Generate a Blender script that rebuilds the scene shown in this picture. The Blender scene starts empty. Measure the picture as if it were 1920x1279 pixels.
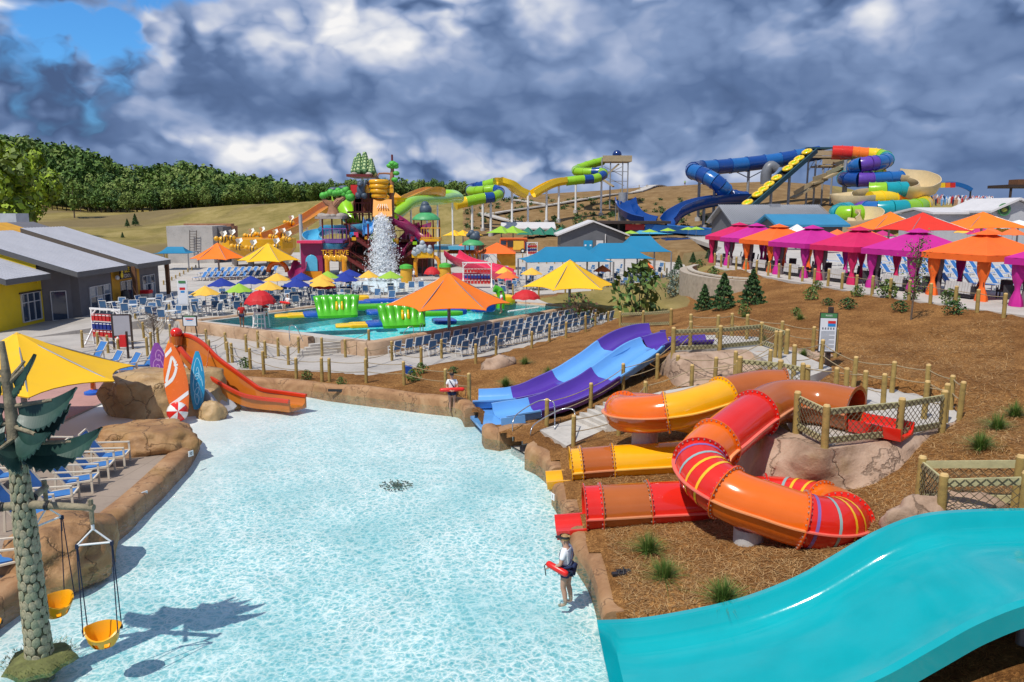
import bpy, bmesh, math, random
import numpy as np
from mathutils import Vector, Matrix, noise
R = math.radians
PI = math.pi
random.seed(11)
rnd = random.uniform
sc = bpy.context.scene
COL = sc.collection
CAMH, F, CX, CY = 8.7, 1450.0, 960.0, 639.5
TH = math.atan2(244.5, F)
ct, st = math.cos(TH), math.sin(TH)
cam_d = bpy.data.cameras.new('camera')
cam = bpy.data.objects.new('camera', cam_d)
COL.objects.link(cam)
cam.location = (0, 0, CAMH)
cam.rotation_euler = (R(90) - TH, 0, 0)
cam_d.sensor_width = 36
cam_d.lens = F / 1920 * 36
cam_d.clip_start = 0.1
cam_d.clip_end = 6000
sc.camera = cam
def ray(px, py):
 u = (px - CX) / F
 v = (py - CY) / F
 return u, ct - v * st, -st - v * ct
def G(px, py, z=0.0):
 d = ray(px, py)
 t = (z - CAMH) / d[2]
 return Vector((d[0] * t, d[1] * t, z))
def D(px, py, y):
 d = ray(px, py)
 t = y / d[1]
 return Vector((d[0] * t, y, CAMH + d[2] * t))
def proj(x, y, z):
 dz = z - CAMH
 zc = y * ct - dz * st
 yc = y * st + dz * ct
 return CX + F * x / zc, CY - F * yc / zc
SUN_EL = 58.0
SUN_AZ = math.atan2(-0.63, -0.776)
world = bpy.data.worlds.new('World')
sc.world = world
world.use_nodes = True
class NT:
 """small helper to wire shader nodes"""
 def __init__(s, tree):
  s.t = tree
 def n(s, typ, **kw):
  nd = s.t.nodes.new(typ)
  for k, v in kw.items():
   setattr(nd, k, v)
  return nd
 def put(s, sock, v):
  if isinstance(v, bpy.types.NodeSocket):
   s.t.links.new(v, sock)
  elif v is not None:
   if hasattr(sock.default_value, '__len__') and not hasattr(v, '__len__'):
    v = [v] * len(sock.default_value)
   if hasattr(v, '__len__') and len(v) == 3 and len(sock.default_value) == 4:
    v = (*v, 1)
   sock.default_value = v
 def m(s, op, a, b=None, c=None, clamp=False):
  nd = s.n('ShaderNodeMath', operation=op, use_clamp=clamp)
  s.put(nd.inputs[0], a)
  if b is not None: s.put(nd.inputs[1], b)
  if c is not None: s.put(nd.inputs[2], c)
  return nd.outputs[0]
 def vm(s, op, a, b=None):
  nd = s.n('ShaderNodeVectorMath', operation=op)
  s.put(nd.inputs[0], a)
  if b is not None: s.put(nd.inputs[1], b)
  return nd.outputs[0]
 def noise(s, vec, scale, detail=4, rough=.5, dist=0, out=0):
  nd = s.n('ShaderNodeTexNoise')
  if vec is not None: s.put(nd.inputs['Vector'], vec)
  nd.inputs['Scale'].default_value = scale
  nd.inputs['Detail'].default_value = detail
  nd.inputs['Roughness'].default_value = rough
  nd.inputs['Distortion'].default_value = dist
  return nd.outputs[out]
 def voro(s, vec, scale, feature='F1', out='Distance', rand=1):
  nd = s.n('ShaderNodeTexVoronoi', feature=feature)
  if vec is not None: s.put(nd.inputs['Vector'], vec)
  nd.inputs['Scale'].default_value = scale
  nd.inputs['Randomness'].default_value = rand
  return nd.outputs[out]
 def ramp(s, fac, stops, interp='LINEAR'):
  nd = s.n('ShaderNodeValToRGB')
  cr = nd.color_ramp
  cr.interpolation = interp
  while len(cr.elements) < len(stops): cr.elements.new(.5)
  for e, (p, c) in zip(cr.elements, stops):
   e.position = p
   e.color = (*c, 1) if len(c) == 3 else c
  s.put(nd.inputs[0], fac)
  return nd.outputs[0]
 def rng(s, v, a, b, c=0., d=1., smooth=True):
  nd = s.n('ShaderNodeMapRange', interpolation_type='SMOOTHSTEP' if smooth else 'LINEAR')
  s.put(nd.inputs[0], v)
  for i, q in enumerate((a, b, c, d)): nd.inputs[1 + i].default_value = q
  return nd.outputs[0]
 def mix(s, f, a, b, blend='MIX'):
  nd = s.n('ShaderNodeMix', data_type='RGBA', blend_type=blend)
  s.put(nd.inputs[0], f)
  s.put(nd.inputs[6], a)
  s.put(nd.inputs[7], b)
  return nd.outputs[2]
 def mapping(s, vec, scale=(1, 1, 1), rot=(0, 0, 0), loc=(0, 0, 0)):
  nd = s.n('ShaderNodeMapping')
  s.put(nd.inputs[0], vec)
  nd.inputs['Location'].default_value = loc
  nd.inputs['Rotation'].default_value = rot
  nd.inputs['Scale'].default_value = scale
  return nd.outputs[0]
def build_world():
 t = NT(world.node_tree)
 for nd in list(t.t.nodes): t.t.nodes.remove(nd)
 sky = t.n('ShaderNodeTexSky', sky_type='NISHITA', sun_disc=False)
 sky.sun_elevation = R(SUN_EL)
 sky.sun_rotation = SUN_AZ % (2 * PI)
 sky.air_density = 1.0
 sky.dust_density = 0.6
 bg_sky = t.n('ShaderNodeBackground')
 t.put(bg_sky.inputs[0], t.mix(1.0, sky.outputs[0], (.30, .70, 1.10), 'MULTIPLY'))
 bg_sky.inputs[1].default_value = 0.13
 tc = t.n('ShaderNodeTexCoord').outputs['Generated']
 xyz = t.n('ShaderNodeSeparateXYZ')
 t.put(xyz.inputs[0], tc)
 x, y, z = xyz.outputs
 hor = t.m('SQRT', t.m('ADD', t.m('MULTIPLY', x, x), t.m('MULTIPLY', y, y)))
 el = t.m('DIVIDE', z, t.m('MAXIMUM', hor, .02))
 az = t.m('DIVIDE', x, t.m('MAXIMUM', t.m('ABSOLUTE', y), .05))
 c2 = t.n('ShaderNodeCombineXYZ')
 t.put(c2.inputs[0], t.m('DIVIDE', x, t.m('MAXIMUM', hor, .05)))
 t.put(c2.inputs[1], t.m('DIVIDE', y, t.m('MAXIMUM', hor, .05)))
 t.put(c2.inputs[2], t.m('MULTIPLY', el, 1.55))
 p = c2.outputs[0]
 def scaled(v, f):
  nd = t.n('ShaderNodeVectorMath', operation='SCALE'); t.put(nd.inputs[0], v); nd.inputs['Scale'].default_value = f
  return nd.outputs[0]
 w1 = scaled(t.vm('SUBTRACT', t.noise(p, 4.5, 4, .55, out=1), (.5, .5, .5)), .34)
 q = t.vm('ADD', p, w1)
 shape = t.noise(q, 1.7, 3, .45)
 fine = t.noise(q, 8.0, 4, .58)
 def puff(v, s):
  nd = t.n('ShaderNodeTexVoronoi', feature='F1'); t.put(nd.inputs['Vector'], v); nd.inputs['Scale'].default_value = s
  return t.m('SUBTRACT', 1, nd.outputs['Distance'])
 w2 = scaled(t.vm('SUBTRACT', t.noise(p, 16, 3, .5, out=1), (.5, .5, .5)), .07)
 q2 = t.vm('ADD', q, w2)
 def heap(v): return t.m('ADD', t.m('MULTIPLY', puff(v, 6.0), .62), t.m('MULTIPLY', puff(v, 15.0), .38))
 pf = heap(q2)
 pf2 = heap(t.vm('ADD', q2, (.030, 0, .05)))
 relief = t.m('SUBTRACT', pf, pf2)
 def blob(a0, e0, sa, se):
  da = t.m('DIVIDE', t.m('SUBTRACT', az, a0), sa)
  de = t.m('DIVIDE', t.m('SUBTRACT', el, e0), se)
  q_ = t.m('ADD', t.m('MULTIPLY', da, da), t.m('MULTIPLY', de, de))
  return t.m('MULTIPLY', t.m('EXPONENT', t.m('MULTIPLY', q_, -1)), t.m('GREATER_THAN', y, 0))
 def tot(*bs):
  o = None
  for b in bs:
   v = t.m('MULTIPLY', blob(*b[:4]), b[4]); o = v if o is None else t.m('ADD', o, v)
  return o
 dark = tot((.05, .125, .42, .045, 1.), (.42, .21, .22, .09, .7), (.10, .27, .14, .05, .6), (-.36, .155, .12, .03, .15))
 gap = tot((-.53, .185, .11, .055, 1.2), (-.395, .25, .085, .022, .9), (-.66, .245, .05, .02, .9), (-.46, .235, .05, .02, .5))
 brt = tot((-.62, .19, .085, .045, 1.35), (-.60, .145, .17, .05, .95), (-.22, .225, .17, .05, .65), (-.40, .19, .10, .03, .5), (-.28, .075, .34, .022, .6), (.16, .265, .05, .02, .8), (.615, .205, .022, .018, 1.1), (.40, .235, .16, .05, .4), (.0, .045, .35, .018, .7), (-.06, .26, .08, .03, .5), (.35, .10, .3, .02, .3))
 dens = t.m('ADD', t.m('MULTIPLY', shape, .5), t.m('MULTIPLY', pf, .5))
 cover = t.rng(t.m('SUBTRACT', dens, t.m('MULTIPLY', gap, t.m('ADD', -.55, t.m('MULTIPLY', t.m('ADD', fine, pf), .85)))), .21, .36)
 lum = t.m('MULTIPLY', t.m('SUBTRACT', shape, .5), 1.0)
 lum = t.m('ADD', lum, t.m('MULTIPLY', t.m('MULTIPLY', t.m('SUBTRACT', fine, .5), t.m('ADD', .25, t.m('MINIMUM', brt, .8))), .55))
 lum = t.m('ADD', lum, t.m('MULTIPLY', t.m('MULTIPLY', relief, t.m('ADD', .25, t.m('MINIMUM', brt, .8))), 1.2))
 lum = t.m('ADD', lum, t.m('MULTIPLY', t.m('MULTIPLY', t.m('SUBTRACT', pf, .62), t.m('ADD', brt, .25)), 1.1))
 lum = t.m('ADD', lum, t.m('MULTIPLY', brt, .24))
 lum = t.m('SUBTRACT', lum, t.m('MULTIPLY', dark, .19))
 lum = t.m('ADD', lum, .43)
 colr = t.ramp(lum, [(0.0, (.062, .105, .215)), (.20, (.100, .160, .305)), (.40, (.19, .27, .45)), (.58, (.35, .415, .58)), (.78, (.58, .61, .69)), (1.0, (.82, .81, .81))])
 bg_c = t.n('ShaderNodeBackground')
 t.put(bg_c.inputs[0], colr)
 bg_c.inputs[1].default_value = 1.0
 mx = t.n('ShaderNodeMixShader')
 t.put(mx.inputs[0], cover)
 t.put(mx.inputs[1], bg_sky.outputs[0])
 t.put(mx.inputs[2], bg_c.outputs[0])
 out = t.n('ShaderNodeOutputWorld')
 t.put(out.inputs[0], mx.outputs[0])
build_world()
world.cycles.sampling_method = 'MANUAL'
world.cycles.sample_map_resolution = 256
sun_d = bpy.data.lights.new('sun', 'SUN')
sun_d.energy = 3.6
sun_d.angle = R(.53)
sun_d.color = (1.0, .95, .86)
sun = bpy.data.objects.new('sun', sun_d)
COL.objects.link(sun)
ce = math.cos(R(SUN_EL))
sdir = Vector((math.sin(SUN_AZ) * ce, math.cos(SUN_AZ) * ce, math.sin(R(SUN_EL))))
sun.rotation_euler = sdir.to_track_quat('Z', 'Y').to_euler()
sun.location = (-60, -70, 120)
vs = sc.view_settings
vs.view_transform = 'Standard'
vs.look = 'None'
vs.exposure = 0.18
vs.gamma = 1.0
vs.use_curve_mapping = False
sc.cycles.max_bounces = 8
sc.cycles.transparent_max_bounces = 12
sc.cycles.caustics_reflective = False
sc.cycles.caustics_refractive = False
MATS = {}
def M(name, col=(.5, .5, .5), rough=.5, var=.10, vscale=1.5, bump=0., bscale=25., metal=0., spec=.5, coat=0., dirt=0., dcol=(.12, .09, .06), emit=0., trans=0.):
 if name in MATS: return MATS[name]
 m = bpy.data.materials.new(name)
 m.use_nodes = True
 t = NT(m.node_tree)
 b = m.node_tree.nodes['Principled BSDF']
 oc = t.n('ShaderNodeTexCoord').outputs['Object']
 c = None
 if var > 0:
  n = t.noise(oc, vscale, 5, .6)
  lo = tuple(max(0, q * (1 - var * 1.6)) for q in col)
  hi = tuple(min(1, q * (1 + var * 1.2)) for q in col)
  c = t.ramp(n, [(.28, lo), (.5, col), (.72, hi)])
 if dirt > 0:
  n2 = t.rng(t.noise(oc, vscale * 2.3, 6, .65), .5, .75, 0, dirt)
  c = t.mix(n2, c if c is not None else (*col, 1), dcol)
 if c is not None: t.put(b.inputs['Base Color'], c)
 else: b.inputs['Base Color'].default_value = (*col, 1)
 rn = t.noise(oc, vscale * 4, 3, .5)
 t.put(b.inputs['Roughness'], t.rng(rn, .3, .7, max(.02, rough * .85), min(1, rough * 1.15), False))
 b.inputs['Metallic'].default_value = metal
 b.inputs['Specular IOR Level'].default_value = spec
 if coat: b.inputs['Coat Weight'].default_value = coat; b.inputs['Coat Roughness'].default_value = .06
 if trans: b.inputs['Transmission Weight'].default_value = trans
 if bump > 0:
  bp = t.n('ShaderNodeBump')
  bp.inputs['Strength'].default_value = min(1, bump)
  bp.inputs['Distance'].default_value = .02 * max(1, bump)
  t.put(bp.inputs['Height'], t.noise(oc, bscale, 5, .65))
  t.put(b.inputs['Normal'], bp.outputs[0])
 if emit: b.inputs['Emission Color'].default_value = (*col, 1); b.inputs['Emission Strength'].default_value = emit
 MATS[name] = m
 return m
def srgb(r, g, b):
 f = lambda c: (c / 255 / 12.92) if c / 255 <= .04045 else ((c / 255 + .055) / 1.055) ** 2.4
 return (f(r), f(g), f(b))
class MB:
 def __init__(s):
  s.v = []; s.f = []; s.mi = []; s.cur = 0
 def _add(s, vs, fs):
  o = len(s.v)
  s.v.extend([tuple(q) for q in vs])
  s.f.extend([tuple(o + i for i in f) for f in fs])
  s.mi.extend([s.cur] * len(fs))
  return s
 def mat(s, i): s.cur = i; return s
 def quad(s, a, b, c, d): return s._add([a, b, c, d], [(0, 1, 2, 3)])
 def tri(s, a, b, c): return s._add([a, b, c], [(0, 1, 2)])
 def poly(s, pts): return s._add(pts, [tuple(range(len(pts)))])
 def box(s, c, size, rz=0., rx=0., ry=0., bev=0.):
  hx, hy, hz = size[0] / 2, size[1] / 2, size[2] / 2
  mtx = Matrix.Rotation(rz, 3, 'Z') @ Matrix.Rotation(ry, 3, 'Y') @ Matrix.Rotation(rx, 3, 'X')
  c = Vector(c)
  P = [c + mtx @ Vector((sx * hx, sy * hy, sz * hz)) for sz in (-1, 1) for sy in (-1, 1) for sx in (-1, 1)]
  return s._add(P, [(0, 2, 3, 1), (4, 5, 7, 6), (0, 1, 5, 4), (2, 6, 7, 3), (0, 4, 6, 2), (1, 3, 7, 5)])
 def bar(s, a, b, w, h=None, up=(0, 0, 1)):
  a = Vector(a); b = Vector(b); h = h or w
  d = (b - a)
  if d.length < 1e-6: return s
  d.normalize(); u = Vector(up)
  if abs(d.dot(u)) > .99: u = Vector((1, 0, 0))
  x = d.cross(u).normalized(); u = x.cross(d)
  P = [q + x * (sx * w / 2) + u * (su * h / 2) for q in (a, b) for su in (-1, 1) for sx in (-1, 1)]
  return s._add(P, [(0, 1, 3, 2), (4, 6, 7, 5), (0, 4, 5, 1), (2, 3, 7, 6), (0, 2, 6, 4), (1, 5, 7, 3)])
 def cyl(s, a, b, r0, r1=None, n=10, caps=True):
  return s.tube([a, b], [r0, r0 if r1 is None else r1], n, caps)
 def tube(s, path, rad, n=8, caps=True, prof=None):
  P = [Vector(q) for q in path]
  k = len(P)
  if not hasattr(rad, '__len__'): rad = [rad] * k
  fr = frames(P)
  vs = []
  for i in range(k):
   t_, x, u = fr[i]
   for j in range(n):
    an = 2 * PI * j / n
    vs.append(P[i] + x * (math.cos(an) * rad[i]) + u * (math.sin(an) * rad[i]))
  fs = []
  for i in range(k - 1):
   for j in range(n):
    j2 = (j + 1) % n
    fs.append((i * n + j, i * n + j2, (i + 1) * n + j2, (i + 1) * n + j))
  if caps:
   fs.append(tuple(range(n - 1, -1, -1)))
   fs.append(tuple((k - 1) * n + j for j in range(n)))
  return s._add(vs, fs)
 def lathe(s, prof, n=16, c=(0, 0, 0), a0=0., sq=None):
  c = Vector(c); k = len(prof); vs = []
  for r, z in prof:
   for j in range(n):
    an = a0 + 2 * PI * j / n
    vs.append(c + Vector((r * math.cos(an), r * math.sin(an), z)))
  fs = [(i * n + j, i * n + (j + 1) % n, (i + 1) * n + (j + 1) % n, (i + 1) * n + j) for i in range(k - 1) for j in range(n)]
  if prof[0][0] > 1e-4: fs.append(tuple(range(n - 1, -1, -1)))
  if prof[-1][0] > 1e-4: fs.append(tuple((k - 1) * n + j for j in range(n)))
  return s._add(vs, fs)
 def prism(s, pts, z0, z1):
  n = len(pts)
  ar = sum(pts[i][0] * pts[(i + 1) % n][1] - pts[(i + 1) % n][0] * pts[i][1] for i in range(n))
  if ar < 0: pts = pts[::-1]
  vs = [(p[0], p[1], z0) for p in pts] + [(p[0], p[1], z1) for p in pts]
  fs = [tuple(range(n - 1, -1, -1)), tuple(range(n, 2 * n))] + [(i, (i + 1) % n, n + (i + 1) % n, n + i) for i in range(n)]
  return s._add(vs, fs)
 def ball(s, c, r, n=10, m=6, sq=(1, 1, 1)):
  c = Vector(c); vs = []; fs = []
  for i in range(m + 1):
   th = PI * i / m
   for j in range(n):
    an = 2 * PI * j / n
    vs.append(c + Vector((r * sq[0] * math.sin(th) * math.cos(an), r * sq[1] * math.sin(th) * math.sin(an), r * sq[2] * math.cos(th))))
  for i in range(m):
   for j in range(n):
    fs.append((i * n + j, (i + 1) * n + j, (i + 1) * n + (j + 1) % n, i * n + (j + 1) % n))
  return s._add(vs, fs)
 def sweep(s, path, prof, closed=False, up=(0, 0, 1), i0=None, i1=None, caps=False):
  """prof: list of (side, up) offsets, or a function of the step giving one"""
  P = [Vector(q) for q in path]
  k = len(P)
  rows = []
  U = Vector(up)
  for i in range(k):
   d = (P[min(i + 1, k - 1)] - P[max(i - 1, 0)]).normalized()
   x = d.cross(U).normalized()
   u = x.cross(d).normalized()
   pr = prof(i) if callable(prof) else prof
   rows.append([P[i] + x * a + u * b for a, b in pr])
  n = len(rows[0])
  vs = [q for r in rows for q in r]
  fs = []
  for i in range(i0 or 0, (k - 1) if i1 is None else i1):
   for j in range(n if closed else n - 1):
    j2 = (j + 1) % n
    fs.append((i * n + j, (i + 1) * n + j, (i + 1) * n + j2, i * n + j2))
  if caps and closed:
   fs.append(tuple(range(n)))
   fs.append(tuple((k - 1) * n + j for j in range(n - 1, -1, -1)))
  return s._add(vs, fs)
 def mesh(s, name, mats, off=(0, 0, 0), smooth=False):
  me = bpy.data.meshes.new(name)
  if s.v:
   V = np.array(s.v, dtype=float) - np.array(off, dtype=float)
   me.from_pydata(V.tolist(), [], s.f)
  if not isinstance(mats, (list, tuple)): mats = [mats]
  for m in mats: me.materials.append(m)
  if len(mats) > 1: me.polygons.foreach_set('material_index', s.mi)
  if smooth:
   me.polygons.foreach_set('use_smooth', [True] * len(me.polygons))
   if smooth is not True:
    me.set_sharp_from_angle(angle=R(smooth))
  me.update()
  return me
 def obj(s, name, mats, parent=None, smooth=False, loc=None):
  """link as ONE object; vertices are given in the place's coordinates"""
  off = Vector((0, 0, 0))
  q = parent
  while q is not None:
   off = off + q.location
   q = q.parent
  if loc is not None: off = off + Vector(loc)
  o = bpy.data.objects.new(name, s.mesh(name, mats, off, smooth))
  if parent is not None: o.parent = parent
  if loc is not None: o.location = loc
  COL.objects.link(o)
  return o
def frames(P):
 k = len(P)
 T = []
 for i in range(k):
  d = P[min(i + 1, k - 1)] - P[max(i - 1, 0)]
  T.append(d.normalized() if d.length > 1e-9 else Vector((0, 0, 1)))
 u = Vector((0, 0, 1))
 if abs(T[0].dot(u)) > .95: u = Vector((0, 1, 0))
 x = T[0].cross(u).normalized()
 out = []
 for i in range(k):
  x = (x - T[i] * x.dot(T[i]))
  x = x.normalized() if x.length > 1e-6 else T[i].orthogonal().normalized()
  out.append((T[i], x, x.cross(T[i]).normalized()))
 return out
def tag(o, label=None, cat=None, group=None, kind=None):
 if label: o['label'] = label
 if cat: o['category'] = cat
 if group: o['group'] = group
 if kind: o['kind'] = kind
 return o
def thing(name, label, cat, loc=(0, 0, 0), group=None, rz=0.):
 o = bpy.data.objects.new(name, None)
 o.empty_display_size = .2
 o.location = loc
 o.rotation_euler = (0, 0, rz)
 COL.objects.link(o)
 return tag(o, label, cat, group)
def copy_tree(o, parent=None):
 c = o.copy()
 COL.objects.link(c)
 c.parent = parent
 for ch in list(o.children): copy_tree(ch, c)
 return c
class Proto:
 """first place() moves the built thing itself, later ones copy it with its parts"""
 def __init__(s, root): s.root = root; s.used = False
 def place(s, loc, rz=0., label=None, scale=None, group=None):
  o = s.root if not s.used else copy_tree(s.root)
  s.used = True
  o.location = loc
  o.rotation_euler = (0, 0, rz)
  if scale: o.scale = (scale,) * 3 if not hasattr(scale, '__len__') else scale
  if label: o['label'] = label
  if group: o['group'] = group
  return o
ORD = ['first', 'second', 'third', 'fourth', 'fifth', 'sixth', 'seventh', 'eighth', 'ninth', 'tenth', 'eleventh', 'twelfth', 'thirteenth', 'fourteenth', 'fifteenth', 'sixteenth', 'seventeenth', 'eighteenth', 'nineteenth', 'twentieth', 'twenty-first', 'twenty-second', 'twenty-third', 'twenty-fourth', 'twenty-fifth', 'twenty-sixth', 'twenty-seventh', 'twenty-eighth', 'twenty-ninth', 'thirtieth']
def spline(pts, n):
 """Catmull-Rom through points, n steps per span"""
 P = [Vector(p) for p in pts]
 P = [P[0] * 2 - P[1]] + P + [P[-1] * 2 - P[-2]]
 out = []
 for i in range(1, len(P) - 2):
  for k in range(n):
   t = k / n
   a, b, c, d = P[i - 1], P[i], P[i + 1], P[i + 2]
   out.append(.5 * ((2 * b) + (c - a) * t + (2 * a - 5 * b + 4 * c - d) * t * t + (3 * b - a - 3 * c + d) * t ** 3))
 out.append(P[-2].copy())
 return out
def resample(P, step):
 out = [P[0]]; acc = 0.
 for a, b in zip(P[:-1], P[1:]):
  L = (b - a).length
  while L > 0 and acc + L >= step:
   a = a.lerp(b, (step - acc) / L)
   out.append(a); L = (b - a).length; acc = 0.
  acc += L
 return out
def inside(x, y, poly):
 r = np.zeros(np.shape(x), bool) if hasattr(x, 'shape') else False
 n = len(poly)
 j = n - 1
 for i in range(n):
  xi, yi, xj, yj = poly[i][0], poly[i][1], poly[j][0], poly[j][1]
  if yi != yj:
   c = ((yi > y) != (yj > y)) & (x < (xj - xi) * (y - yi) / (yj - yi) + xi)
   r = r ^ c
  j = i
 return r
C_NEAR = [(1158, 1150), (1145, 1110), (1122, 1050), (1095, 1002), (1088, 985)]
C_MID = [(1082, 960), (1066, 925), (1050, 902)]
C_YEL = [(1048, 882), (1040, 868), (1018, 850), (998, 842)]
C_FAR = [(884, 770), (868, 752), (800, 744), (700, 732), (600, 721), (500, 714), (455, 712)]
POOL = [(2.7, 6), (2.55, 14)] + [tuple(G(a, b, .3)[:2]) for a, b in C_NEAR + C_MID + C_YEL + [(925, 806)] + C_FAR] + [(-18.5, 40), (-18.5, 28.6), (-13, 28.4), (-11.8, 27), (-11.2, 20), (-11.6, 16), (-11.9, 6)]
LP_N, LP_L, LP_R, LP_F = (-8.5, 46.9), (-22, 55.2), (4.4, 63.3), (-9.1, 71.6)
LPOOL = [LP_N, LP_R, LP_F, LP_L]
PLAZA = [(-90, 5), (-11.9, 5), (-11.6, 16), (-11.2, 20), (-11.8, 27), (-13, 28.4), (-18.5, 28.6), (-18.5, 39.5), (-15.8, 41.6), (-9.5, 40.2), (-7.2, 39.2), (8.6, 56.6), (9.6, 61.5), (5.35, 63.05), (-8.2, 45.45), (-26.5, 56.65), (-27.5, 60), (-31, 75), (-36, 110), (-90, 110)]
TERR = [(-8.2, 45.5), (5.3, 63), (3, 66.5), (1.5, 72.5), (17, 81), (23, 92), (26, 120), (10, 150), (-60, 150), (-50, 100), (-31, 75), (-27.5, 60), (-26.5, 56.6)]
CABP = [tuple(G(px, py, 4)[:2]) for px, py in ((1338, 502), (1400, 512), (1490, 528), (1640, 553), (1780, 573), (1925, 592), (2300, 650))] + [(60, 20), (95, 30), (95, 150), (33, 150), (27, 100), (22, 85), (18.8, 72)]
PLAT = [tuple(G(px, py, 2.45)[:2]) for px, py in ((1480, 705), (1560, 722), (1680, 730), (1770, 750), (1806, 772), (1790, 790), (1720, 812), (1600, 822), (1555, 835), (1497, 800), (1470, 755), (1440, 735))]
PURP = [tuple(G(px, py, 2.75)[:2]) for px, py in ((1262, 655), (1262, 630), (1340, 628), (1420, 632), (1490, 660), (1560, 690), (1500, 712), (1400, 655))]
ctl = []
def cp(*pts):
 for px, py, z in pts: ctl.append(tuple(G(px, py, z)))
def cd(*pts):
 for px, py, y in pts: ctl.append(tuple(D(px, py, y)))
cp((1175, 1200, .3), (1165, 1150, .35), (1105, 1010, .38), (1060, 915, .38), (1010, 850, .35), (930, 810, .35), (1250, 1080, .5), (1400, 1080, .85), (1600, 1050, 1.2), (1500, 940, .9), (1350, 900, .7), (1200, 900, .6), (1590, 1000, 1.1), (1680, 930, 1.6), (1680, 1010, 1.5), (1780, 900, 2.25), (1720, 960, 2.0), (1850, 830, 2.75), (1920, 830, 2.9), (1920, 900, 2.5), (1900, 1240, 1.7), (1700, 1270, 1.1), (1850, 1275, 1.6), (1180, 845, .8), (1100, 830, .6), (1280, 830, .9), (1650, 760, 2.4), (1780, 780, 2.42), (1560, 730, 2.4), (1500, 700, 2.45), (1450, 820, 1.1), (1400, 860, .8), (1330, 760, 1.3), (1240, 770, 1.1),
   (1400, 690, 2.3), (1300, 720, 1.7), (1450, 640, 2.75), (1300, 650, 2.7), (1180, 760, 1.0), (1100, 770, .6), (1050, 790, .45), (1240, 700, 1.35),
   (960, 690, .75), (1030, 690, .9), (950, 715, .5), (1000, 660, .6), (1100, 640, .85), (1160, 630, 1.0), (1240, 600, 1.7), (880, 760, .4), (830, 725, .4), (700, 718, .35), (600, 708, .3), (500, 700, .3),
   (1550, 670, 2.65), (1650, 640, 3.0), (1800, 680, 3.1), (1920, 720, 3.2), (1700, 600, 3.6), (1900, 610, 3.9), (1550, 560, 3.7), (1420, 580, 3.25), (1330, 588, 2.5), (1230, 590, 1.6), (1350, 510, 3.9), (1490, 538, 3.9), (1640, 562, 3.9), (1780, 580, 3.9), (1300, 572, 1.9), (1262, 560, 1.6), (1250, 530, 1.3), (1180, 560, 1.1), (1050, 565, .95), (1240, 490, 1.4))
ctl += [(-30, 20, 0), (-30, 60, 0), (-60, 60, 0), (-60, 20, 0), (-20, 90, .5), (0, 100, .6), (-15, 120, .8), (-60, 110, .5), (0, 45, .2), (-15, 45, 0), (-30, 40, 0), (30, 60, 3.9), (18, 72, 3.7), (21, 84, 3.6), (26, 100, 3.5), (31, 130, 3.6), (15.8, 57.5, 3.85), (15.5, 61, 3.85), (16.2, 64.5, 3.85), (17.5, 55.5, 3.75), (13.4, 57, 1.9), (13.2, 61, 1.8), (13.8, 65, 1.8), (14.5, 78, 1.8), (17.5, 92, 1.9), (60, 60, 4), (40, 100, 3.9), (80, 120, 4), (22, 106, 2.2), (30, 20, 3.6), (60, 10, 4), (8.6, 10.6, 1.95), (9.7, 10.7, 2.15), (7.7, 10.5, 1.6), (6.8, 10.4, 1.2), (10, 9, 2.1), (6.5, 9, 1.1), (5, 8, .4), (20, 10, 2.8), (16, 120, 1.8), (5, 130, 1.2)]
cd((870, 452, 160), (1000, 444, 160), (1150, 432, 160), (1300, 428, 160), (1450, 425, 155), (1600, 420, 155), (1750, 405, 160), (2000, 400, 160), (1000, 412, 188), (1150, 402, 188), (1300, 392, 188), (1450, 372, 188), (1550, 372, 182), (1600, 380, 188),
   (860, 388, 232), (900, 378, 225), (1000, 364, 225), (1100, 362, 225), (1200, 352, 225), (1330, 344, 225), (1450, 340, 220), (1560, 347, 220), (1650, 370, 220), (1760, 374, 225), (1920, 382, 230), (2300, 388, 240),
   (300, 455, 160), (140, 440, 150), (560, 440, 165), (700, 440, 165), (0, 430, 150), (130, 413, 240), (220, 403, 245), (300, 393, 250), (450, 383, 250), (620, 375, 250), (760, 373, 250), (40, 397, 225), (-60, 380, 235), (450, 415, 205), (250, 420, 205))
for px, y, z in ((-300, 420, 36), (0, 420, 33), (100, 420, 30), (200, 400, 24), (290, 380, 12), (370, 380, 14), (420, 370, 12), (500, 360, 9), (560, 340, 5), (700, 340, 4), (870, 330, 5), (200, 300, 8), (60, 300, 12), (-200, 300, 14), (400, 300, 8), (0, 560, 36), (300, 560, 12), (700, 600, 0), (1200, 330, 8), (1600, 330, 6), (1900, 400, 3)):
 ctl.append(((px - CX) / F * y, y, z))
ctl += [(-1800, 600, 20), (-1800, 3200, 0), (0, 3200, 0), (1800, 3200, 0), (1800, 600, 2), (0, 1400, 0), (600, 900, 0), (-600, 900, 15), (400, 100, 4), (-400, 100, 5)]
ctl = np.array(ctl, dtype=float)
def rbf_fit(P):
 n = len(P)
 d = np.sqrt(((P[:, None, :2] - P[None, :, :2]) ** 2).sum(-1))
 A = np.zeros((n + 3, n + 3))
 A[:n, :n] = d + np.eye(n) * -.15
 A[:n, n] = 1; A[:n, n + 1:n + 3] = P[:, :2]
 A[n, :n] = 1; A[n + 1:, :n] = P[:, :2].T
 b = np.zeros(n + 3); b[:n] = P[:, 2]
 return np.linalg.solve(A, b)
_w = rbf_fit(ctl)
def hgt_np(X, Y):
 d = np.sqrt((X[..., None] - ctl[:, 0]) ** 2 + (Y[..., None] - ctl[:, 1]) ** 2)
 n = len(ctl)
 return d @ _w[:n] + _w[n] + _w[n + 1] * X + _w[n + 2] * Y
SHEETS = [(PLAZA, .15), (TERR, .85), (CABP, 4.0), (PLAT, 2.45), (PURP, 2.75)]
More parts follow.
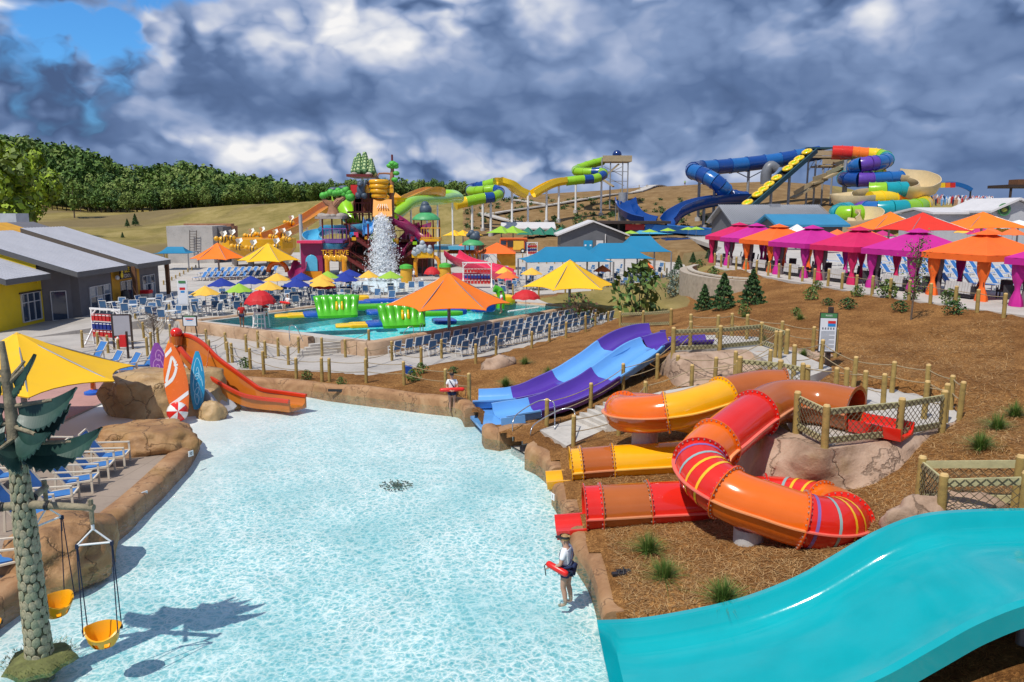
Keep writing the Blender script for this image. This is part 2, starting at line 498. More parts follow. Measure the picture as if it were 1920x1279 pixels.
def hz(x, y):
 z = float(hgt_np(np.array([x]), np.array([y]))[0])
 for pl, q in SHEETS:
  if inside(x, y, pl): z = q
 return z
def T(px, py, z0=1.0):
 z = z0
 for _ in range(12):
  p = G(px, py, z)
  z += .7 * (hz(p.x, p.y) - z)
 p = G(px, py, z)
 return Vector((p.x, p.y, hz(p.x, p.y)))
def axis(segs):
 out = [segs[0][0]]
 for a, b, s in segs:
  n = max(1, round((b - a) / s))
  out += [a + (b - a) * (i + 1) / n for i in range(n)]
 return np.array(out)
ax = axis([(-1800, -420, 180), (-420, -130, 14), (-130, -24, 3), (-24, -20, 1), (-20, 4, .3), (4, 28, .38), (28, 130, 3), (130, 420, 14), (420, 1800, 180)])
ay = axis([(4, 9, 1.2), (9, 42, .3), (42, 44, .5), (44, 72, .8), (72, 120, 2), (120, 270, 3.5), (270, 480, 9), (480, 3200, 150)])
X, Y = np.meshgrid(ax, ay)
Z = np.concatenate([hgt_np(X[i:i + 40], Y[i:i + 40]) for i in range(0, len(ay), 40)])
def nz(X, Y, s, amp, seed=0):
 out = np.zeros_like(X)
 for i in range(X.shape[0]):
  for j in range(X.shape[1]):
   out[i, j] = noise.noise((X[i, j] * s + seed, Y[i, j] * s, seed))
 return out * amp
near = (X > -4) & (X < 30) & (Y < 75)
Z += np.where(near, nz(X, Y, .45, .10) + nz(X, Y, 1.9, .035, 5), 0)
Z += np.where(Y > 150, nz(X, Y, .05, .45, 3), 0)
for pl, q in SHEETS:
 g = inside(X, Y, pl)
 Z = np.where(g, np.minimum(Z, q - .12), Z)
st_pl = [tuple(G(px, py, .5)[:2]) for px, py in ((1008, 806), (1072, 784))] + [tuple(G(1158, 746, 1.42)[:2]), tuple(G(1188, 774, 1.42)[:2])] + [tuple(G(px, py, .5)[:2]) for px, py in ((1130, 811), (1062, 838))]
Z = np.where(inside(X, Y, st_pl), np.minimum(Z, .3), Z)
rp = [G(1178, 776, 1.42), G(1260, 756, 1.68), G(1340, 742, 1.95), G(1420, 726, 2.25), G(1490, 728, 2.456), G(1480, 698, 2.456), G(1400, 698, 2.25), G(1310, 720, 1.95), G(1235, 733, 1.68), G(1165, 750, 1.42)]
Z = np.where(inside(X, Y, [tuple(q[:2]) for q in rp]), np.minimum(Z, np.interp(X, [rp[0].x, rp[4].x], [1.28, 2.3])), Z)
Z = np.where((X > 1.4) & (X < 13) & (Y > 11.0) & (Y < 14.75), np.minimum(Z, np.interp(X, [1.7, 3.1, 4.2, 5.8, 7.2, 8.3, 12], [-.2, -.1, .05, .45, 1.1, 1.5, 1.7])), Z)
for xs, ys in (((-1.7, .2, 2.0, 3.4, 5.0, 7.6), (33.9, 34.2, 34.5, 35.2, 37, 39)), ((-.3, 1.6, 2.9, 4.3, 5.6, 8.5), (31.2, 31.6, 32.2, 32.9, 33.8, 34.8))):
 yy = np.interp(X, xs, ys)
 Z = np.where((X > xs[0] - 1) & (X < xs[-1]) & (abs(Y - yy) < 1.35), np.minimum(Z, np.interp(X, xs, [-.05, .1, .5, 1.0, 1.4, 2.0])), Z)
for pl in (PLAZA, TERR):
 cx_, cy_ = sum(p[0] for p in pl) / len(pl), sum(p[1] for p in pl) / len(pl)
Z = np.where(inside(X, Y, [(-9.4, 46.3), (4.6, 64.4), (-9.3, 73), (-23.2, 55.4)]), -1.6, Z)
ny, nx = X.shape
PX = CX + F * X / np.maximum(Y * ct, 1)
gm = np.zeros_like(X)
gm = np.where((X > -6) & (Y < 75), 1., gm)
gm = np.where((X > -22) & (Y < 46), 1., gm)
back = (Y > 118) & (PX > 868) & (PX < 1560) & (Y < 300)
gm = np.where(back, 1., gm)
gm = np.where((Y > 60) & (Y <= 118) & (X > 5) & (X < 30), .45, gm)
strip = inside(X, Y, [tuple(G(px, py, 1.2)[:2]) for px, py in ((930, 560), (1160, 535), (1270, 530), (1290, 590), (1230, 600), (1180, 575), (1090, 580))])
gm = np.where(strip, 0., gm)
gm += np.where((gm > 0) & (gm < 1) | (Y > 118), nz(X, Y, .09, .35, 9), 0)
idx = np.arange(nx * ny).reshape(ny, nx)
xc = (X[:-1, :-1] + X[1:, 1:]) / 2; yc = (Y[:-1, :-1] + Y[1:, 1:]) / 2
keep = ~inside(xc, yc, POOL)
fq = np.stack([idx[:-1, :-1], idx[:-1, 1:], idx[1:, 1:], idx[1:, :-1]], -1)[keep]
me = bpy.data.meshes.new('ground')
me.from_pydata(np.stack([X, Y, Z], -1).reshape(-1, 3).tolist(), [], fq.tolist())
at = me.attributes.new('mulch', 'FLOAT', 'POINT')
at.data.foreach_set('value', np.clip(gm, 0, 1).reshape(-1))
me.polygons.foreach_set('use_smooth', [True] * len(me.polygons))
def ground_mat():
 m = bpy.data.materials.new('ground')
 m.use_nodes = True
 t = NT(m.node_tree)
 b = m.node_tree.nodes['Principled BSDF']
 g = t.n('ShaderNodeNewGeometry').outputs['Position']
 w = t.vm('ADD', g, t.vm('MULTIPLY', t.vm('SUBTRACT', t.noise(g, 3.0, 3, .5, out=1), (.5, .5, .5)), (.5, .5, 0)))
 s1 = t.noise(t.mapping(w, scale=(3, 26, 3), rot=(0, 0, .5)), 1.6, 5, .65)
 s2 = t.noise(t.mapping(w, scale=(26, 3, 3), rot=(0, 0, -.35)), 1.6, 5, .65)
 s3 = t.noise(t.mapping(w, scale=(18, 4, 3), rot=(0, 0, 1.1)), 1.6, 5, .65)
 st_ = t.m('MAXIMUM', t.m('MAXIMUM', s1, s2), s3)
 patch = t.noise(g, .5, 6, .65)
 straw = t.ramp(st_, [(.40, (.035, .016, .006)), (.55, (.115, .058, .022)), (.66, (.22, .122, .05)), (.80, (.38, .24, .11))])
 straw = t.mix(t.rng(patch, .35, .65, 0, .55), straw, (.30, .185, .085), 'MULTIPLY')
 straw = t.mix(1., straw, (2.4, 2.25, 1.85), 'MULTIPLY')
 far = t.noise(g, .35, 8, .7)
 bare = t.ramp(far, [(.3, (.15, .088, .036)), (.5, (.23, .142, .062)), (.7, (.31, .205, .10))])
 dist = t.rng(t.n('ShaderNodeSeparateXYZ').outputs[1], 0, 1)
 sep = t.n('ShaderNodeSeparateXYZ'); t.put(sep.inputs[0], g)
 fd = t.rng(sep.outputs[1], 45, 110)
 mul = t.mix(fd, straw, bare)
 gn = t.noise(t.mapping(g, scale=(1, .35, 1), rot=(0, 0, .6)), .22, 9, .72)
 gf = t.noise(g, 6, 4, .7)
 grass = t.ramp(t.m('ADD', t.m('MULTIPLY', gn, .75), t.m('MULTIPLY', gf, .25)), [(.30, (.13, .115, .032)), (.44, (.22, .175, .05)), (.56, (.31, .24, .085)), (.72, (.40, .32, .15))])
 band = t.noise(t.mapping(g, scale=(.05, .004, .01), rot=(0, 0, -.55)), 1.0, 2, .4)
 grass = t.mix(t.rng(band, .50, .60, 0, .75), grass, (.17, .125, .065))
 at = t.n('ShaderNodeAttribute', attribute_name='mulch').outputs['Fac']
 fac = t.rng(t.m('ADD', at, t.m('MULTIPLY', t.m('SUBTRACT', t.noise(g, .6, 5, .6), .5), .5)), .4, .6)
 t.put(b.inputs['Base Color'], t.mix(fac, grass, mul))
 b.inputs['Roughness'].default_value = .95
 b.inputs['Specular IOR Level'].default_value = .15
 bp = t.n('ShaderNodeBump')
 bp.inputs['Strength'].default_value = .9
 bp.inputs['Distance'].default_value = .06
 t.put(bp.inputs['Height'], t.m('ADD', st_, t.m('MULTIPLY', patch, .8)))
 t.put(b.inputs['Normal'], bp.outputs[0])
 return m
me.materials.append(ground_mat())
go = bpy.data.objects.new('ground', me)
COL.objects.link(go)
tag(go, 'brown pine straw bank and dry grass slopes that the park stands on', 'ground', kind='structure')
def concrete_mat(name, c, joint=3.0, rot=.6, dark=.82):
 m = bpy.data.materials.new(name)
 m.use_nodes = True
 t = NT(m.node_tree)
 b = m.node_tree.nodes['Principled BSDF']
 g = t.n('ShaderNodeNewGeometry').outputs['Position']
 a = t.noise(g, .35, 7, .65)
 f = t.noise(g, 9, 4, .7)
 k = t.m('ADD', t.m('MULTIPLY', a, .7), t.m('MULTIPLY', f, .3))
 lo = tuple(q * dark * .9 for q in c); hi = tuple(min(.9, q * 1.12) for q in c)
 col = t.ramp(k, [(.34, lo), (.5, c), (.66, hi)])
 q = t.mapping(g, rot=(0, 0, rot), scale=(1 / joint, 1 / joint, 0))
 fr = t.vm('FRACTION', q)
 sp = t.n('ShaderNodeSeparateXYZ'); t.put(sp.inputs[0], fr)
 e = .012 / joint * 2
 j = t.m('MAXIMUM', t.m('LESS_THAN', sp.outputs[0], e), t.m('LESS_THAN', sp.outputs[1], e))
 t.put(b.inputs['Base Color'], t.mix(t.m('MULTIPLY', j, .6), col, tuple(q * .45 for q in c)))
 b.inputs['Roughness'].default_value = .85
 bp = t.n('ShaderNodeBump'); bp.inputs['Strength'].default_value = .3; bp.inputs['Distance'].default_value = .01
 t.put(bp.inputs['Height'], t.m('SUBTRACT', f, j))
 t.put(b.inputs['Normal'], bp.outputs[0])
 return m
m_conc = concrete_mat('concrete', (.43, .395, .36))
m_conc2 = concrete_mat('pale_concrete', (.48, .445, .405), 2.4, .2)
m_deck = concrete_mat('tan_deck', (.30, .235, .185), 1.5, .1)
m_pink = concrete_mat('pink_concrete', (.43, .235, .205), 4, .3)
def sheet(name, poly, z, mat, label, thick=.5, kind='structure', cat='pavement'):
 m_ = MB()
 m_.prism(poly, z - thick, z)
 return tag(m_.obj(name, mat), label, cat, kind=kind)
sheet('plaza_pavement', PLAZA, .15, m_conc, 'grey concrete plaza in front of the shops and around the wave pool')
def ring(name, outer, hole, z0, z1, mat, label):
 """prism with a hole, by bmesh triangulation"""
 bm = bmesh.new()
 def loop(p, z): return [bm.verts.new((q[0], q[1], z)) for q in p]
 for z in (z1,):
  o = loop(outer, z); h = loop(hole, z)
  eo = [bm.edges.new((o[i], o[(i + 1) % len(o)])) for i in range(len(o))]
  eh = [bm.edges.new((h[i], h[(i + 1) % len(h)])) for i in range(len(h))]
  bmesh.ops.triangle_fill(bm, edges=eo + eh, use_beauty=True)
 for lp in (o, h):
  lo = [bm.verts.new((v.co.x, v.co.y, z0)) for v in lp]
  n = len(lp)
  for i in range(n): bm.faces.new((lp[i], lp[(i + 1) % n], lo[(i + 1) % n], lo[i]))
 bmesh.ops.recalc_face_normals(bm, faces=bm.faces)
 me = bpy.data.meshes.new(name)
 bm.to_mesh(me); bm.free()
 me.materials.append(mat)
 o = bpy.data.objects.new(name, me); COL.objects.link(o)
 return tag(o, label, 'pavement', kind='structure')
ring('terrace_pavement', TERR, LPOOL, -.3, .85, m_conc2, 'raised pale concrete terrace around the activity pool and splash area')
mb = MB()
mb._add([(-26.5, 56.6, .85), (-27.5, 60, .85), (-31, 75, .85), (-50, 100, .85), (-60, 100, .148), (-42, 75, .148), (-36, 60, .148), (-33, 52, .148)], [(0, 1, 6, 7), (1, 2, 5, 6), (2, 3, 4, 5)])
mb.quad((-26.5, 56.6, .85), (-33, 52, .148), (-33, 52, .05), (-26.5, 56.6, .05))
tag(mb.obj('pavement_ramp', m_conc), 'sloping concrete between the shop plaza and the raised terrace', 'pavement', kind='structure')
sheet('cabana_plaza', CABP, 4.0, m_conc2, 'pale concrete plaza under the row of cabanas', .6)
sheet('slide_landing', PLAT, 2.45, m_conc2, 'pale concrete landing at the top of the tube slides', .5)
sheet('upper_path', PURP, 2.75, m_conc2, 'pale concrete path at the top of the purple slide', .5)
sheet('lounge_deck', [(-60, 5.2), (-12.1, 5.2), (-11.8, 16), (-11.4, 20), (-12.0, 27), (-13.2, 28.2), (-18.7, 28.4), (-60, 28.4)], .156, m_deck, 'tan stamped concrete deck under the lounge chairs', .2)
sheet('splash_pad', [(-18.52, 28.8), (-18.52, 39.3), (-26, 41), (-40, 38), (-40, 28.8)], .158, m_pink, 'wet pink concrete splash pad beside the white beach entry', .2)
def ribbon(name, pts, mat, label, w=None):
 """path strip: list of (left, right) points"""
 m_ = MB()
 vs = [q for ab in pts for q in ab]
 k = len(pts)
 low = [(q[0], q[1], q[2] - .3) for q in vs]
 n = len(vs)
 fs = [(2 * i, 2 * i + 1, 2 * i + 3, 2 * i + 2) for i in range(k - 1)] + [(2 * i, 2 * i + 2, n + 2 * i + 2, n + 2 * i) for i in range(k - 1)] + [(2 * i + 1, n + 2 * i + 1, n + 2 * i + 3, 2 * i + 3) for i in range(k - 1)]
 fs += [(0, n, n + 1, 1), (n - 2, n - 1, 2 * n - 1, 2 * n - 2)]
 m_._add(vs + low, fs)
 return tag(m_.obj(name, mat), label, 'path', kind='structure')
ribbon('ramp_path', [(G(1178, 772, 1.42), G(1165, 752, 1.42)), (G(1260, 752, 1.68), G(1235, 735, 1.68)), (G(1340, 738, 1.95), G(1310, 722, 1.95)), (G(1420, 722, 2.25), G(1400, 700, 2.25)), (G(1490, 725, 2.456), G(1480, 700, 2.456))], m_conc2, 'sloping pale concrete path from the pool stairs up to the slide landing')
def water_mat(name, tint, scale, caust, rip=.06, gloss_r=.04, shore=False, focus=1.0):
 m = bpy.data.materials.new(name)
 m.use_nodes = True
 t = NT(m.node_tree)
 for nd in list(t.t.nodes): t.t.nodes.remove(nd)
 g = t.n('ShaderNodeNewGeometry').outputs['Position']
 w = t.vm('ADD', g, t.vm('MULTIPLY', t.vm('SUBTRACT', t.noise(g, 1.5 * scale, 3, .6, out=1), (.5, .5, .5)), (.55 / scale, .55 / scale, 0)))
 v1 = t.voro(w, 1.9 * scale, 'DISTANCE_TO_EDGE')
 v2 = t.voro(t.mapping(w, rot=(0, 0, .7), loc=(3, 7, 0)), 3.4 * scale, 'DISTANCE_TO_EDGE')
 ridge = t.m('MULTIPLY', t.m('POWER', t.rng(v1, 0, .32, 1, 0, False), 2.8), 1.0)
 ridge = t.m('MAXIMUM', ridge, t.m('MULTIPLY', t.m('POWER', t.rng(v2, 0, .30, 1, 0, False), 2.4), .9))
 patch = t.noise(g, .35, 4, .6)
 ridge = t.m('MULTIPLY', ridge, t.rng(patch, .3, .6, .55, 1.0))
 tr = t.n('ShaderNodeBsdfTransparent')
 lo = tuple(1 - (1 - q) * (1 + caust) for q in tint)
 colw = t.mix(ridge, (*lo, 1), (focus, focus, focus))  # caustic light painted into the transmission colour: darkened cells, ridges brightened by focus
 if shore:
  sp = t.n('ShaderNodeSeparateXYZ'); t.put(sp.inputs[0], g)
  colw = t.mix(t.m('MULTIPLY', t.rng(sp.outputs[0], -13.5, -8, .12, 1), t.rng(sp.outputs[1], 16, 38, 1, .5)), (1, 1, 1, 1), colw)
 t.put(tr.inputs[0], colw)
 gl = t.n('ShaderNodeBsdfGlossy')
 gl.inputs['Roughness'].default_value = gloss_r
 bp = t.n('ShaderNodeBump')
 bp.inputs['Strength'].default_value = 1
 bp.inputs['Distance'].default_value = rip
 h = t.m('ADD', t.m('ADD', t.m('MULTIPLY', ridge, .35), t.noise(g, 2.2 * scale, 4, .6)), t.m('MULTIPLY', t.noise(t.mapping(g, scale=(1, 2.2, 1)), .8 * scale, 2, .5), .8))
 t.put(bp.inputs['Height'], h)
 t.put(gl.inputs['Normal'], bp.outputs[0])
 fr = t.n('ShaderNodeFresnel'); fr.inputs[0].default_value = 1.33
 t.put(fr.inputs['Normal'], bp.outputs[0])
 mx = t.n('ShaderNodeMixShader')
 t.put(mx.inputs[0], t.m('MINIMUM', t.m('MULTIPLY', fr.outputs[0], .5), .14))
 t.put(mx.inputs[1], tr.outputs[0]); t.put(mx.inputs[2], gl.outputs[0])
 out = t.n('ShaderNodeOutputMaterial')
 t.put(out.inputs[0], mx.outputs[0])
 return m
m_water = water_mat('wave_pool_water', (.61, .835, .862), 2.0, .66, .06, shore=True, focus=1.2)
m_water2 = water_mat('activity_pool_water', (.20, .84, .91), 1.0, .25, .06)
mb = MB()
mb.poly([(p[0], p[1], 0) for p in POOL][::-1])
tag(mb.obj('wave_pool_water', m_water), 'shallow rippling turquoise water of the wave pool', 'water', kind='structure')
fx = np.linspace(-18.55, 3.6, 90); fy = np.linspace(5, 41, 120)
mb = MB()
vs = []
for yv in fy:
 for xv in fx:
  s = min(1, max(0, (-xv - 9.0) / 4.3))
  beach = -.42 + .44 * s + (.012 * max(0, -xv - 13.3))
  k = min(1, max(0, (yv - 26.0) / 3.0))
  vs.append((xv, yv, -.42 * (1 - k) + beach * k))
n = len(fx)
mb._add(vs, [(j * n + i, j * n + i + 1, (j + 1) * n + i + 1, (j + 1) * n + i) for j in range(len(fy) - 1) for i in range(n - 1)])
m_floor = M('pool_floor', (.72, .735, .71), .6, .05, .8, bump=.15, bscale=40)
tag(mb.obj('pool_floor', m_floor, smooth=True), 'white floor and beach entry of the wave pool', 'pool floor', kind='structure')
mb = MB()
mb.prism([LP_N, LP_R, LP_F, LP_L], -.75, -.7)
for a, b in zip(LPOOL, LPOOL[1:] + LPOOL[:1]):
 mb.quad((*a, -.7), (*b, -.7), (*b, .80), (*a, .80))
tag(mb.obj('activity_pool_floor', M('pool_plaster', (.72, .80, .78), .6, .05)), 'pale plaster basin of the activity pool', 'pool floor', kind='structure')
mb = MB(); mb.poly([(*p, .70) for p in (LP_N, LP_R, LP_F, LP_L)])
tag(mb.obj('activity_pool_water', m_water2), 'deep turquoise water of the activity pool', 'water', kind='structure')
def rock_mat(name, c1, c2, c3, sc_=1.0, bump=.6, rough=.75, stain=(.30, .17, .05)):
 m = bpy.data.materials.new(name)
 m.use_nodes = True
 t = NT(m.node_tree)
 b = m.node_tree.nodes['Principled BSDF']
 g = t.n('ShaderNodeNewGeometry').outputs['Position']
 a = t.noise(g, .9 * sc_, 8, .65, .6)
 col = t.ramp(a, [(.30, c1), (.48, c2), (.68, c3)])
 wv = t.vm('ADD', g, t.vm('MULTIPLY', t.vm('SUBTRACT', t.noise(g, 1.6 * sc_, 4, .6, out=1), (.5, .5, .5)), (1.1, 1.1, 1.1)))
 ck = t.voro(t.mapping(wv, scale=(1, 1, .6), rot=(.3, .2, .4)), .75 * sc_, 'DISTANCE_TO_EDGE')
 col = t.mix(t.rng(ck, 0, .022, .6, 0), col, tuple(q * .35 for q in c1))
 col = t.mix(t.rng(t.noise(g, .6 * sc_, 4, .6), .56, .72, 0, .6), col, stain)
 t.put(b.inputs['Base Color'], col)
 b.inputs['Roughness'].default_value = rough
 bp = t.n('ShaderNodeBump'); bp.inputs['Strength'].default_value = bump; bp.inputs['Distance'].default_value = .08
 t.put(bp.inputs['Height'], t.m('ADD', t.noise(g, 5 * sc_, 8, .7), t.m('MULTIPLY', t.rng(ck, 0, .03), .6)))
 t.put(b.inputs['Normal'], bp.outputs[0])
 return m
m_curb = rock_mat('curb_rock', (.20, .095, .040), (.34, .18, .082), (.45, .27, .14), 1.0, .4)
m_pinkrock = rock_mat('pink_rock', (.25, .16, .105), (.42, .285, .20), (.52, .38, .285), .8, .7, stain=(.27, .17, .07))
m_tanrock = rock_mat('tan_rock', (.25, .145, .06), (.42, .27, .12), (.52, .36, .18), .8, .6, .45, stain=(.34, .20, .06))
m_brownrock = rock_mat('brown_rock', (.19, .095, .038), (.36, .19, .075), (.47, .29, .13), .8, .7, .6)
def coping(name, px, label, w=.55, h=.36, z=.0, mat=None, world=None, rough=.12):
 pts = [Vector((*p, 0)) for p in world] if world else [G(a, b, .3) for a, b in px]
 for p in pts: p.z = 0
 path = resample(spline(pts, 8), .35)
 if len(path) < 3: path = spline(pts, 3)
 def prof(i):
  p = path[i]
  a = 1 + rough * 2 * noise.noise((p.x * .7, p.y * .7, 3)); hh = h * (1 + rough * 2 * noise.noise((p.x * .5, p.y * .5, 9)))
  return [(-w / 2 * a, -.6), (-w / 2 * a, hh * .55), (-w * .40, hh * .85), (-w * .2, hh), (w * .2, hh * 1.0), (w * .40, hh * .85), (w / 2 * a, hh * .5), (w / 2 * a, -.6)]
 m_ = MB()
 for p in path: p.z = z
 m_.sweep(path, prof, closed=True, caps=True)
 return tag(m_.obj(name, mat or m_curb, smooth=50), label, 'coping', kind='structure')
coping('pool_coping', C_NEAR, 'tan rock coping beside the near lifeguard between red and teal slides', .62, .34)
coping('pool_coping', C_MID, 'short tan rock coping between the red and yellow slide exits', .6, .36)
coping('pool_coping', C_YEL + [(1015, 830), (1060, 826)], 'tan rock coping between the yellow slide exit and the pool stairs', .6, .4)
coping('pool_coping', [(1010, 800), (960, 802), (928, 808), (916, 795)], 'tan rock coping at the foot of the purple slide', .6, .4)
coping('pool_coping', C_FAR, 'long tan rock coping along the far end of the wave pool', .6, .42)
coping('pool_coping', None, 'wide tan rock coping along the lounge deck on the left', .75, .26, world=[(-12.2, 28.2), (-11.9, 26.5), (-11.55, 23), (-11.4, 20.5), (-11.6, 17), (-11.8, 13), (-12, 8)])
m_wall = rock_mat('terrace_rock', (.30, .18, .10), (.45, .30, .19), (.55, .40, .27), .6, .5)
def wall_strip(name, pts, z0, z1, w, label, mat=m_wall):
 m_ = MB()
 path = [Vector((*p, 0)) for p in pts]
 path = resample(path + [path[-1] * 1.0001], .8) + [path[-1]]
 def prof(i):
  k = .06 * noise.noise((path[i].x, path[i].y, 1))
  return [(-w / 2, z0), (-w / 2 + k, z1 - .08), (-w / 2 + .06, z1), (w / 2 - .06, z1), (w / 2 + k, z1 - .08), (w / 2, z0)]
 m_.sweep(path, prof, closed=True, caps=True)
 return tag(m_.obj(name, mat, smooth=50), label, 'wall')
wall_strip('terrace_wall', [(-26.3, 56.9), (-17, 50.8), (-12.6, 47.8)], -.1, .93, .5, 'low tan rock wall along the lifeguard side of the activity pool')
wall_strip('terrace_wall', [(-10.2, 46.4), (-8.5, 45.4), (-5, 49.6), (0, 56.2), (5.2, 63.2)], -.1, 1.0, .62, 'tan rock wall behind the rows of blue chairs')
wall_strip('pool_edge', [(5.0, 63.4), (-9.1, 72.4), (-22.6, 55.4)], .5, .96, .5, 'tan rock edge along the back of the activity pool')
GLOSS = dict(rough=.16, var=.05, vscale=.8, coat=.35)
m_teal = M('teal_fibreglass', (.0, .36, .40), .10, .06, .7, coat=.5, bump=.10, bscale=4)
m_teal_d = M('teal_fibreglass_back', (.0, .25, .26), .5, .06, .8)
m_red = M('red_fibreglass', (.70, .022, .012), **GLOSS)
m_org = M('orange_fibreglass', (.78, .145, .008), **GLOSS)
m_brn = M('amber_fibreglass', (.43, .11, .018), **GLOSS)
m_yel = M('yellow_fibreglass', (.86, .42, .006), **GLOSS)
m_pur = M('purple_fibreglass', (.085, .035, .32), **GLOSS)
m_lbl = M('sky_blue_fibreglass', (.13, .36, .74), **GLOSS)
m_seam = {q.name: M(q.name + '_edge', c_, .35, .05) for q, c_ in ((m_red, (.80, .16, .12)), (m_org, (.80, .30, .12)), (m_brn, (.62, .26, .13)), (m_yel, (.88, .52, .10)))}
m_bolt = M('bolt_steel', (.55, .5, .45), .4, .05, metal=.6)
m_foot = M('footing_concrete', (.46, .45, .44), .85, .12, 2, bump=.4, bscale=14, dirt=.3)
m_steel = M('rail_steel', (.55, .56, .57), .28, .05, metal=.85)
m_wood = M('post_timber', (.36, .25, .075), .8, .22, 3, bump=.5, bscale=30, dirt=.45, dcol=(.17, .11, .04))
m_cut = M('post_end_grain', (.62, .42, .17), .85, .15, 6)
m_board = M('rail_timber', (.46, .42, .22), .8, .15, 3, bump=.4, bscale=30, dirt=.2)
m_rope = M('rope', (.33, .255, .15), .9, .15, 8)
m_net = M('dark_net', (.11, .09, .05), .9, .1)
def bed_at(xs, zs, x):
 return float(np.interp(x, xs, zs))
t = thing('wide_slide', 'glossy teal open slide sweeping down to the pool in the near right corner', 'water slide', (5.5, 12.8, 0))
prf = spline([(1.72, 12.8, .50), (2.4, 12.8, .53), (3.1, 12.8, .63), (4.2, 12.8, .87), (5.0, 12.8, 1.13), (5.8, 12.8, 1.50), (6.5, 12.8, 1.95), (7.2, 12.8, 2.40), (8.0, 12.8, 2.74), (8.9, 12.8, 2.86), (10.5, 12.8, 2.9), (12.5, 12.8, 2.95)], 6)
k0 = len(prf)
def teal_prof(sk):
 def f(i):
  e = min(1, max(0, (i - 0) / 3.0))
  H = .46 * (0.12 + .88 * e)
  o = []
  W = 1.62
  top = [(-W - .13, -.05), (-W - .13, .0), (-W + .02, .012), (-W + .05, -.03), (-W + .13, -H * .55), (-W + .26, -H * .85), (-W + .5, -H), (-.55, -H - .01), (0, -H + .02), (.55, -H - .01), (W - .5, -H), (W - .26, -H * .85), (W - .13, -H * .55), (W - .05, -.03), (W - .02, .012), (W + .13, .0), (W + .13, -.36)]
  bot = [(W + .10, -.36), (W + .06, -.06), (W - .06, -H * .6), (W - .24, -H - .02), (W - .5, -H - .07), (-W + .5, -H - .07), (-W + .24, -H - .02), (-W + .06, -H * .6), (-W - .06, -.06)]
  return top + bot
 return f
for a, b in ((0, k0 - 1),):
 m_ = MB()
 m_.sweep(prf[a:b + 1], (lambda a: lambda i: teal_prof(0)(i + a))(a), closed=True, caps=True)
 m_.obj('slide_section', [m_teal], t, smooth=40)
for i in (22, 43):
 m_ = MB()
 p = prf[i]
 pr = teal_prof(0)(i)
 pts = [p + Vector((0, -a, b)) for a, b in pr[18:]]
 for q0, q1 in zip(pts[:-1], pts[1:]): m_.bar(q0 + Vector((0, 0, -.10)), q1 + Vector((0, 0, -.10)), .03, .14)
 m_.obj('joint_flange', m_teal_d, t)
for x in (5.6, 8.6, 11.2):
 m_ = MB(); m_.cyl((x, 12.0, -.4), (x, 12.0, bed_at([p.x for p in prf], [p.z for p in prf], x) - .62), .11, n=12)
 m_.obj('support', M('grey_steel', (.35, .36, .37), .5, .05, metal=.5), t, smooth=40)
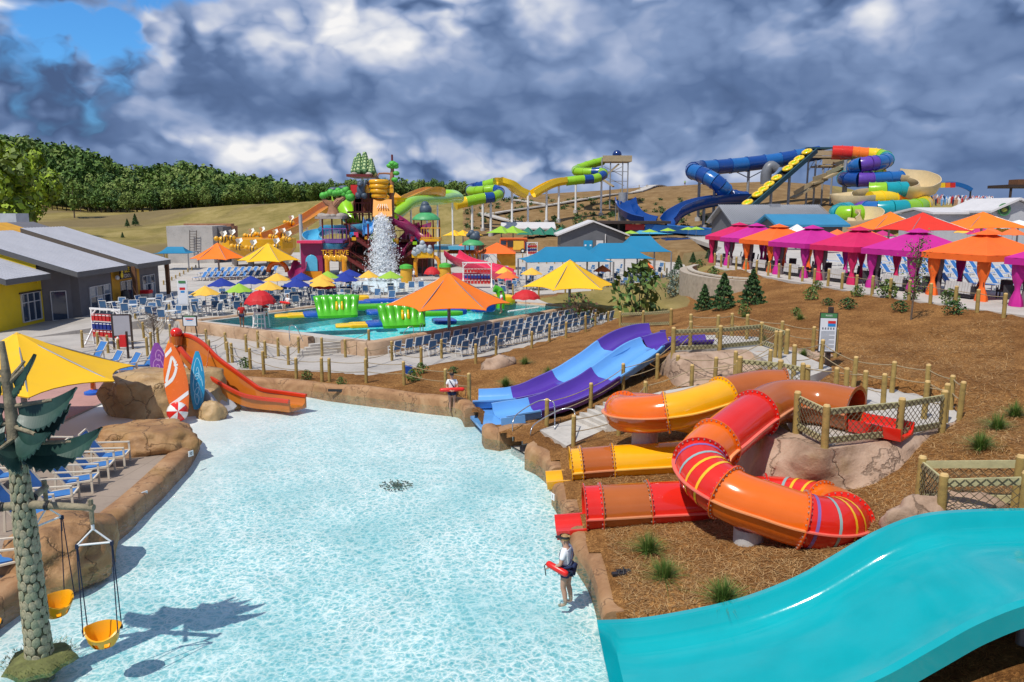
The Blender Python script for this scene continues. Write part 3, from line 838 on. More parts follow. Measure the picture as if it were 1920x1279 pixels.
def tube_slide(name, label, pts, r, secs, stripes, foots, exit_m, seam_mats=None, n=26):
 """pts: centre line; secs: list of (end position in points, material)"""
 NS = 10
 P = spline(pts, NS)
 base = P[-1].copy(); base.z = 0
 t = thing(name, label, 'water slide', base)
 fr = frames(P)
 def ringpts(i, rr, n=n):
  T_, x, u = fr[i]
  xs = Vector((T_.y, -T_.x, 0)).normalized()
  us = xs.cross(T_).normalized()
  return [P[i] + xs * (math.cos(2 * PI * j / n) * rr) + us * (math.sin(2 * PI * j / n) * rr) for j in range(n)]
 a = 0
 for end, mt in secs:
  b = min(len(P) - 1, round(end * NS))
  m_ = MB()
  R_ = [ringpts(i, r) for i in range(a, b + 1)]
  I_ = [ringpts(i, r - .035) for i in range(a, b + 1)]
  for R2, flip in ((R_, 0), (I_, 1)):
   vs = [q for row in R2 for q in row]
   fs = []
   for i in range(b - a):
    for j in range(n):
     f = (i * n + j, i * n + (j + 1) % n, (i + 1) * n + (j + 1) % n, (i + 1) * n + j)
     fs.append(f[::-1] if not flip else f)
   m_._add(vs, fs)
  sec = m_.obj('tube_section', mt, t, smooth=True)
  for i in (a, b):
   fl = MB()
   T_ = fr[i][0]
   o_ = .022 if i == a else -.022
   A = ringpts(i, r - .03); B = ringpts(i, r + .085)
   for s0, s1 in ((0, o_),):
    vs = [q for q in A] + [q for q in B] + [q + T_ * s1 for q in A] + [q + T_ * s1 for q in B]
    fs = []
    for j in range(n):
     j2 = (j + 1) % n
     fs += [(j, j2, n + j2, n + j), (2 * n + j, 3 * n + j, 3 * n + j2, 2 * n + j2), (n + j, n + j2, 3 * n + j2, 3 * n + j), (j, 2 * n + j, 2 * n + j2, j2)]
    fl._add(vs, fs)
   fl.obj('flange', mt, sec)
  for side in (0, n // 2):
   sm = MB()
   rows = []
   for i in range(a, b + 1):
    p0 = ringpts(i, r - .01)[side]; p1 = ringpts(i, r + .085)[side]
    up = Vector((0, 0, .018))
    rows.append([p0 + up, p1 + up, p1 - up, p0 - up])
   vs = [q for row in rows for q in row]
   k = len(rows)
   sm._add(vs, [(i * 4 + j, i * 4 + (j + 1) % 4, (i + 1) * 4 + (j + 1) % 4, (i + 1) * 4 + j) for i in range(k - 1) for j in range(4)])
   sm.obj('seam', m_seam[mt.name], sec)
  bo = MB()
  for i, o_ in ((a, .034), (b, -.034)):
   for j, q in enumerate(ringpts(i, r + .045, 30)):
    q = q + fr[i][0] * o_
    bo.box(q, (.03, .03, .03))
  tag(bo.obj('bolts', m_bolt, sec), kind='stuff')
  a = b
 for pos, mt, w in stripes:
  i = round(pos * NS)
  m_ = MB()
  A = ringpts(i, r + .008)
  d = fr[i][0] * (w / 2)
  vs = [q - d for q in A] + [q + d for q in A]
  m_._add(vs, [(j, n + j, n + (j + 1) % n, (j + 1) % n) for j in range(n)])
  m_.obj('stripe', mt, t, smooth=True)
 for (x, y, z0, z1, rr) in foots:
  m_ = MB(); m_.cyl((x, y, z0), (x, y, z1), rr, n=20)
  m_.obj('concrete_footing', m_foot, t, smooth=40)
 def trough(p0, p1, mt, w, h, nm):
  m_ = MB()
  path = [p0, p0.lerp(p1, .5), p1]
  pr = [(-w - .06, h), (-w, h), (-w + .05, .1), (-w + .2, 0), (w - .2, 0), (w - .05, .1), (w, h), (w + .06, h), (w + .06, h - .05), (w - .02, -.06), (-w + .02, -.06), (-w - .06, h - .05)]
  m_.sweep(path, pr, closed=True, caps=True)
  return m_.obj(nm, mt, t, smooth=40)
 e = P[-1]; d = fr[-1][0]
 trough(e - Vector((0, 0, r * .8)) - d * .1, e + Vector((0, 0, -r * .9)) + Vector((d.x, d.y, 0)).normalized() * .75, exit_m, r * .8, .22, 'run_out')
 return t, P, trough
m_stp = M('violet_stripe', (.22, .12, .36), .3)
m_stt = M('grey_teal_stripe', (.28, .42, .42), .3)
m_sty = M('yellow_stripe', (.85, .47, .02), .3)
ptsB = [(9.9, 21.6, 3.02), (9.1, 22.4, 3.05), (8.0, 22.5, 3.05), (6.9, 21.5, 2.9), (5.75, 20.25, 2.62), (4.95, 19.35, 2.36), (4.88, 18.55, 2.12), (5.35, 17.85, 1.88), (6.15, 17.45, 1.68), (6.95, 17.2, 1.5), (7.65, 17.35, 1.36), (8.1, 17.95, 1.24), (8.15, 18.8, 1.12), (7.6, 19.6, 1.02), (6.8, 20.0, .94), (5.2, 19.95, .86), (3.7, 19.95, .78), (2.75, 19.95, .72), (1.95, 19.95, .68)]
stB = []
for c_, lst in ((5.45, ((.0, m_stp), (.35, m_stt), (.65, m_sty), (1.0, m_sty))), (9.05, ((.0, m_stp), (.4, m_stt), (.8, m_sty), (1.15, m_sty))), (12.6, ((.0, m_sty), (.35, m_sty), (.7, m_stt)))):
 for o_, mt in lst: stB.append((c_ + o_, mt, .075))
tb, PB, trB = tube_slide('tube_slide', 'red and orange tube slide with striped bends and a red mouth at the pool', ptsB, .65,
 [(2.9, m_brn), (4.3, m_red), (5.2, m_org), (6.85, m_red), (8.75, m_org), (10.7, m_red), (12.3, m_org), (13.9, m_red), (16.0, m_red), (17.4, m_brn), (18, m_red)], stB, [(5.75, 17.75, 0, 1.12, .36)], m_red)
trB(Vector((10.9, 20.6, 2.56)), PB[0] + Vector((0, 0, -.45)), m_red, .5, .30, 'entry_trough')
ptsA = [(8.75, 24.2, 3.1), (8.0, 24.25, 3.08), (7.0, 23.85, 3.0), (6.0, 23.25, 2.85), (5.1, 22.95, 2.68), (4.2, 23.15, 2.5), (3.62, 23.9, 2.32), (3.7, 24.9, 2.16), (4.5, 25.6, 2.0), (5.6, 25.8, 1.82), (6.7, 25.5, 1.6), (7.3, 24.75, 1.38), (7.0, 23.95, 1.2), (6.1, 23.5, 1.05), (5.0, 23.4, .95), (3.9, 23.45, .86), (2.75, 23.5, .76), (1.85, 23.5, .68)]
ta, PA, trA = tube_slide('tube_slide', 'yellow and orange tube slide with its yellow mouth at the pool', ptsA, .58,
 [(2.4, m_brn), (4.4, m_yel), (7.0, m_org), (8.6, m_org), (10.5, m_yel), (13.2, m_brn), (15.6, m_yel), (16.6, m_brn), (17, m_yel)], [], [(4.25, 23.9, .4, 2.0, .42)], m_yel)
trA(Vector((9.7, 24.0, 2.62)), PA[0] + Vector((0, 0, -.45)), m_yel, .45, .4, 'entry_trough')
t = thing('double_slide', 'purple and sky blue two-lane open slide running down to the wave pool', 'water slide', (2.5, 33, 0))
def lane_prof(w, hl, hr):
 top = [(-w - .1, hl - .06), (-w - .1, hl), (-w, hl), (-w + .1, .14), (-w + .28, 0), (-.1, 0), (0, .05), (.1, 0), (w - .28, 0), (w - .1, .14), (w, hr), (w + .1, hr), (w + .1, hr - .06)]
 bot = [(w + .03, hr - .08), (w - .06, .02), (w - .26, -.08), (-w + .26, -.08), (-w + .06, .02), (-w - .03, hl - .08)]
 return top + bot
farl = [G(893, 757, .12), G(925, 756, .16), G(965, 752, .26), G(1010, 740, .5), G(1060, 718, .9), G(1100, 694, 1.4), G(1140, 668, 1.95), G(1180, 643, 2.42), G(1215, 630, 2.62), G(1232, 628, 2.65)]
nearl = [G(937, 786, .10), G(965, 781, .16), G(1005, 774, .28), G(1050, 760, .52), G(1100, 737, .9), G(1140, 712, 1.38), G(1180, 684, 1.92), G(1220, 658, 2.42), G(1262, 646, 2.68), G(1330, 641, 2.78)]
dn = 6
farp = spline(farl, dn); nearp = spline(nearl, dn)
for path, cuts, cols in ((farp, (0, 2, 4.05, 6.3, 9), (m_lbl, m_pur, m_lbl, m_pur)), (nearp, (0, 2, 5.0, 7.2, 8, 9), (m_lbl, m_pur, m_lbl, m_pur, m_pur))):
 path = path[::-1]
 nst = len(path) - 1
 for k in range(len(cols)):
  a = nst - round(cuts[k + 1] * dn); b = nst - round(cuts[k] * dn)
  m_ = MB()
  flat = k == 4
  m_.sweep(path[a:b + 1], lane_prof(.98, .40, .44) if not flat else lane_prof(.6, .22, .24), closed=True, caps=True)
  m_.obj('slide_section', cols[k], t, smooth=40)
m_ = MB()
m_.poly([G(875, 772, .07), G(905, 804, .07), G(945, 800, .07), G(950, 760, .09), G(895, 762, .09)][::-1])
m_.prism([tuple(G(px, py, .06)[:2]) for px, py in ((872, 770), (906, 806), (948, 800), (952, 756), (892, 756))], -.05, .06)
m_.obj('run_out', m_lbl, t)
for p in (farp[30], farp[42], nearp[30], nearp[40]):
 m_ = MB(); m_.cyl((p.x, p.y, hz(p.x, p.y) - .3), (p.x, p.y, p.z - .05), .09, n=10)
 m_.obj('support', m_steel, t, smooth=40)
m_ = MB()
a, b = nearp[2], nearp[10]
m_.bar(G(985, 790, .5), G(940, 796, .42), .04, .5);
m_.obj('end_panel', m_lbl, t)
t = thing('wide_slide', 'orange wide slide with red rims beside the surfboard rock', 'water slide', G(450, 745, 0))
m_osl = M('amber_slide', (.50, .15, .018), .13, .10, 1.2, coat=.4)
m_rim = M('red_rim', (.62, .045, .010), .2, .05, coat=.3)
farR = spline([G(331, 627, 3.0), G(357, 630, 2.95), G(382, 645, 2.62), G(407, 670, 2.05), G(440, 695, 1.5), G(470, 717, .98), G(492, 730, .68), G(532, 736, .5), G(574, 742, .42)], 5)
nearR = spline([G(337, 652, 2.7), G(352, 670, 2.3), G(377, 692, 1.78), G(402, 712, 1.35), G(432, 730, .92), G(460, 742, .62), G(495, 748, .44), G(518, 750, .40), G(542, 753, .36)], 5)
vs = []; nrow = 12
for a, b in zip(farR, nearR):
 lo = min(a.z, b.z) - .38
 w = (a - b); w.z = 0
 w.normalize()
 low = Vector((0, 0, 1))
 A0 = Vector((a.x, a.y, lo)); B0 = Vector((b.x, b.y, lo))
 vs += [a, a - w * .06 - low * .1, A0.lerp(B0, .10) + low * .12, A0.lerp(B0, .25), A0.lerp(B0, .75), A0.lerp(B0, .92) + low * .1, b + w * .05 - low * .05, b,
           b - low * .42, B0 - low * .12, A0 - low * .12, Vector((a.x, a.y, lo - .1))]
k = len(farR)
m_ = MB()
m_._add(vs, [(i * nrow + j, i * nrow + (j + 1) % nrow, (i + 1) * nrow + (j + 1) % nrow, (i + 1) * nrow + j) for i in range(k - 1) for j in range(nrow)] + [tuple(range(nrow)), tuple((k - 1) * nrow + j for j in range(nrow))])
m_.obj('slide_bed', m_osl, t, smooth=50)
for rim in (farR, nearR):
 m_ = MB(); m_.sweep(rim, [(-.09, -.07), (-.09, .05), (-.05, .08), (.05, .08), (.09, .05), (.09, -.07)], closed=True, caps=True)
 m_.obj('rim', m_rim, t, smooth=40)
m_ = MB()
for p in (farR[15], farR[22], nearR[14], nearR[20]):
 pass
p0 = farR[0]
for k in range(6):
 m_ = MB(); m_.cyl((p0.x + .1, p0.y - .3 - .05 * (k % 2), .15 + k * .48), (p0.x + .1, p0.y - .3, .55 + k * .48), .28, .30, n=12)
 m_.obj('log_block', (m_rim, m_brn)[k % 2], t, smooth=40)
m_ = MB(); m_.ball((p0.x + .12, p0.y - .28, 3.12), .27, 12, 8, (1, 1, .9)); m_.obj('finial', m_red, t, smooth=True)
m_ = MB(); m_.cyl(farR[12], nearR[12] + Vector((0, 0, .15)), .025, n=8); m_.obj('cross_rail', m_brn, t)
def fbm(p, o=4, rg=False):
 s = 0; a = 1.; p = Vector(p)
 for _ in range(o):
  q = noise.noise(p)
  s += a * ((1 - abs(q) * 2) if rg else q); a *= .5; p = p * 2.03 + Vector((5.2, 1.3, 2.7))
 return s
def rockface(name, label, cols, mat, back=.9, amp=.22, nu=8, nv=12, sc_=.55, seed=0, cat='rock wall'):
 """cols: (bottom, top) point pairs along the face, listed left to right as seen from its front"""
 B = spline([Vector(c[0]) for c in cols], nu); Tt = spline([Vector(c[1]) for c in cols], nu)
 k = len(B)
 vs = []; rows = nv + 4
 for i in range(k):
  d = (Tt[min(i + 1, k - 1)] - Tt[max(i - 1, 0)]); d.z = 0; d.normalize()
  nrm = Vector((d.y, -d.x, 0))
  for j in range(rows):
   if j <= nv:
    f = j / nv
    p = B[i].lerp(Tt[i], f)
    q = p * sc_ + Vector((seed, 0, 0))
    w = (amp * fbm(q, 4) + amp * .7 * fbm(q * .7 + Vector((9, 9, 9)), 3, True) - amp * .4) * (1 if f < .9 else .5)
    p = p + nrm * (w + .10 * math.sin(f * PI)) + Vector((0, 0, .25 * w * f))
   else:
    g = (j - nv) / 3
    p = Tt[i] - nrm * (back * g) + Vector((0, 0, .04 * fbm(Tt[i] * 1.3, 2) - (0.0 if g < .9 else .5)))
   vs.append(p)
 fs = [(i * rows + j, (i + 1) * rows + j, (i + 1) * rows + j + 1, i * rows + j + 1) for i in range(k - 1) for j in range(rows - 1)]
 m_ = MB(); m_._add(vs, fs)
 o = m_.obj(name, mat, smooth=35)
 return tag(o, label, cat)
rockface('rock_wall', 'tall pinkish rock wall under the netted landing of the red tube slide',
 [((5.9, 22.6, .5), (6.9, 23.4, 2.3)), ((6.6, 21.5, .6), (7.2, 21.9, 2.4)), (G(1400, 915, .8), G(1448, 822, 2.36)), (G(1440, 930, .85), G(1490, 826, 2.40)), (G(1500, 935, .95), G(1540, 842, 2.42)), (G(1560, 932, 1.1), G(1600, 836, 2.42)), (G(1630, 918, 1.4), G(1690, 822, 2.42)), (G(1700, 880, 1.8), G(1758, 806, 2.42)), (G(1745, 840, 2.2), G(1790, 792, 2.42))], m_pinkrock, 1.2, .2, 8, 14, .7)
rockface('rock_wall', 'low pinkish rock wall below the start of the purple slide',
 [(G(1235, 700, 1.5), G(1258, 660, 2.72)), (G(1262, 722, 1.55), G(1285, 668, 2.74)), (G(1320, 722, 1.75), G(1345, 664, 2.74)), (G(1400, 712, 2.0), G(1420, 660, 2.74)), (G(1470, 700, 2.3), G(1500, 656, 2.74)), (G(1540, 690, 2.4), G(1540, 668, 2.72))], m_pinkrock, 1.0, .14, 7, 10, .7, 4)
def boulder(name, label, c, size, mat, seed=0, sub=4, amp=.28, sc_=1.1, rz=0., flat=None):
 bm = bmesh.new()
 bmesh.ops.create_icosphere(bm, subdivisions=sub, radius=1)
 for v in bm.verts:
  p = v.co.copy()
  w = 1 + amp * fbm(p * sc_ + Vector((seed, seed * .7, 0)), 4) + amp * .6 * (fbm(p * sc_ * .8 + Vector((0, seed, 3)), 3, True) - .6)
  q = p * w
  if flat: q.z = min(q.z, flat + .05 * noise.noise(p * 3))
  v.co = Vector((q.x * size[0], q.y * size[1], max(q.z, -.35) * size[2]))
 me = bpy.data.meshes.new(name); bm.to_mesh(me); bm.free()
 me.materials.append(mat)
 me.polygons.foreach_set('use_smooth', [True] * len(me.polygons))
 o = bpy.data.objects.new(name, me); COL.objects.link(o)
 o.location = c; o.rotation_euler.z = rz
 return tag(o, label, 'boulder')
boulder('boulder', 'big brown and tan boulder where the lounge deck meets the white beach', G(272, 842, 0), (1.85, 1.45, 1.12), m_brownrock, 3, 5, .26, 1.1, -.1, .78)
boulder('boulder', 'brown boulder behind the stone trunk of the swing tree', G(118, 1046, .1), (1.15, 1.3, 1.15), m_brownrock, 8, 5, .22, 1.1, .3, .9)
boulder('boulder', 'small pale boulder on the mulch in front of the rows of blue chairs', T(935, 688, .5), (.85, .5, .55), m_pinkrock, 5, 3, .35, 1.3, .3)
boulder('boulder', 'pinkish rock under the corner post of the netted rail above the teal slide', T(1722, 985, 1.6), (.75, .6, .6), m_pinkrock, 12, 4, .3, 1.2, .4)
boulder('boulder', 'low pinkish rock behind the teal slide near the right edge', T(1800, 962, 2.1), (.9, .5, .42), m_pinkrock, 21, 4, .3, 1.2, .1)
boulder('boulder', 'grey brown rock in the bottom right corner beneath the teal slide', Vector((9.35, 10.75, 1.95)), (.5, .45, .4), m_brownrock, 31, 4, .3, 1.2, .5)
boulder('boulder', 'rough rock beside the gravel under the teal slide', Vector((8.3, 10.75, 1.65)), (.3, .25, .2), m_pinkrock, 37, 4, .3, 1.2, .1)
me_post = {}
def post_mesh(h, r=.085):
 k = (round(h, 2), r)
 if k not in me_post:
  m_ = MB()
  m_.lathe([(r * 1.02, -.3), (r, h * .3), (r * .97, h - .05)], 10)
  m_.mat(1).lathe([(r * .97, h - .05), (r * .75, h), (0, h + .012)], 10)
  me_post[k] = m_.mesh('post', [m_wood, m_cut], smooth=40)
 return me_post[k]
def add_post(p, parent, h, r=.085):
 o = bpy.data.objects.new('post', post_mesh(h, r))
 o.location = Vector(p) - parent.location
 o.rotation_euler = (rnd(-.02, .02), rnd(-.02, .02), rnd(0, 6))
 o.parent = parent
 COL.objects.link(o)
 return o
def rope(a, b, sag, r=.018, n=6):
 pts = []
 for i in range(n + 1):
  f = i / n
  p = Vector(a).lerp(Vector(b), f)
  p.z -= sag * 4 * f * (1 - f)
  pts.append(p)
 return pts
def rope_fence(label, pts, h=1.05, levels=(.86, .48), r=.085, rr=.018, group=None):
 t = thing('rope_fence', label, 'fence', pts[0], group)
 for p in pts: add_post(p, t, h * rnd(.96, 1.04), r)
 for lv in levels:
  for a, b in zip(pts[:-1], pts[1:]):
   m_ = MB()
   m_.tube(rope(a + Vector((0, 0, h * lv)), b + Vector((0, 0, h * lv)), .035 * (b - a).length ** .9), rr, 5)
   m_.obj('rope', m_rope, t)
 return t
def TT(*px, z0=1.0): return [T(a, b, z0) for a, b in px]
def net_rail(label, pts, h=1.1):
 """posts, two timbers a bay and a diamond net laced on them"""
 t = thing('netted_rail', label, 'railing', pts[0])
 for p in pts: add_post(p, t, h + .12, .10)
 for a, b in zip(pts[:-1], pts[1:]):
  for z in (h * .92, h * .16):
   m_ = MB(); m_.bar(a + Vector((0, 0, z)), b + Vector((0, 0, z)), .05, .17); m_.obj('timber_rail', m_board, t)
  L = (b - a); Lh = math.hypot(L.x, L.y); d = L / Lh
  nv = Vector((d.y, -d.x, 0)).normalized() * .04
  m_ = MB()
  z0, z1 = h * .10, h * .99
  s = .19; H = z1 - z0
  k = int((Lh + H) / s)
  for i in range(k):
   u0 = i * s - H
   for sg in (0, 1):
    ua, ub = (u0, u0 + H)
    za, zb = (z0, z1) if not sg else (z1, z0)
    f0 = max(0, -ua / H); f1 = min(1, (Lh - ua) / H)
    if f1 <= f0: continue
    A = a + d * (ua + H * f0) + Vector((0, 0, za + (zb - za) * f0)) + nv
    B_ = a + d * (ua + H * f1) + Vector((0, 0, za + (zb - za) * f1)) + nv
    m_.bar(A, B_, .013)
  tag(m_.obj('net', m_net, t), kind='stuff')
 return t
h1 = 1.15
rope_fence('rope fence on tall logs curving along the back of the slide landing', TT((1487, 718), (1538, 706), (1600, 728), (1672, 736), (1737, 748), (1782, 768), (1799, 782), z0=2.45), h1)
rope_fence('rope fence of close set logs in the middle of the slide landing', [G(1503, 742, 2.45), G(1565, 752, 2.45), G(1585, 756, 2.45), G(1620, 758, 2.45), G(1655, 768, 2.45)], h1)
rope_fence('single inner log pair with slack rope at the corner of the slide landing', [G(1732, 785, 2.45), G(1772, 792, 2.45)], h1)
rope_fence('rope fence behind the start of the purple slide beneath the conifers', TT((1294, 632), (1345, 634), (1372, 630), (1400, 636), (1465, 648), (1524, 660), (1566, 668), z0=2.75), h1)
rope_fence('rope fence along the upper path between the two rock walls', TT((1270, 715), (1340, 720), (1378, 712), (1452, 690), (1462, 672), z0=2.2), h1)
rope_fence('rope fence climbing beside the pool stairs past the yellow tube slide', [T(1075, 838, .8), T(1160, 815, 1.), T(1210, 770, 1.2), T(1296, 738, 1.7), T(1382, 728, 2.), T(1442, 708, 2.3)], h1)
rope_fence('rope fence on the purple slide side of the pool stairs', [T(1025, 800, .5), T(1107, 770, .8), T(1168, 732, 1.), T(1232, 712, 1.5), T(1292, 690, 1.7)], h1)
net_rail('netted timber rail at the front edge of the red slide landing', [G(1493, 808, 2.45), G(1546, 838, 2.45), G(1684, 822, 2.45), G(1766, 806, 2.45)], 1.05)
net_rail('netted timber rail in front of the purple slide start', [G(1262, 660, 2.75), G(1349, 656, 2.75), G(1427, 648, 2.75), G(1474, 664, 2.75)], .95)
net_rail('short netted rail behind the yellow tube slide start', [G(1385, 722, 2.45), G(1462, 730, 2.45), G(1512, 742, 2.45)], .95)
net_rail('netted timber rail on the mulch above the teal slide', [T(1904, 950, 2.3), T(1722, 945, 2.2), T(1762, 985, 1.9), T(1915, 985, 2.0)], 1.05)
net_rail('distant netted rail left of the fence above the purple slide', TT((1163, 612), (1206, 612), (1258, 610), z0=1.6), .9)
t = thing('pool_stairs', 'pale concrete stairs with landing between purple and yellow slides', 'stairs', G(1060, 800, .4))
m_step = M('stair_concrete', (.50, .465, .42), .85, .1, 2, bump=.3, bscale=20, dirt=.25)
m_nose = M('dark_nosing', (.03, .03, .03), .7, .05)
bq = [G(1040, 822, .45), G(1085, 806, .45), G(1010, 800, .45)]
mb = MB(); mb.prism([tuple(G(px, py, .48)[:2]) for px, py in ((1012, 806), (1075, 786), (1128, 808), (1062, 836))], -.2, .48); mb.obj('landing', m_step, t)
s0 = [G(1072, 786, .48), G(1128, 810, .48)]; s1 = [G(1160, 748, 1.42), G(1186, 772, 1.42)]
for k in range(6):
 f0 = k / 6; f1 = (k + 1) / 6
 a0 = s0[0].lerp(s1[0], f0); a1 = s0[1].lerp(s1[1], f0); b0 = s0[0].lerp(s1[0], f1 + .02); b1 = s0[1].lerp(s1[1], f1 + .02)
 mb = MB(); mb.prism([tuple(q[:2]) for q in (a0, a1, b1, b0)], .1, .48 + (k + 1) * .157); mb.obj('step', m_step, t)
for k in range(3):
 mb = MB(); c0 = G(958 + k * 20, 826 - k * 7, .12); c1 = G(994 + k * 20, 846 - k * 7, .12)
 dn_ = Vector((.42, .12, 0))
 z1 = -.1 + k * .18
 mb.prism([tuple(q[:2]) for q in (c0, c1, c1 + dn_ * 1.6, c0 + dn_ * 1.6)], -.5, z1); st_o = mb.obj('step', m_step, t)
 mb = MB(); mb.bar(Vector((c0.x, c0.y, z1 + .004)), Vector((c1.x, c1.y, z1 + .004)), .07, .01); mb.obj('nosing', m_nose, st_o)
def handrail(label, pts, r=.024, posts=()):
 t = thing('handrail', label, 'handrail', pts[0])
 mb = MB(); mb.tube(spline(pts, 5), r, 8); mb.obj('rail', m_steel, t, smooth=True)
 for a, b in posts:
  mb = MB(); mb.cyl(a, b, r, n=8); mb.obj('upright', m_steel, t, smooth=True)
 return t
handrail('bent steel handrail on the purple slide side of the pool stairs', [G(962, 827, .0), G(962, 790, .75), G(975, 772, .98), G(1010, 752, 1.28), G(1034, 752, 1.3), G(1040, 765, 1.1), G(1040, 806, .48)])
handrail('bent steel handrail on the yellow slide side of the pool stairs', [G(995, 836, .0), G(996, 806, .65), G(1010, 790, .85), G(1052, 768, 1.2), G(1074, 768, 1.25), G(1078, 782, 1.0), G(1078, 828, .48)])
rope_fence('rope fence along the mulch at the far end of the wave pool', TT((428, 680), (470, 692), (495, 702), (556, 714), (604, 716), (618, 716), (687, 718), (758, 722), (836, 738), (880, 748), z0=.3), 1.2)
rope_fence('rope fence around the lounge chairs behind the surfboard rock', TT((155, 652), (185, 658), (203, 662), (224, 672), (277, 668), (284, 658), z0=.15), 1.15)
rope_fence('rope fence beside the thin bare tree on the plaza', TT((255, 612), (270, 634), (297, 646), (318, 598), z0=.15), 1.1)
rope_fence('rope fence crossing the path to the activity pool steps', TT((320, 640), (328, 662), (388, 650), (393, 672), (424, 656), (436, 680), z0=.15), 1.1)
rope_fence('rope fence below the rock wall of the activity pool', TT((462, 660), (498, 672), (484, 652), (522, 668), (541, 684), (561, 666), z0=.15), 1.1)
rope_fence('rope fence at the corner of the activity pool wall', [G(604, 668, .15), G(648, 670, .15), G(692, 652, .5)], 1.1)
rope_fence('rope fence between the mulch bank and the rows of blue chairs', TT((688, 690), (735, 676), (790, 688), (828, 672), (892, 682), (930, 664), (997, 654), (1030, 640), (1061, 634), (1098, 622), (1116, 614), (1140, 610), (1163, 600), z0=.5), 1.1)
m_blade = M('grass_blade', (.085, .17, .025), .6, .3, 6)
m_blade2 = M('dry_blade', (.20, .22, .05), .6, .3, 6)
def tuft_mesh(n, h, spread, seed):
 rg = random.Random(seed)
 mb = MB()
 for i in range(n):
  mb.mat(1 if rg.random() < .22 else 0)
  an = rg.uniform(0, 2 * PI); r0 = rg.uniform(0, .1) * spread / .4
  lean = abs(rg.gauss(0, .75)) * spread; hh = h * rg.uniform(.6, 1.1) * (1 - .3 * min(1, lean / spread))
  dx, dy = math.cos(an), math.sin(an); w = rg.uniform(.006, .013)
  px, py = -dy * w, dx * w
  pts = []
  for q in (0, .4, .75, 1):
   rr = r0 + lean * q ** 1.8
   pts.append((rr * dx, rr * dy, hh * (q - .35 * q * q * lean / spread), 1 - q))
  for (x0, y0, z0, w0), (x1, y1, z1, w1) in zip(pts[:-1], pts[1:]):
   mb.quad((x0 - px * w0, y0 - py * w0, z0), (x0 + px * w0, y0 + py * w0, z0), (x1 + px * w1, y1 + py * w1, z1), (x1 - px * w1, y1 - py * w1, z1))
 return mb.mesh('grass_tuft', [m_blade, m_blade2])
tufts = [tuft_mesh(420, .66, .55, s) for s in range(4)]
TUFT = [(1216, 1036, 1.0, 'in front of the red tube slide beside the long coping'), (1246, 1086, 1.0, 'left of the middle between the red slide and the dark sandals'), (1356, 1128, 1.05, 'nearest the teal slide on the near mulch'), (1838, 842, 1.0, 'nearest of three on the slope right of the landing'), (1870, 806, .95, 'middle one of three on the slope right of the landing'), (1904, 782, .9, 'highest of three on the slope right of the landing'), (948, 724, .95, 'near the top of the purple slide foot'), (1028, 704, .9, 'beside the purple slide halfway up the bank'), (984, 684, .9, 'right of the pale boulder on the bank'), (1507, 668, .7, 'just left of the rules sign'), (1430, 640, .7, 'behind the rope fence above the purple slide'), (1500, 600, .75, 'on the hill above the rules sign'), (1395, 596, .6, 'below the tallest conifer')]
for i, (px, py, s, d) in enumerate(TUFT):
 o = bpy.data.objects.new('grass_tuft', tufts[i % 4]); COL.objects.link(o)
 o.location = T(px, py, 1.5) - Vector((0, 0, .03)); o.rotation_euler.z = rnd(0, 6); o.scale = (s, s, s)
 tag(o, 'green grass tuft ' + d, 'grass tuft', 'ornamental grass tufts on the mulch')
def straw():
 rg = np.random.default_rng(4)
 n = 52000
 yy = 12 + 22 * rg.random(n) ** 1.5
 xx = 2.2 + rg.random(n) * (yy * .62 - 1)
 keep = (xx > 2.4) & ~inside(xx, yy, PLAT) & ~((yy < 14.9) & (xx < 14)) & ~((xx < 3.4) & (yy > 23))
 xx, yy = xx[keep], yy[keep]
 ix = np.clip(np.searchsorted(ax, xx) - 1, 0, len(ax) - 2); iy = np.clip(np.searchsorted(ay, yy) - 1, 0, len(ay) - 2)
 fxx = (xx - ax[ix]) / (ax[ix + 1] - ax[ix]); fyy = (yy - ay[iy]) / (ay[iy + 1] - ay[iy])
 zz = (Z[iy, ix] * (1 - fxx) + Z[iy, ix + 1] * fxx) * (1 - fyy) + (Z[iy + 1, ix] * (1 - fxx) + Z[iy + 1, ix + 1] * fxx) * fyy
 n = len(xx)
 an = rg.random(n) * 2 * PI; L = .05 + .07 * rg.random(n); w = .0045
 tl = rg.normal(0, .25, n)
 dx, dy = np.cos(an) * L, np.sin(an) * L
 px, py = -np.sin(an) * w, np.cos(an) * w
 z = zz + .012 + rg.random(n) * .03
 A = np.stack([xx - dx - px, yy - dy - py, z - tl * L], -1); B = np.stack([xx - dx + px, yy - dy + py, z - tl * L], -1)
 C_ = np.stack([xx + dx + px, yy + dy + py, z + tl * L], -1); D_ = np.stack([xx + dx - px, yy + dy - py, z + tl * L], -1)
 V = np.stack([A, B, C_, D_], 1).reshape(-1, 3)
 Fq = np.arange(4 * n).reshape(n, 4)
 me = bpy.data.meshes.new('pine_straw')
 me.from_pydata(V.tolist(), [], Fq.tolist())
 for c in ((.38, .215, .08), (.52, .33, .145), (.22, .11, .04)): me.materials.append(M('straw_%d' % (c[0] * 100), c, .85, 0))
 me.polygons.foreach_set('material_index', rg.integers(0, 3, n))
 o = bpy.data.objects.new('pine_straw', me); COL.objects.link(o)
 tag(o, 'loose pine straw needles covering the bank beside the tube slides', 'pine straw', kind='stuff')
straw()
m_dbrn = M('dark_brown_steel', (.045, .028, .022), .55, .1)
m_white = M('white_paint', (.80, .80, .79), .4, .03)
m_panel = M('sign_white', (.70, .73, .78), .4, .03)
m_ink = M('ink_grey', (.16, .18, .22), .6, 0)
m_black = M('black_plastic', (.018, .018, .02), .5, .1)
m_navy = M('navy_cloth', (.012, .025, .085), .8, .15)
m_signred = M('sign_red', (.62, .02, .02), .5, 0)
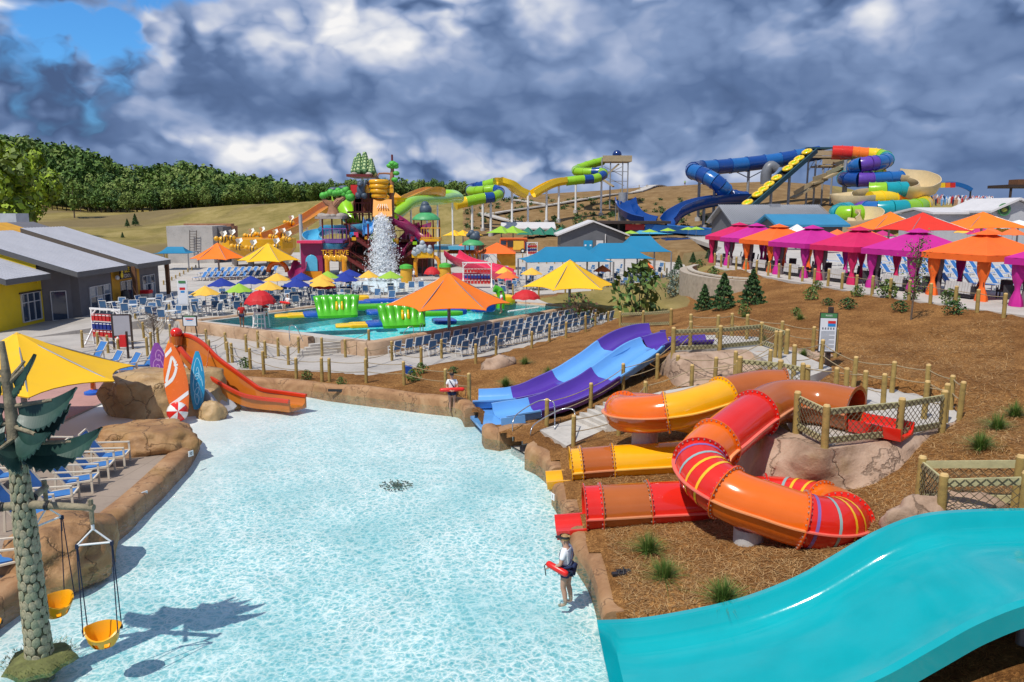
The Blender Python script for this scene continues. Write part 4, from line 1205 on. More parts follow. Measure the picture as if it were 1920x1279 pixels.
m_signblu = M('sign_blue', (.02, .25, .60), .5, 0)
m_green = M('sign_green', (.06, .22, .08), .5, 0)
def text_obj(name, body, size, p, right, up, mat, parent, ext=.003, align='CENTER'):
 cu = bpy.data.curves.new(name, 'FONT')
 cu.body = body; cu.size = size; cu.extrude = ext; cu.align_x = align; cu.align_y = 'CENTER'; cu.resolution_u = 2
 tmp = bpy.data.objects.new('tmp_text', cu); COL.objects.link(tmp)
 dg = bpy.context.evaluated_depsgraph_get()
 me = bpy.data.meshes.new_from_object(tmp.evaluated_get(dg))
 bpy.data.objects.remove(tmp)
 me.materials.clear(); me.materials.append(mat)
 r = Vector(right).normalized(); u = Vector(up).normalized(); nn = r.cross(u)
 mt = Matrix((r, u, nn)).transposed().to_4x4()
 mt.translation = Vector(p)
 off = Vector((0, 0, 0)); q = parent
 while q is not None: off += q.location; q = q.parent
 me.transform(Matrix.Translation(-off) @ mt)
 o = bpy.data.objects.new(name, me); COL.objects.link(o)
 if parent: o.parent = parent
 return tag(o, kind='stuff') if False else o
sp = T(1547, 690, 2.6)
t = thing('rules_sign', 'tall white rules sign with green top on a brown post beside the rope fence', 'sign', sp)
mb = MB(); mb.box(sp + Vector((.1, .06, 1.15)), (.16, .16, 2.5)); mb.obj('post', m_dbrn, t)
rt = Vector((1, -.18, 0)).normalized(); nrm = Vector((-.18, -1, 0)).normalized()
def on(px, pz, d=.0): return sp + rt * px + Vector((0, 0, pz)) + nrm * (.06 + d)
def rect(name, x0, x1, z0, z1, d, mat, par):
 mb = MB(); mb.box((on((x0 + x1) / 2, (z0 + z1) / 2, d)), (x1 - x0, .012, z1 - z0), math.atan2(rt.y, rt.x)); return mb.obj(name, mat, par)
pn = rect('panel', -.34, .34, .62, 2.2, .0, m_dbrn, t)
rect('face', -.30, .30, .68, 1.98, .012, m_panel, pn)
rect('header', -.30, .30, 2.0, 2.17, .012, m_green, pn)
lg = rect('emblem', -.02, .26, 1.66, 1.88, .02, m_signblu, pn)
rect('emblem', -.02, .26, 1.78, 1.88, .024, m_signred, pn)
text_obj('lettering', 'RULES', .09, on(.0, 2.085, .022), rt, (0, 0, 1), m_white, pn)
mb = MB()
for k in range(5): mb.box(on(-.2 + k * .1, 1.58, .020), (.05, .008, .08), math.atan2(rt.y, rt.x))
for k in range(17):
 L = .5 if k % 4 != 3 else .3
 mb.box(on(-.25 + L / 2, 1.46 - k * .045, .020), (L, .008, .014), math.atan2(rt.y, rt.x))
tag(mb.obj('print', m_ink, pn), kind='stuff')
p = T(1161, 1082, .4) + Vector((0, 0, .05))
t = thing('sandals', 'pair of black sandals left on the mulch beside the coping', 'sandals', p)
for k, (dx, dy) in enumerate(((0, 0), (.12, .12))):
 mb = MB()
 mb.box(p + Vector((dx, dy, .03)), (.34, .13, .06), .15)
 mb.tube([p + Vector((dx - .02, dy - .05, .04)), p + Vector((dx, dy, .13)), p + Vector((dx - .02, dy + .05, .04))], .016, 6)
 mb.tube([p + Vector((dx + .09, dy - .05, .04)), p + Vector((dx + .10, dy, .09)), p + Vector((dx + .09, dy + .05, .04))], .016, 6)
 mb.obj('sandal', m_black, t)
t_n = 0
for (px, py, z, d, num) in ((583, 722, .18, 'left of centre along the far coping', '1'), (797, 743, .18, 'beside the standing lifeguard on the far coping', '1'), (1055, 928, .2, 'on the coping between red and yellow slides', '1'), (345, 848, .3, 'on the big brown boulder', '0'), (924, 806, .2, 'on the coping at the purple slide foot', '1'), (257, 924, .15, 'on the coping of the lounge deck', '1')):
 q = G(px, py, z); v = Vector((-q.x * .3, -q.y, 0)).normalized() if px < 1000 and px > 400 else Vector(((-1 if px > 500 else 1), -.5, 0)).normalized()
 q = q + v * .34
 t = thing('depth_marker', 'small white depth marker tile ' + d, 'depth marker', q)
 rz = math.atan2(v.y, v.x) + PI / 2
 mb = MB(); mb.box(q, (.2, .03, .2), rz); tl_ = mb.obj('tile', m_white, t)
 r_ = Vector((math.cos(rz), math.sin(rz), 0))
 text_obj('digit', num, .16, q + v * .018, r_, (0, 0, 1), m_black, tl_)
mb = MB(); q = G(632, 729, .2); mb.box(q + Vector((0, -.34, 0)), (.72, .04, .12), -.05)
tag(mb.obj('skimmer_grate', m_black), 'dark skimmer slot in the coping at the far end of the pool', 'grate')
m_mortar = M('trunk_mortar', (.10, .095, .05), .9, .2, 4)
m_stone = M('trunk_stone', (.36, .33, .215), .6, .28, 2.2, bump=.3, bscale=20, dirt=.3, dcol=(.10, .12, .05))
m_stoneg = M('trunk_stone_green', (.27, .285, .18), .6, .25, 2.5, bump=.3, bscale=20)
m_leaf = M('dark_green_leaf_plate', (.018, .058, .045), .45, .18, 2, dirt=.25, dcol=(.05, .10, .07))
m_bark = M('moulded_bark', (.26, .22, .14), .7, .3, 6, bump=1, bscale=22)
m_rope_n = M('navy_rope', (.010, .018, .05), .8, .1)
m_bucket = M('yellow_bucket', (.86, .40, .008), .3, .04)
m_moss = M('moss', (.13, .14, .045), .9, .3, 6, bump=1, bscale=18)
tb_ = G(75, 1238, 0)
tree = thing('stone_swing_tree', 'artificial tree with pebbled trunk and dark green plate leaves standing in the pool', 'play tree', tb_)
ttop = Vector((tb_.x - .02, tb_.y, 4.35))
def trunk_r(z): return float(np.interp(z, [0, .4, 2.5, 4.4], [.245, .225, .20, .135]))
mb = MB()
mb.tube([tb_ + Vector((0, 0, z)) for z in np.linspace(-.4, 4.4, 12)], [trunk_r(z) - .012 for z in np.linspace(-.4, 4.4, 12)], 18)
mb.obj('trunk', m_mortar, tree, smooth=40)
st_me = []
for k in range(5):
 b_ = MB(); b_.ball((0, 0, 0), 1, 8, 5)
 r_ = random.Random(k)
 b_.v = [(x * (1 + .22 * noise.noise((x * 2 + k, y, z))), y, z * (1 + .25 * noise.noise((x, y + k, z * 2)))) for x, y, z in b_.v]
 st_me.append(b_.mesh('stone', (m_stone, m_stoneg)[k % 2], smooth=True))
z = .04; row = 0
while z < 4.3:
 hh = rnd(.165, .20); n = 11
 rr = trunk_r(z)
 for j in range(n):
  an = 2 * PI * (j + .5 * (row % 2) + rnd(-.18, .18)) / n
  o = bpy.data.objects.new('stone', random.choice(st_me))
  w = 2 * PI * rr / n
  o.scale = (.024, w * rnd(.50, .60), hh * rnd(.53, .64))
  o.location = (math.cos(an) * (rr - .006), math.sin(an) * (rr - .006), z + hh / 2 + rnd(-.035, .035))
  o.rotation_euler = (rnd(-.25, .25), 0, an)
  o.parent = tree; COL.objects.link(o)
 z += hh; row += 1
mb = MB(); mb.tube([ttop + Vector((0, 0, -.3)), ttop + Vector((0, 0, .4)), ttop + Vector((-.02, 0, 1.3)), ttop + Vector((-.03, 0, 2.0))], [.16, .115, .085, .04], 10); mb.obj('pole', m_bark, tree, smooth=40)
for dx, dy, dz in ((.28, .1, .36), (-.24, -.05, .38)):
 a = ttop + Vector((0, 0, 1.25)); mb = MB(); mb.cyl(a, a + Vector((dx, dy, dz)), .04, .025, 8); mb.obj('twig', m_bark, tree, smooth=40)
def leaf_arm(z, az, L, pitch=.0, w=.46, dirn=1):
 a = Vector((ttop.x, ttop.y, z))
 d = Vector((math.cos(az) * math.cos(pitch), math.sin(az) * math.cos(pitch), math.sin(pitch)))
 arm = MB(); arm.cyl(a, a + d * L * .78, .05, .035, 8); ar = arm.obj('branch', m_bark, tree, smooth=40)
 s = Vector((-d.y, d.x, 0)).normalized() * dirn
 hang = (Vector((0, 0, -1)) * .93 + s * .30).normalized()
 n = 22; top = []; bot = []; tip = []
 for i in range(n + 1):
  f = i / n
  c = a + d * (.12 + L * f * 1.12) + Vector((0, 0, .22 * L * f ** 2.4 - .03))
  ww = w * (math.sin(PI * min(1, f * .88 + .12)) ** .6) * (1 if f < .99 else .05)
  ser = .022 * (1 if i % 2 else -.9)
  q0 = c + hang * max(.02, ww) + s * .10 * math.sin(f * 3)
  top.append(c); bot.append(q0); tip.append(q0 + hang * (.075 * (i % 2) * min(1, ww * 4)))
 lf = MB()
 nn = d.cross(hang).normalized() * .012
 for i in range(n):
  mid0 = top[i].lerp(bot[i], .5) + nn * 5; mid1 = top[i + 1].lerp(bot[i + 1], .5) + nn * 5
  for q in (nn, -nn):
   lf.quad(top[i] + q, top[i + 1] + q, mid1 + q, mid0 + q); lf.quad(mid0 + q, mid1 + q, bot[i + 1] + q, bot[i] + q); lf.quad(bot[i] + q, bot[i + 1] + q, tip[i + 1] + q, tip[i] + q)
  lf.quad(tip[i] + nn, tip[i + 1] + nn, tip[i + 1] - nn, tip[i] - nn)
 lf.obj('leaf_plate', m_leaf, ar)
for args in ((4.40, .06, 1.32, .03), (4.42, PI - .1, 1.3, .0), (4.5, -1.35, .9, .0), (4.75, -.45, .82, -.12, .42), (4.82, .30, .78, .15, .42), (4.8, PI + .3, 1.0, .05), (5.12, .12, .95, .14), (5.12, PI - .05, .95, .1), (5.55, .05, .52, .75, .36), (5.55, PI + .1, .5, .6, .34)): leaf_arm(*args, dirn=-1) if math.cos(args[1]) > .3 else leaf_arm(*args)
def swing_arm(z, az, L):
 a = Vector((tb_.x, tb_.y, z)); d = Vector((math.cos(az), math.sin(az), 0))
 mb = MB(); mb.tube([a + d * .15, a + d * L * .5, a + d * L], [.085, .07, .062], 9); ar = mb.obj('swing_arm', m_bark, tree, smooth=40)
 e = a + d * (L - .06)
 mb = MB(); mb.tube([e + Vector((0, 0, .16)), e + Vector((0, 0, -.32))], [.05, .04], 8); mb.obj('hanger_stub', m_bark, ar, smooth=40)
 mb = MB(); mb.tube([a + d * (L * .32) + Vector((0, 0, .07 * math.cos(q))) + Vector((-d.y, d.x, 0)) * .085 * math.sin(q) + d * .02 * q / 3 for q in np.linspace(0, 12.5, 40)], .022, 6); mb.obj('rope_binding', m_black, ar)
 return e + Vector((0, 0, -.34))
e1 = swing_arm(3.22, -.12, 1.45)
e2 = swing_arm(3.2, 1.72, 1.0)
e3 = swing_arm(3.2, PI + .25, 1.0)
mb = MB()
mb._add([tb_ + Vector((math.cos(a) * r * (1 + .12 * math.sin(a * 5)), math.sin(a) * r * (1 + .1 * math.sin(a * 7)), zz)) for r, zz in ((.62, -.06), (.52, .08), (.35, .13), (.24, .16)) for a in np.linspace(0, 2 * PI, 24, False)],
  [(i * 24 + j, i * 24 + (j + 1) % 24, (i + 1) * 24 + (j + 1) % 24, (i + 1) * 24 + j) for i in range(3) for j in range(24)])
mb.obj('mossy_base', m_moss, tree, smooth=True)
mb = MB()
for i in range(600):
 an = rnd(0, 2 * PI); r = rnd(.3, .66); p = tb_ + Vector((math.cos(an) * r, math.sin(an) * r, rnd(-.02, .1)))
 d = Vector((math.cos(an) * .6 + rnd(-.5, .5), math.sin(an) * .6 + rnd(-.5, .5), .6)) * .09
 sx = Vector((-d.y, d.x, 0)).normalized() * .008
 mb.tri(p - sx, p + sx, p + d)
tag(mb.obj('moss_fringe', M('moss_blade', (.20, .20, .06), .9, .3, 6), tree), kind='stuff')
def bucket_swing(label, e, rz, seat_z):
 t = thing('bucket_swing', label, 'swing', (e.x, e.y, seat_z), None, rz)
 L = e.z - seat_z
 W = .30
 def o(mb, nm, mt, par=t, smooth=False):
  ob = bpy.data.objects.new(nm, mb.mesh(nm, mt, (0, 0, 0), smooth)); ob.parent = par; COL.objects.link(ob); return ob
 top = L; bar_z = L - .38
 mb = MB(); mb.cyl((0, 0, top), (0, 0, top - .1), .03, n=8); mb.tube([(0, 0, top - .08), (-W, 0, bar_z)], .017, 6); mb.tube([(0, 0, top - .08), (W, 0, bar_z)], .017, 6); mb.tube([(-W, 0, bar_z), (W, 0, bar_z)], .02, 6); o(mb, 'spreader_bar', m_white)
 for sx in (-1, 1):
  for sy in (-1, 1):
   mb = MB(); mb.tube([(sx * W, sy * .02, bar_z), (sx * .30, sy * .15, .30)], .011, 5); o(mb, 'rope', m_rope_n)
  mb = MB(); mb.box((sx * W, 0, bar_z - .02), (.05, .07, .08)); mb.cyl((sx * W, .02, bar_z), (sx * W, .03, bar_z - .32), .016, n=5); o(mb, 'knot', m_rope_n)
 prof = [(.10, -.02), (.2, 0.0), (.27, .12), (.32, .3), (.34, .34)]
 vs = []; n = 28
 for r, z in prof:
  for j in range(n):
   an = 2 * PI * j / n
   zz = z
   if z > .25: zz = z - .13 * max(0, -math.sin(an)) ** 2 + .05 * max(0, math.sin(an)) + .05 * abs(math.cos(an)) ** 6
   vs.append((r * math.cos(an), r * .78 * math.sin(an), zz))
 fs = [(i * n + j, i * n + (j + 1) % n, (i + 1) * n + (j + 1) % n, (i + 1) * n + j) for i in range(len(prof) - 1) for j in range(n) if not (i == 1 and (18 <= j <= 19 or 22 <= j <= 23))]
 fs.append(tuple(range(n - 1, -1, -1)))
 inner = [(x * .9, y * .9, z + .012) for x, y, z in vs]
 k = len(vs)
 fs2 = [tuple(k + q for q in f[::-1]) for f in fs]
 last = (len(prof) - 1) * n
 rim = [(last + j, last + (j + 1) % n, k + last + (j + 1) % n, k + last + j) for j in range(n)]
 mb = MB(); mb._add(vs + inner, fs + fs2 + rim); s_ = o(mb, 'bucket_seat', m_bucket, smooth=40)
 for sx in (-1, 1):
  mb = MB(); mb.box((sx * .335, 0, .34), (.04, .06, .06)); o(mb, 'clip', m_black, s_)
 return t
bucket_swing('yellow bucket swing hanging in front of the stone trunk from the right arm', e1, .25, .42)
bucket_swing('yellow bucket swing half hidden behind the stone trunk', e2, 1.2, .45)
bucket_swing('yellow bucket swing on the left arm, cut by the left edge of the picture', e3, .6, .5)
m_blue = M('blue_sling', (.035, .17, .46), .7, .10, 3, bump=.2, bscale=60)
m_blue2 = M('grey_blue_sling', (.055, .15, .31), .75, .12, 3)
m_cream = M('cream_frame', (.66, .58, .46), .5, .06)
m_wfr = M('white_frame', (.72, .72, .70), .4, .05)
def lounger():
 t = thing('lounge_chair', 'blue sling lounge chair with pale frame', 'lounge chair')
 mb = MB(); mb.box((0, .18, .30), (.52, .62, .02), 0, .08); mb.obj('seat', m_blue, t)
 mb = MB(); mb.bar((0, -.12, .29), (0, -.55, .98), .52, .02, (1, 0, 0));
 mb = MB(); a = Vector((0, -.12, .29)); b = Vector((0, -.56, .98))
 mb._add([(-.26, a.y, a.z), (.26, a.y, a.z), (.26, b.y, b.z), (-.26, b.y, b.z), (-.26, a.y - .02, a.z - .01), (.26, a.y - .02, a.z - .01), (.26, b.y - .02, b.z - .01), (-.26, b.y - .02, b.z - .01)], [(0, 1, 2, 3), (7, 6, 5, 4), (2, 6, 7, 3), (0, 4, 5, 1), (1, 5, 6, 2), (0, 3, 7, 4)])
 mb.obj('backrest', m_blue, t)
 for sx in (-1, 1):
  x = sx * .30
  mb = MB()
  mb.bar((x, -.58, 1.0), (x, -.10, .27), .05, .035); mb.bar((x, -.10, .27), (x, .52, .34), .05, .035)
  mb.bar((x, .50, 0), (x, .50, .56), .05, .035); mb.bar((x, .52, .57), (x, -.36, .60), .06, .03); mb.bar((x, -.30, .57), (x, -.34, 0), .05, .035)
  mb.obj('side_frame', m_cream, t)
 mb = MB(); mb.bar((-.3, -.58, 1.0), (.3, -.58, 1.0), .04); mb.obj('head_bar', m_cream, t)
 mb = MB(); mb.bar((-.3, .5, .32), (.3, .5, .32), .04); mb.obj('front_bar', m_cream, t)
 return Proto(t)
LC = lounger()
for px, py, rz, d in ((203, 873, -1.35, 'at the boulder end of the row by the coping'), (172, 893, -1.35, 'second from the boulder in the row by the coping'), (140, 920, -1.35, 'third from the boulder in the row by the coping'), (100, 950, -1.3, 'fourth from the boulder, just right of the stone trunk'), (50, 985, -1.3, 'behind the stone trunk beside the brown boulder'), (4, 1075, -1.2, 'at the left edge of the picture nearest the camera'), (96, 862, -1.5, 'standing alone behind the row, under the lowest leaf plate'), (10, 912, -1.4, 'at the left edge under the left leaf plates'), (40, 880, -1.5, 'left of the trunk top at the back of the deck')):
 LC.place(G(px, py, .156), rz, 'blue lounge chair ' + d, 1.22, group='lounge chairs on the left deck')
for px, py, rz, d in ((178, 680, 2.6, 'half hidden by the tip of the yellow canopy'), (206, 700, 2.5, 'just right of the yellow canopy tip'), (240, 704, 2.45, 'between the canopy tip and the purple surfboard'), (272, 697, 2.4, 'nearest the purple surfboard')):
 LC.place(G(px, py, .166), rz, 'blue lounge chair on the pink pad ' + d, 1.15, group='lounge chairs by the surfboard rock')
m_cyel = M('yellow_canopy', (.86, .49, .008), .75, .04, .6)
m_corg = M('orange_canopy', (.92, .19, .006), .75, .04, .6)
m_grey = M('grey_steel_pole', (.30, .30, .31), .45, .06, metal=.4)
def canopy(name, label, c, r, z0, z1, mat, rot=0., sides=6, base=0., sag=.13, pole=True):
 t = thing(name, label, 'shade canopy', (c[0], c[1], base))
 n = sides; mb = MB(); rows = 9; cols = 6
 cor = [Vector((c[0] + r * math.cos(rot + 2 * PI * i / n), c[1] + r * math.sin(rot + 2 * PI * i / n), z0)) for i in range(n)]
 apex = Vector((c[0], c[1], z1))
 for i in range(n):
  A, B = cor[i], cor[(i + 1) % n]
  mid = (A + B) / 2
  inn = (Vector((c[0], c[1], z0)) - mid)
  grid = []
  for a in range(rows + 1):
   f = a / rows
   rw = []
   for b in range(cols + 1):
    g = b / cols
    e = A.lerp(B, g) + inn * (sag * 4 * g * (1 - g)) + Vector((0, 0, .12 * 4 * g * (1 - g)))
    p = apex.lerp(e, f)
    p.z -= .20 * math.sin(PI * f) * (z1 - z0) * .35
    p.z -= .02 * 4 * g * (1 - g) * f
    rw.append(p)
   grid.append(rw)
  vs = [q for rw in grid for q in rw]; w = cols + 1
  mb._add(vs, [(a * w + b, a * w + b + 1, (a + 1) * w + b + 1, (a + 1) * w + b)[::-1] for a in range(rows) for b in range(cols)])
 k = len(mb.v)
 mb.v += [(x, y, z_ - .03) for x, y, z_ in mb.v]; mb.f += [tuple(k + q for q in f[::-1]) for f in mb.f]; mb.mi += mb.mi[:]
 mb.obj('canopy', mat, t, smooth=20)
 for A in cor:
  m2 = MB(); m2.cyl((c[0], c[1], z1 - .12), A - Vector((0, 0, .06)), .03, n=6); m2.obj('arm', m_grey, t)
 if pole:
  m2 = MB(); m2.cyl((c[0], c[1], base - .1), (c[0], c[1], z1 - .05), .11, n=14); m2.obj('pole', m_grey, t, smooth=40)
 return t
ca = Vector((-18.8, 29.0, 0))
canopy('shade_canopy', 'large yellow octagonal shade canopy over the splash pad at the left edge', ca, 3.98, 2.4, 4.15, m_cyel, R(-10), 8, base=.16, sag=.10)
canopy('shade_canopy', 'big orange hexagonal shade canopy in front of the inflatable obstacles', (-4.15, 50.5), 4.1, 2.65, 4.72, m_corg, .15, base=.15)
canopy('shade_canopy', 'big yellow hexagonal shade canopy at the right end of the activity pool', (4.65, 62.2), 3.85, 2.7, 4.85, m_cyel, .12, base=.85)
canopy('shade_canopy', 'distant yellow shade canopy in front of the bee raft slide', (-28.2, 90), 3.6, 3.0, 5.05, m_cyel, .1, base=.85)
canopy('shade_canopy', 'distant orange shade canopy left of the yellow one by the bee raft slide', (-34.8, 92), 3.3, 3.1, 5.0, m_corg, .1, base=.5)
o = boulder('surfboard_rock', 'tan sculpted rock that carries the surfboards in the wave pool', G(322, 770, 0), (2.35, 1.5, 2.35), m_tanrock, 17, 5, .26, 1.3, .15, .74)
boulder('boulder', 'small round tan rock at the foot of the surfboards', G(398, 782, 0), (.55, .45, .7), m_tanrock, 41, 4, .22, 1.2)
m_sw = M('board_white', (.80, .80, .78), .25, .02, coat=.3)
m_so = M('board_orange', (.80, .16, .02), .25, .05, coat=.3)
m_sb = M('board_blue', (.02, .30, .55), .25, .05, coat=.3)
m_sp = M('board_purple', (.22, .06, .34), .25, .05, coat=.3)
m_sy = M('board_yellow', (.85, .38, .01), .25, .05, coat=.3)
m_slb = M('board_pale_blue', (.30, .62, .80), .3, .05, coat=.3)
m_slp = M('board_lilac', (.48, .25, .58), .3, .05, coat=.3)
def surfboard(label, p, L, W, mat, art, lean, az):
 """p: foot, in the place; art: (material, list of closed outlines or strokes in board coordinates 0..1)"""
 t = thing('surfboard', label, 'surfboard', p)
 x = Vector((math.cos(az), math.sin(az), 0)); nn = Vector((math.sin(az), -math.cos(az), 0))
 u = (Vector((0, 0, 1)) * math.cos(lean[0]) - nn * math.sin(lean[0]) + x * math.sin(lean[1])).normalized()
 n_ = x.cross(u).normalized(); x = u.cross(n_)
 def at(a, h, d=0.): return Vector(p) + x * a + u * h + n_ * d
 def wid(f): return W / 2 * (math.sin(PI * min(.985, f * .82 + .14)) ** .75) * (1 - .0 * f)
 mb = MB(); N_ = 22
 rows = []
 for i in range(N_ + 1):
  f = i / N_; w = max(.02, wid(f)); th = .07 * (1 - .6 * f)
  rows.append([at(w * math.cos(a), L * f, th * math.sin(a)) for a in np.linspace(0, 2 * PI, 14, False)])
 vs = [q for r_ in rows for q in r_]
 mb._add(vs, [(i * 14 + j, i * 14 + (j + 1) % 14, (i + 1) * 14 + (j + 1) % 14, (i + 1) * 14 + j) for i in range(N_) for j in range(14)] + [tuple(range(13, -1, -1)), tuple(N_ * 14 + j for j in range(14))])
 bd = mb.obj('board', mat, t, smooth=50)
 for mt, kind, data, wd in art:
  m2 = MB()
  for st_ in data:
   pts = spline([Vector((a, b, 0)) for a, b in st_], 6)
   for q0, q1 in zip(pts[:-1], pts[1:]):
    d = (q1 - q0); d.z = 0
    if d.length < 1e-6: continue
    s_ = Vector((-d.y / W, d.x / L, 0)); s_ = Vector((-d.y, d.x, 0)).normalized()
    def mk(q, sg):
     a = q.x * wid(max(0, min(1, q.y))) + sg * s_.x * wd / 2
     h = q.y * L + sg * s_.y * wd / 2
     ww = max(.03, wid(max(0, min(1, h / L))))
     a = max(-ww * .97, min(ww * .97, a))
     th = .07 * (1 - .6 * h / L)
     return at(a, h, -(th * math.sqrt(max(0, 1 - (a / ww) ** 2)) + .006)), at(a, h, th * math.sqrt(max(0, 1 - (a / ww) ** 2)) + .006)
    A, B, C_, D_ = mk(q0, 1), mk(q0, -1), mk(q1, -1), mk(q1, 1)
    for k in (0, 1): m2.quad(A[k], B[k], C_[k], D_[k])
  m2.obj('painted_pattern', mt, bd)
 return t
def spiral(cx, cy, r, turns=1.6, ry=.35, s=1):
 return [(cx + s * r * (1 - f) * math.cos(f * turns * 2 * PI), cy + r * ry * (1 - f) * math.sin(f * turns * 2 * PI)) for f in np.linspace(0, .92, 14)]
wave_l = [[(-.9, .30), (-.3, .38), (.4, .34), (.95, .40)], [(-.9, .55), (-.2, .66), (.35, .60), (.2, .5)], [(-.9, .80), (-.1, .86), (.5, .78)]]
s0_ = G(345, 782, .15)
surfboard('orange and white striped surfboard leaning nearest on the tan rock', s0_ + Vector((0, -.25, .1)), 3.1, .95, m_so, [(m_sw, 's', [[(-1, .16), (0, .22), (1, .30)], [(-1, .44), (-.2, .52), (.3, .68), (0, .80), (-.5, .62), (-.8, .48)], [(-.9, .84), (.2, .92)]], .16)], (.24, -.16), .1)
surfboard('sky blue surfboard with pale scrolls standing right of the striped one', G(373, 775, .1) + Vector((0, -.1, .2)), 2.5, .62, m_sb, [(m_slb, 's', [spiral(0, .66, .75), spiral(0, .40, .75), spiral(.05, .2, .6), [(.5, .5), (.2, .58), (-.5, .56)]], .045)], (.12, .02), .1)
surfboard('purple surfboard with lilac scrolls at the left of the rock', G(302, 732, .2) + Vector((0, 0, .55)), 1.75, .8, m_sp, [(m_slp, 's', [spiral(-.1, .35, .7), spiral(.2, .62, .6), spiral(.3, .15, .5)], .05)], (.1, -.08), .0)
surfboard('yellow and white surfboard behind the striped one', G(322, 728, .2) + Vector((0, 0, .6)), 2.0, .8, m_sy, [(m_sw, 's', [[(-.5, .1), (.2, .35), (-.1, .6), (.4, .85), (.3, .98)]], .2)], (.1, .10), .0)
p = G(346, 782, .1)
t = thing('beach_ball', 'red and white beach ball at the foot of the striped surfboard', 'beach ball', p)
bm_ = MB()
for k in range(8):
 b_ = MB(); b_.ball((0, 0, 0), .42, 24, 12)
 keepf = [f for i, f in enumerate(b_.f) if (i % 24) // 3 == k]
 b_.f = keepf; b_.mi = [0] * len(keepf)
 mtx = Matrix.Rotation(1.25, 3, 'X') @ Matrix.Rotation(.45, 3, 'Y')
 b_.v = [tuple(mtx @ Vector(q) + p + Vector((.05, -.75, .42))) for q in b_.v]
 used = sorted({q for f in keepf for q in f}); mp = {q: i for i, q in enumerate(used)}
 b_.v = [b_.v[q] for q in used]; b_.f = [tuple(mp[q] for q in f) for f in keepf]
 b_.obj('ball_panel', (m_red, m_sw)[k % 2], t, smooth=True)
p = G(406, 772, 0)
t = thing('rock_slide', 'small grey slide tongue running off the right side of the surfboard rock', 'small slide', p)
mb = MB(); pa = spline([p + Vector((-.7, .3, 1.1)), p + Vector((-.2, .15, .85)), p + Vector((.25, 0, .3)), p + Vector((.5, -.1, .04))], 5)
mb.sweep(pa, [(-.5, .18), (-.44, .18), (-.38, 0), (.38, 0), (.44, .18), (.5, .18), (.5, -.5), (-.5, -.5)], closed=True, caps=True); mb.obj('chute', M('grey_chute', (.42, .42, .44), .35, .06), t, smooth=40)
p = G(176, 738, .16)
t = thing('splash_bucket', 'orange bowl water feature on a blue foot on the pink pad', 'water feature', p)
mb = MB(); mb.lathe([(.42, 0), (.42, .1), (.25, .16), (.1, .22)], 18, p); mb.obj('foot', M('toy_blue', (.02, .12, .55), .3, .05), t, smooth=40)
mb = MB(); mb.lathe([(.12, .2), (.11, .62)], 12, p); mb.obj('stem', m_org, t, smooth=40)
mb = MB(); mb.lathe([(.12, .6), (.38, .72), (.52, .98), (.56, 1.15), (.50, 1.15), (.44, .98), (.1, .80)], 20, p); mb.obj('bowl', m_org, t, smooth=40)
m_skin = M('skin', (.50, .28, .19), .55, .05)
m_skin2 = M('skin_brown', (.22, .11, .065), .55, .05)
m_wshirt = M('white_shirt', (.78, .78, .80), .8, .03)
m_rshirt = M('red_shirt', (.55, .025, .02), .8, .08)
m_hairb = M('brown_hair', (.10, .055, .025), .6, .2, 20)
m_hairl = M('blond_hair', (.34, .20, .075), .6, .2, 20)
m_gred = M('rescue_red', (.72, .02, .015), .3, .05)
m_eye = M('eye', (.02, .02, .02), .3, 0)
def skin_mesh(name, verts, edges, rad, mat, parent, sub=2):
 me = bpy.data.meshes.new(name)
 me.from_pydata([tuple(v) for v in verts], edges, [])
 o = bpy.data.objects.new(name, me); COL.objects.link(o)
 md = o.modifiers.new('skin', 'SKIN'); md.use_smooth_shade = True
 for d, r in zip(me.skin_vertices[0].data, rad):
  d.radius = r if hasattr(r, '__len__') else (r, r)
 me.skin_vertices[0].data[0].use_root = True
 if sub:
  sb = o.modifiers.new('sub', 'SUBSURF'); sb.levels = sub; sb.render_levels = sub
 dg = bpy.context.evaluated_depsgraph_get()
 ev = bpy.data.meshes.new_from_object(o.evaluated_get(dg))
 bpy.data.objects.remove(o); bpy.data.meshes.remove(me)
 ev.name = name
 ev.materials.clear(); ev.materials.append(mat)
 ev.polygons.foreach_set('use_smooth', [True] * len(ev.polygons))
 ob = bpy.data.objects.new(name, ev); ob.parent = parent; COL.objects.link(ob)
 return ob
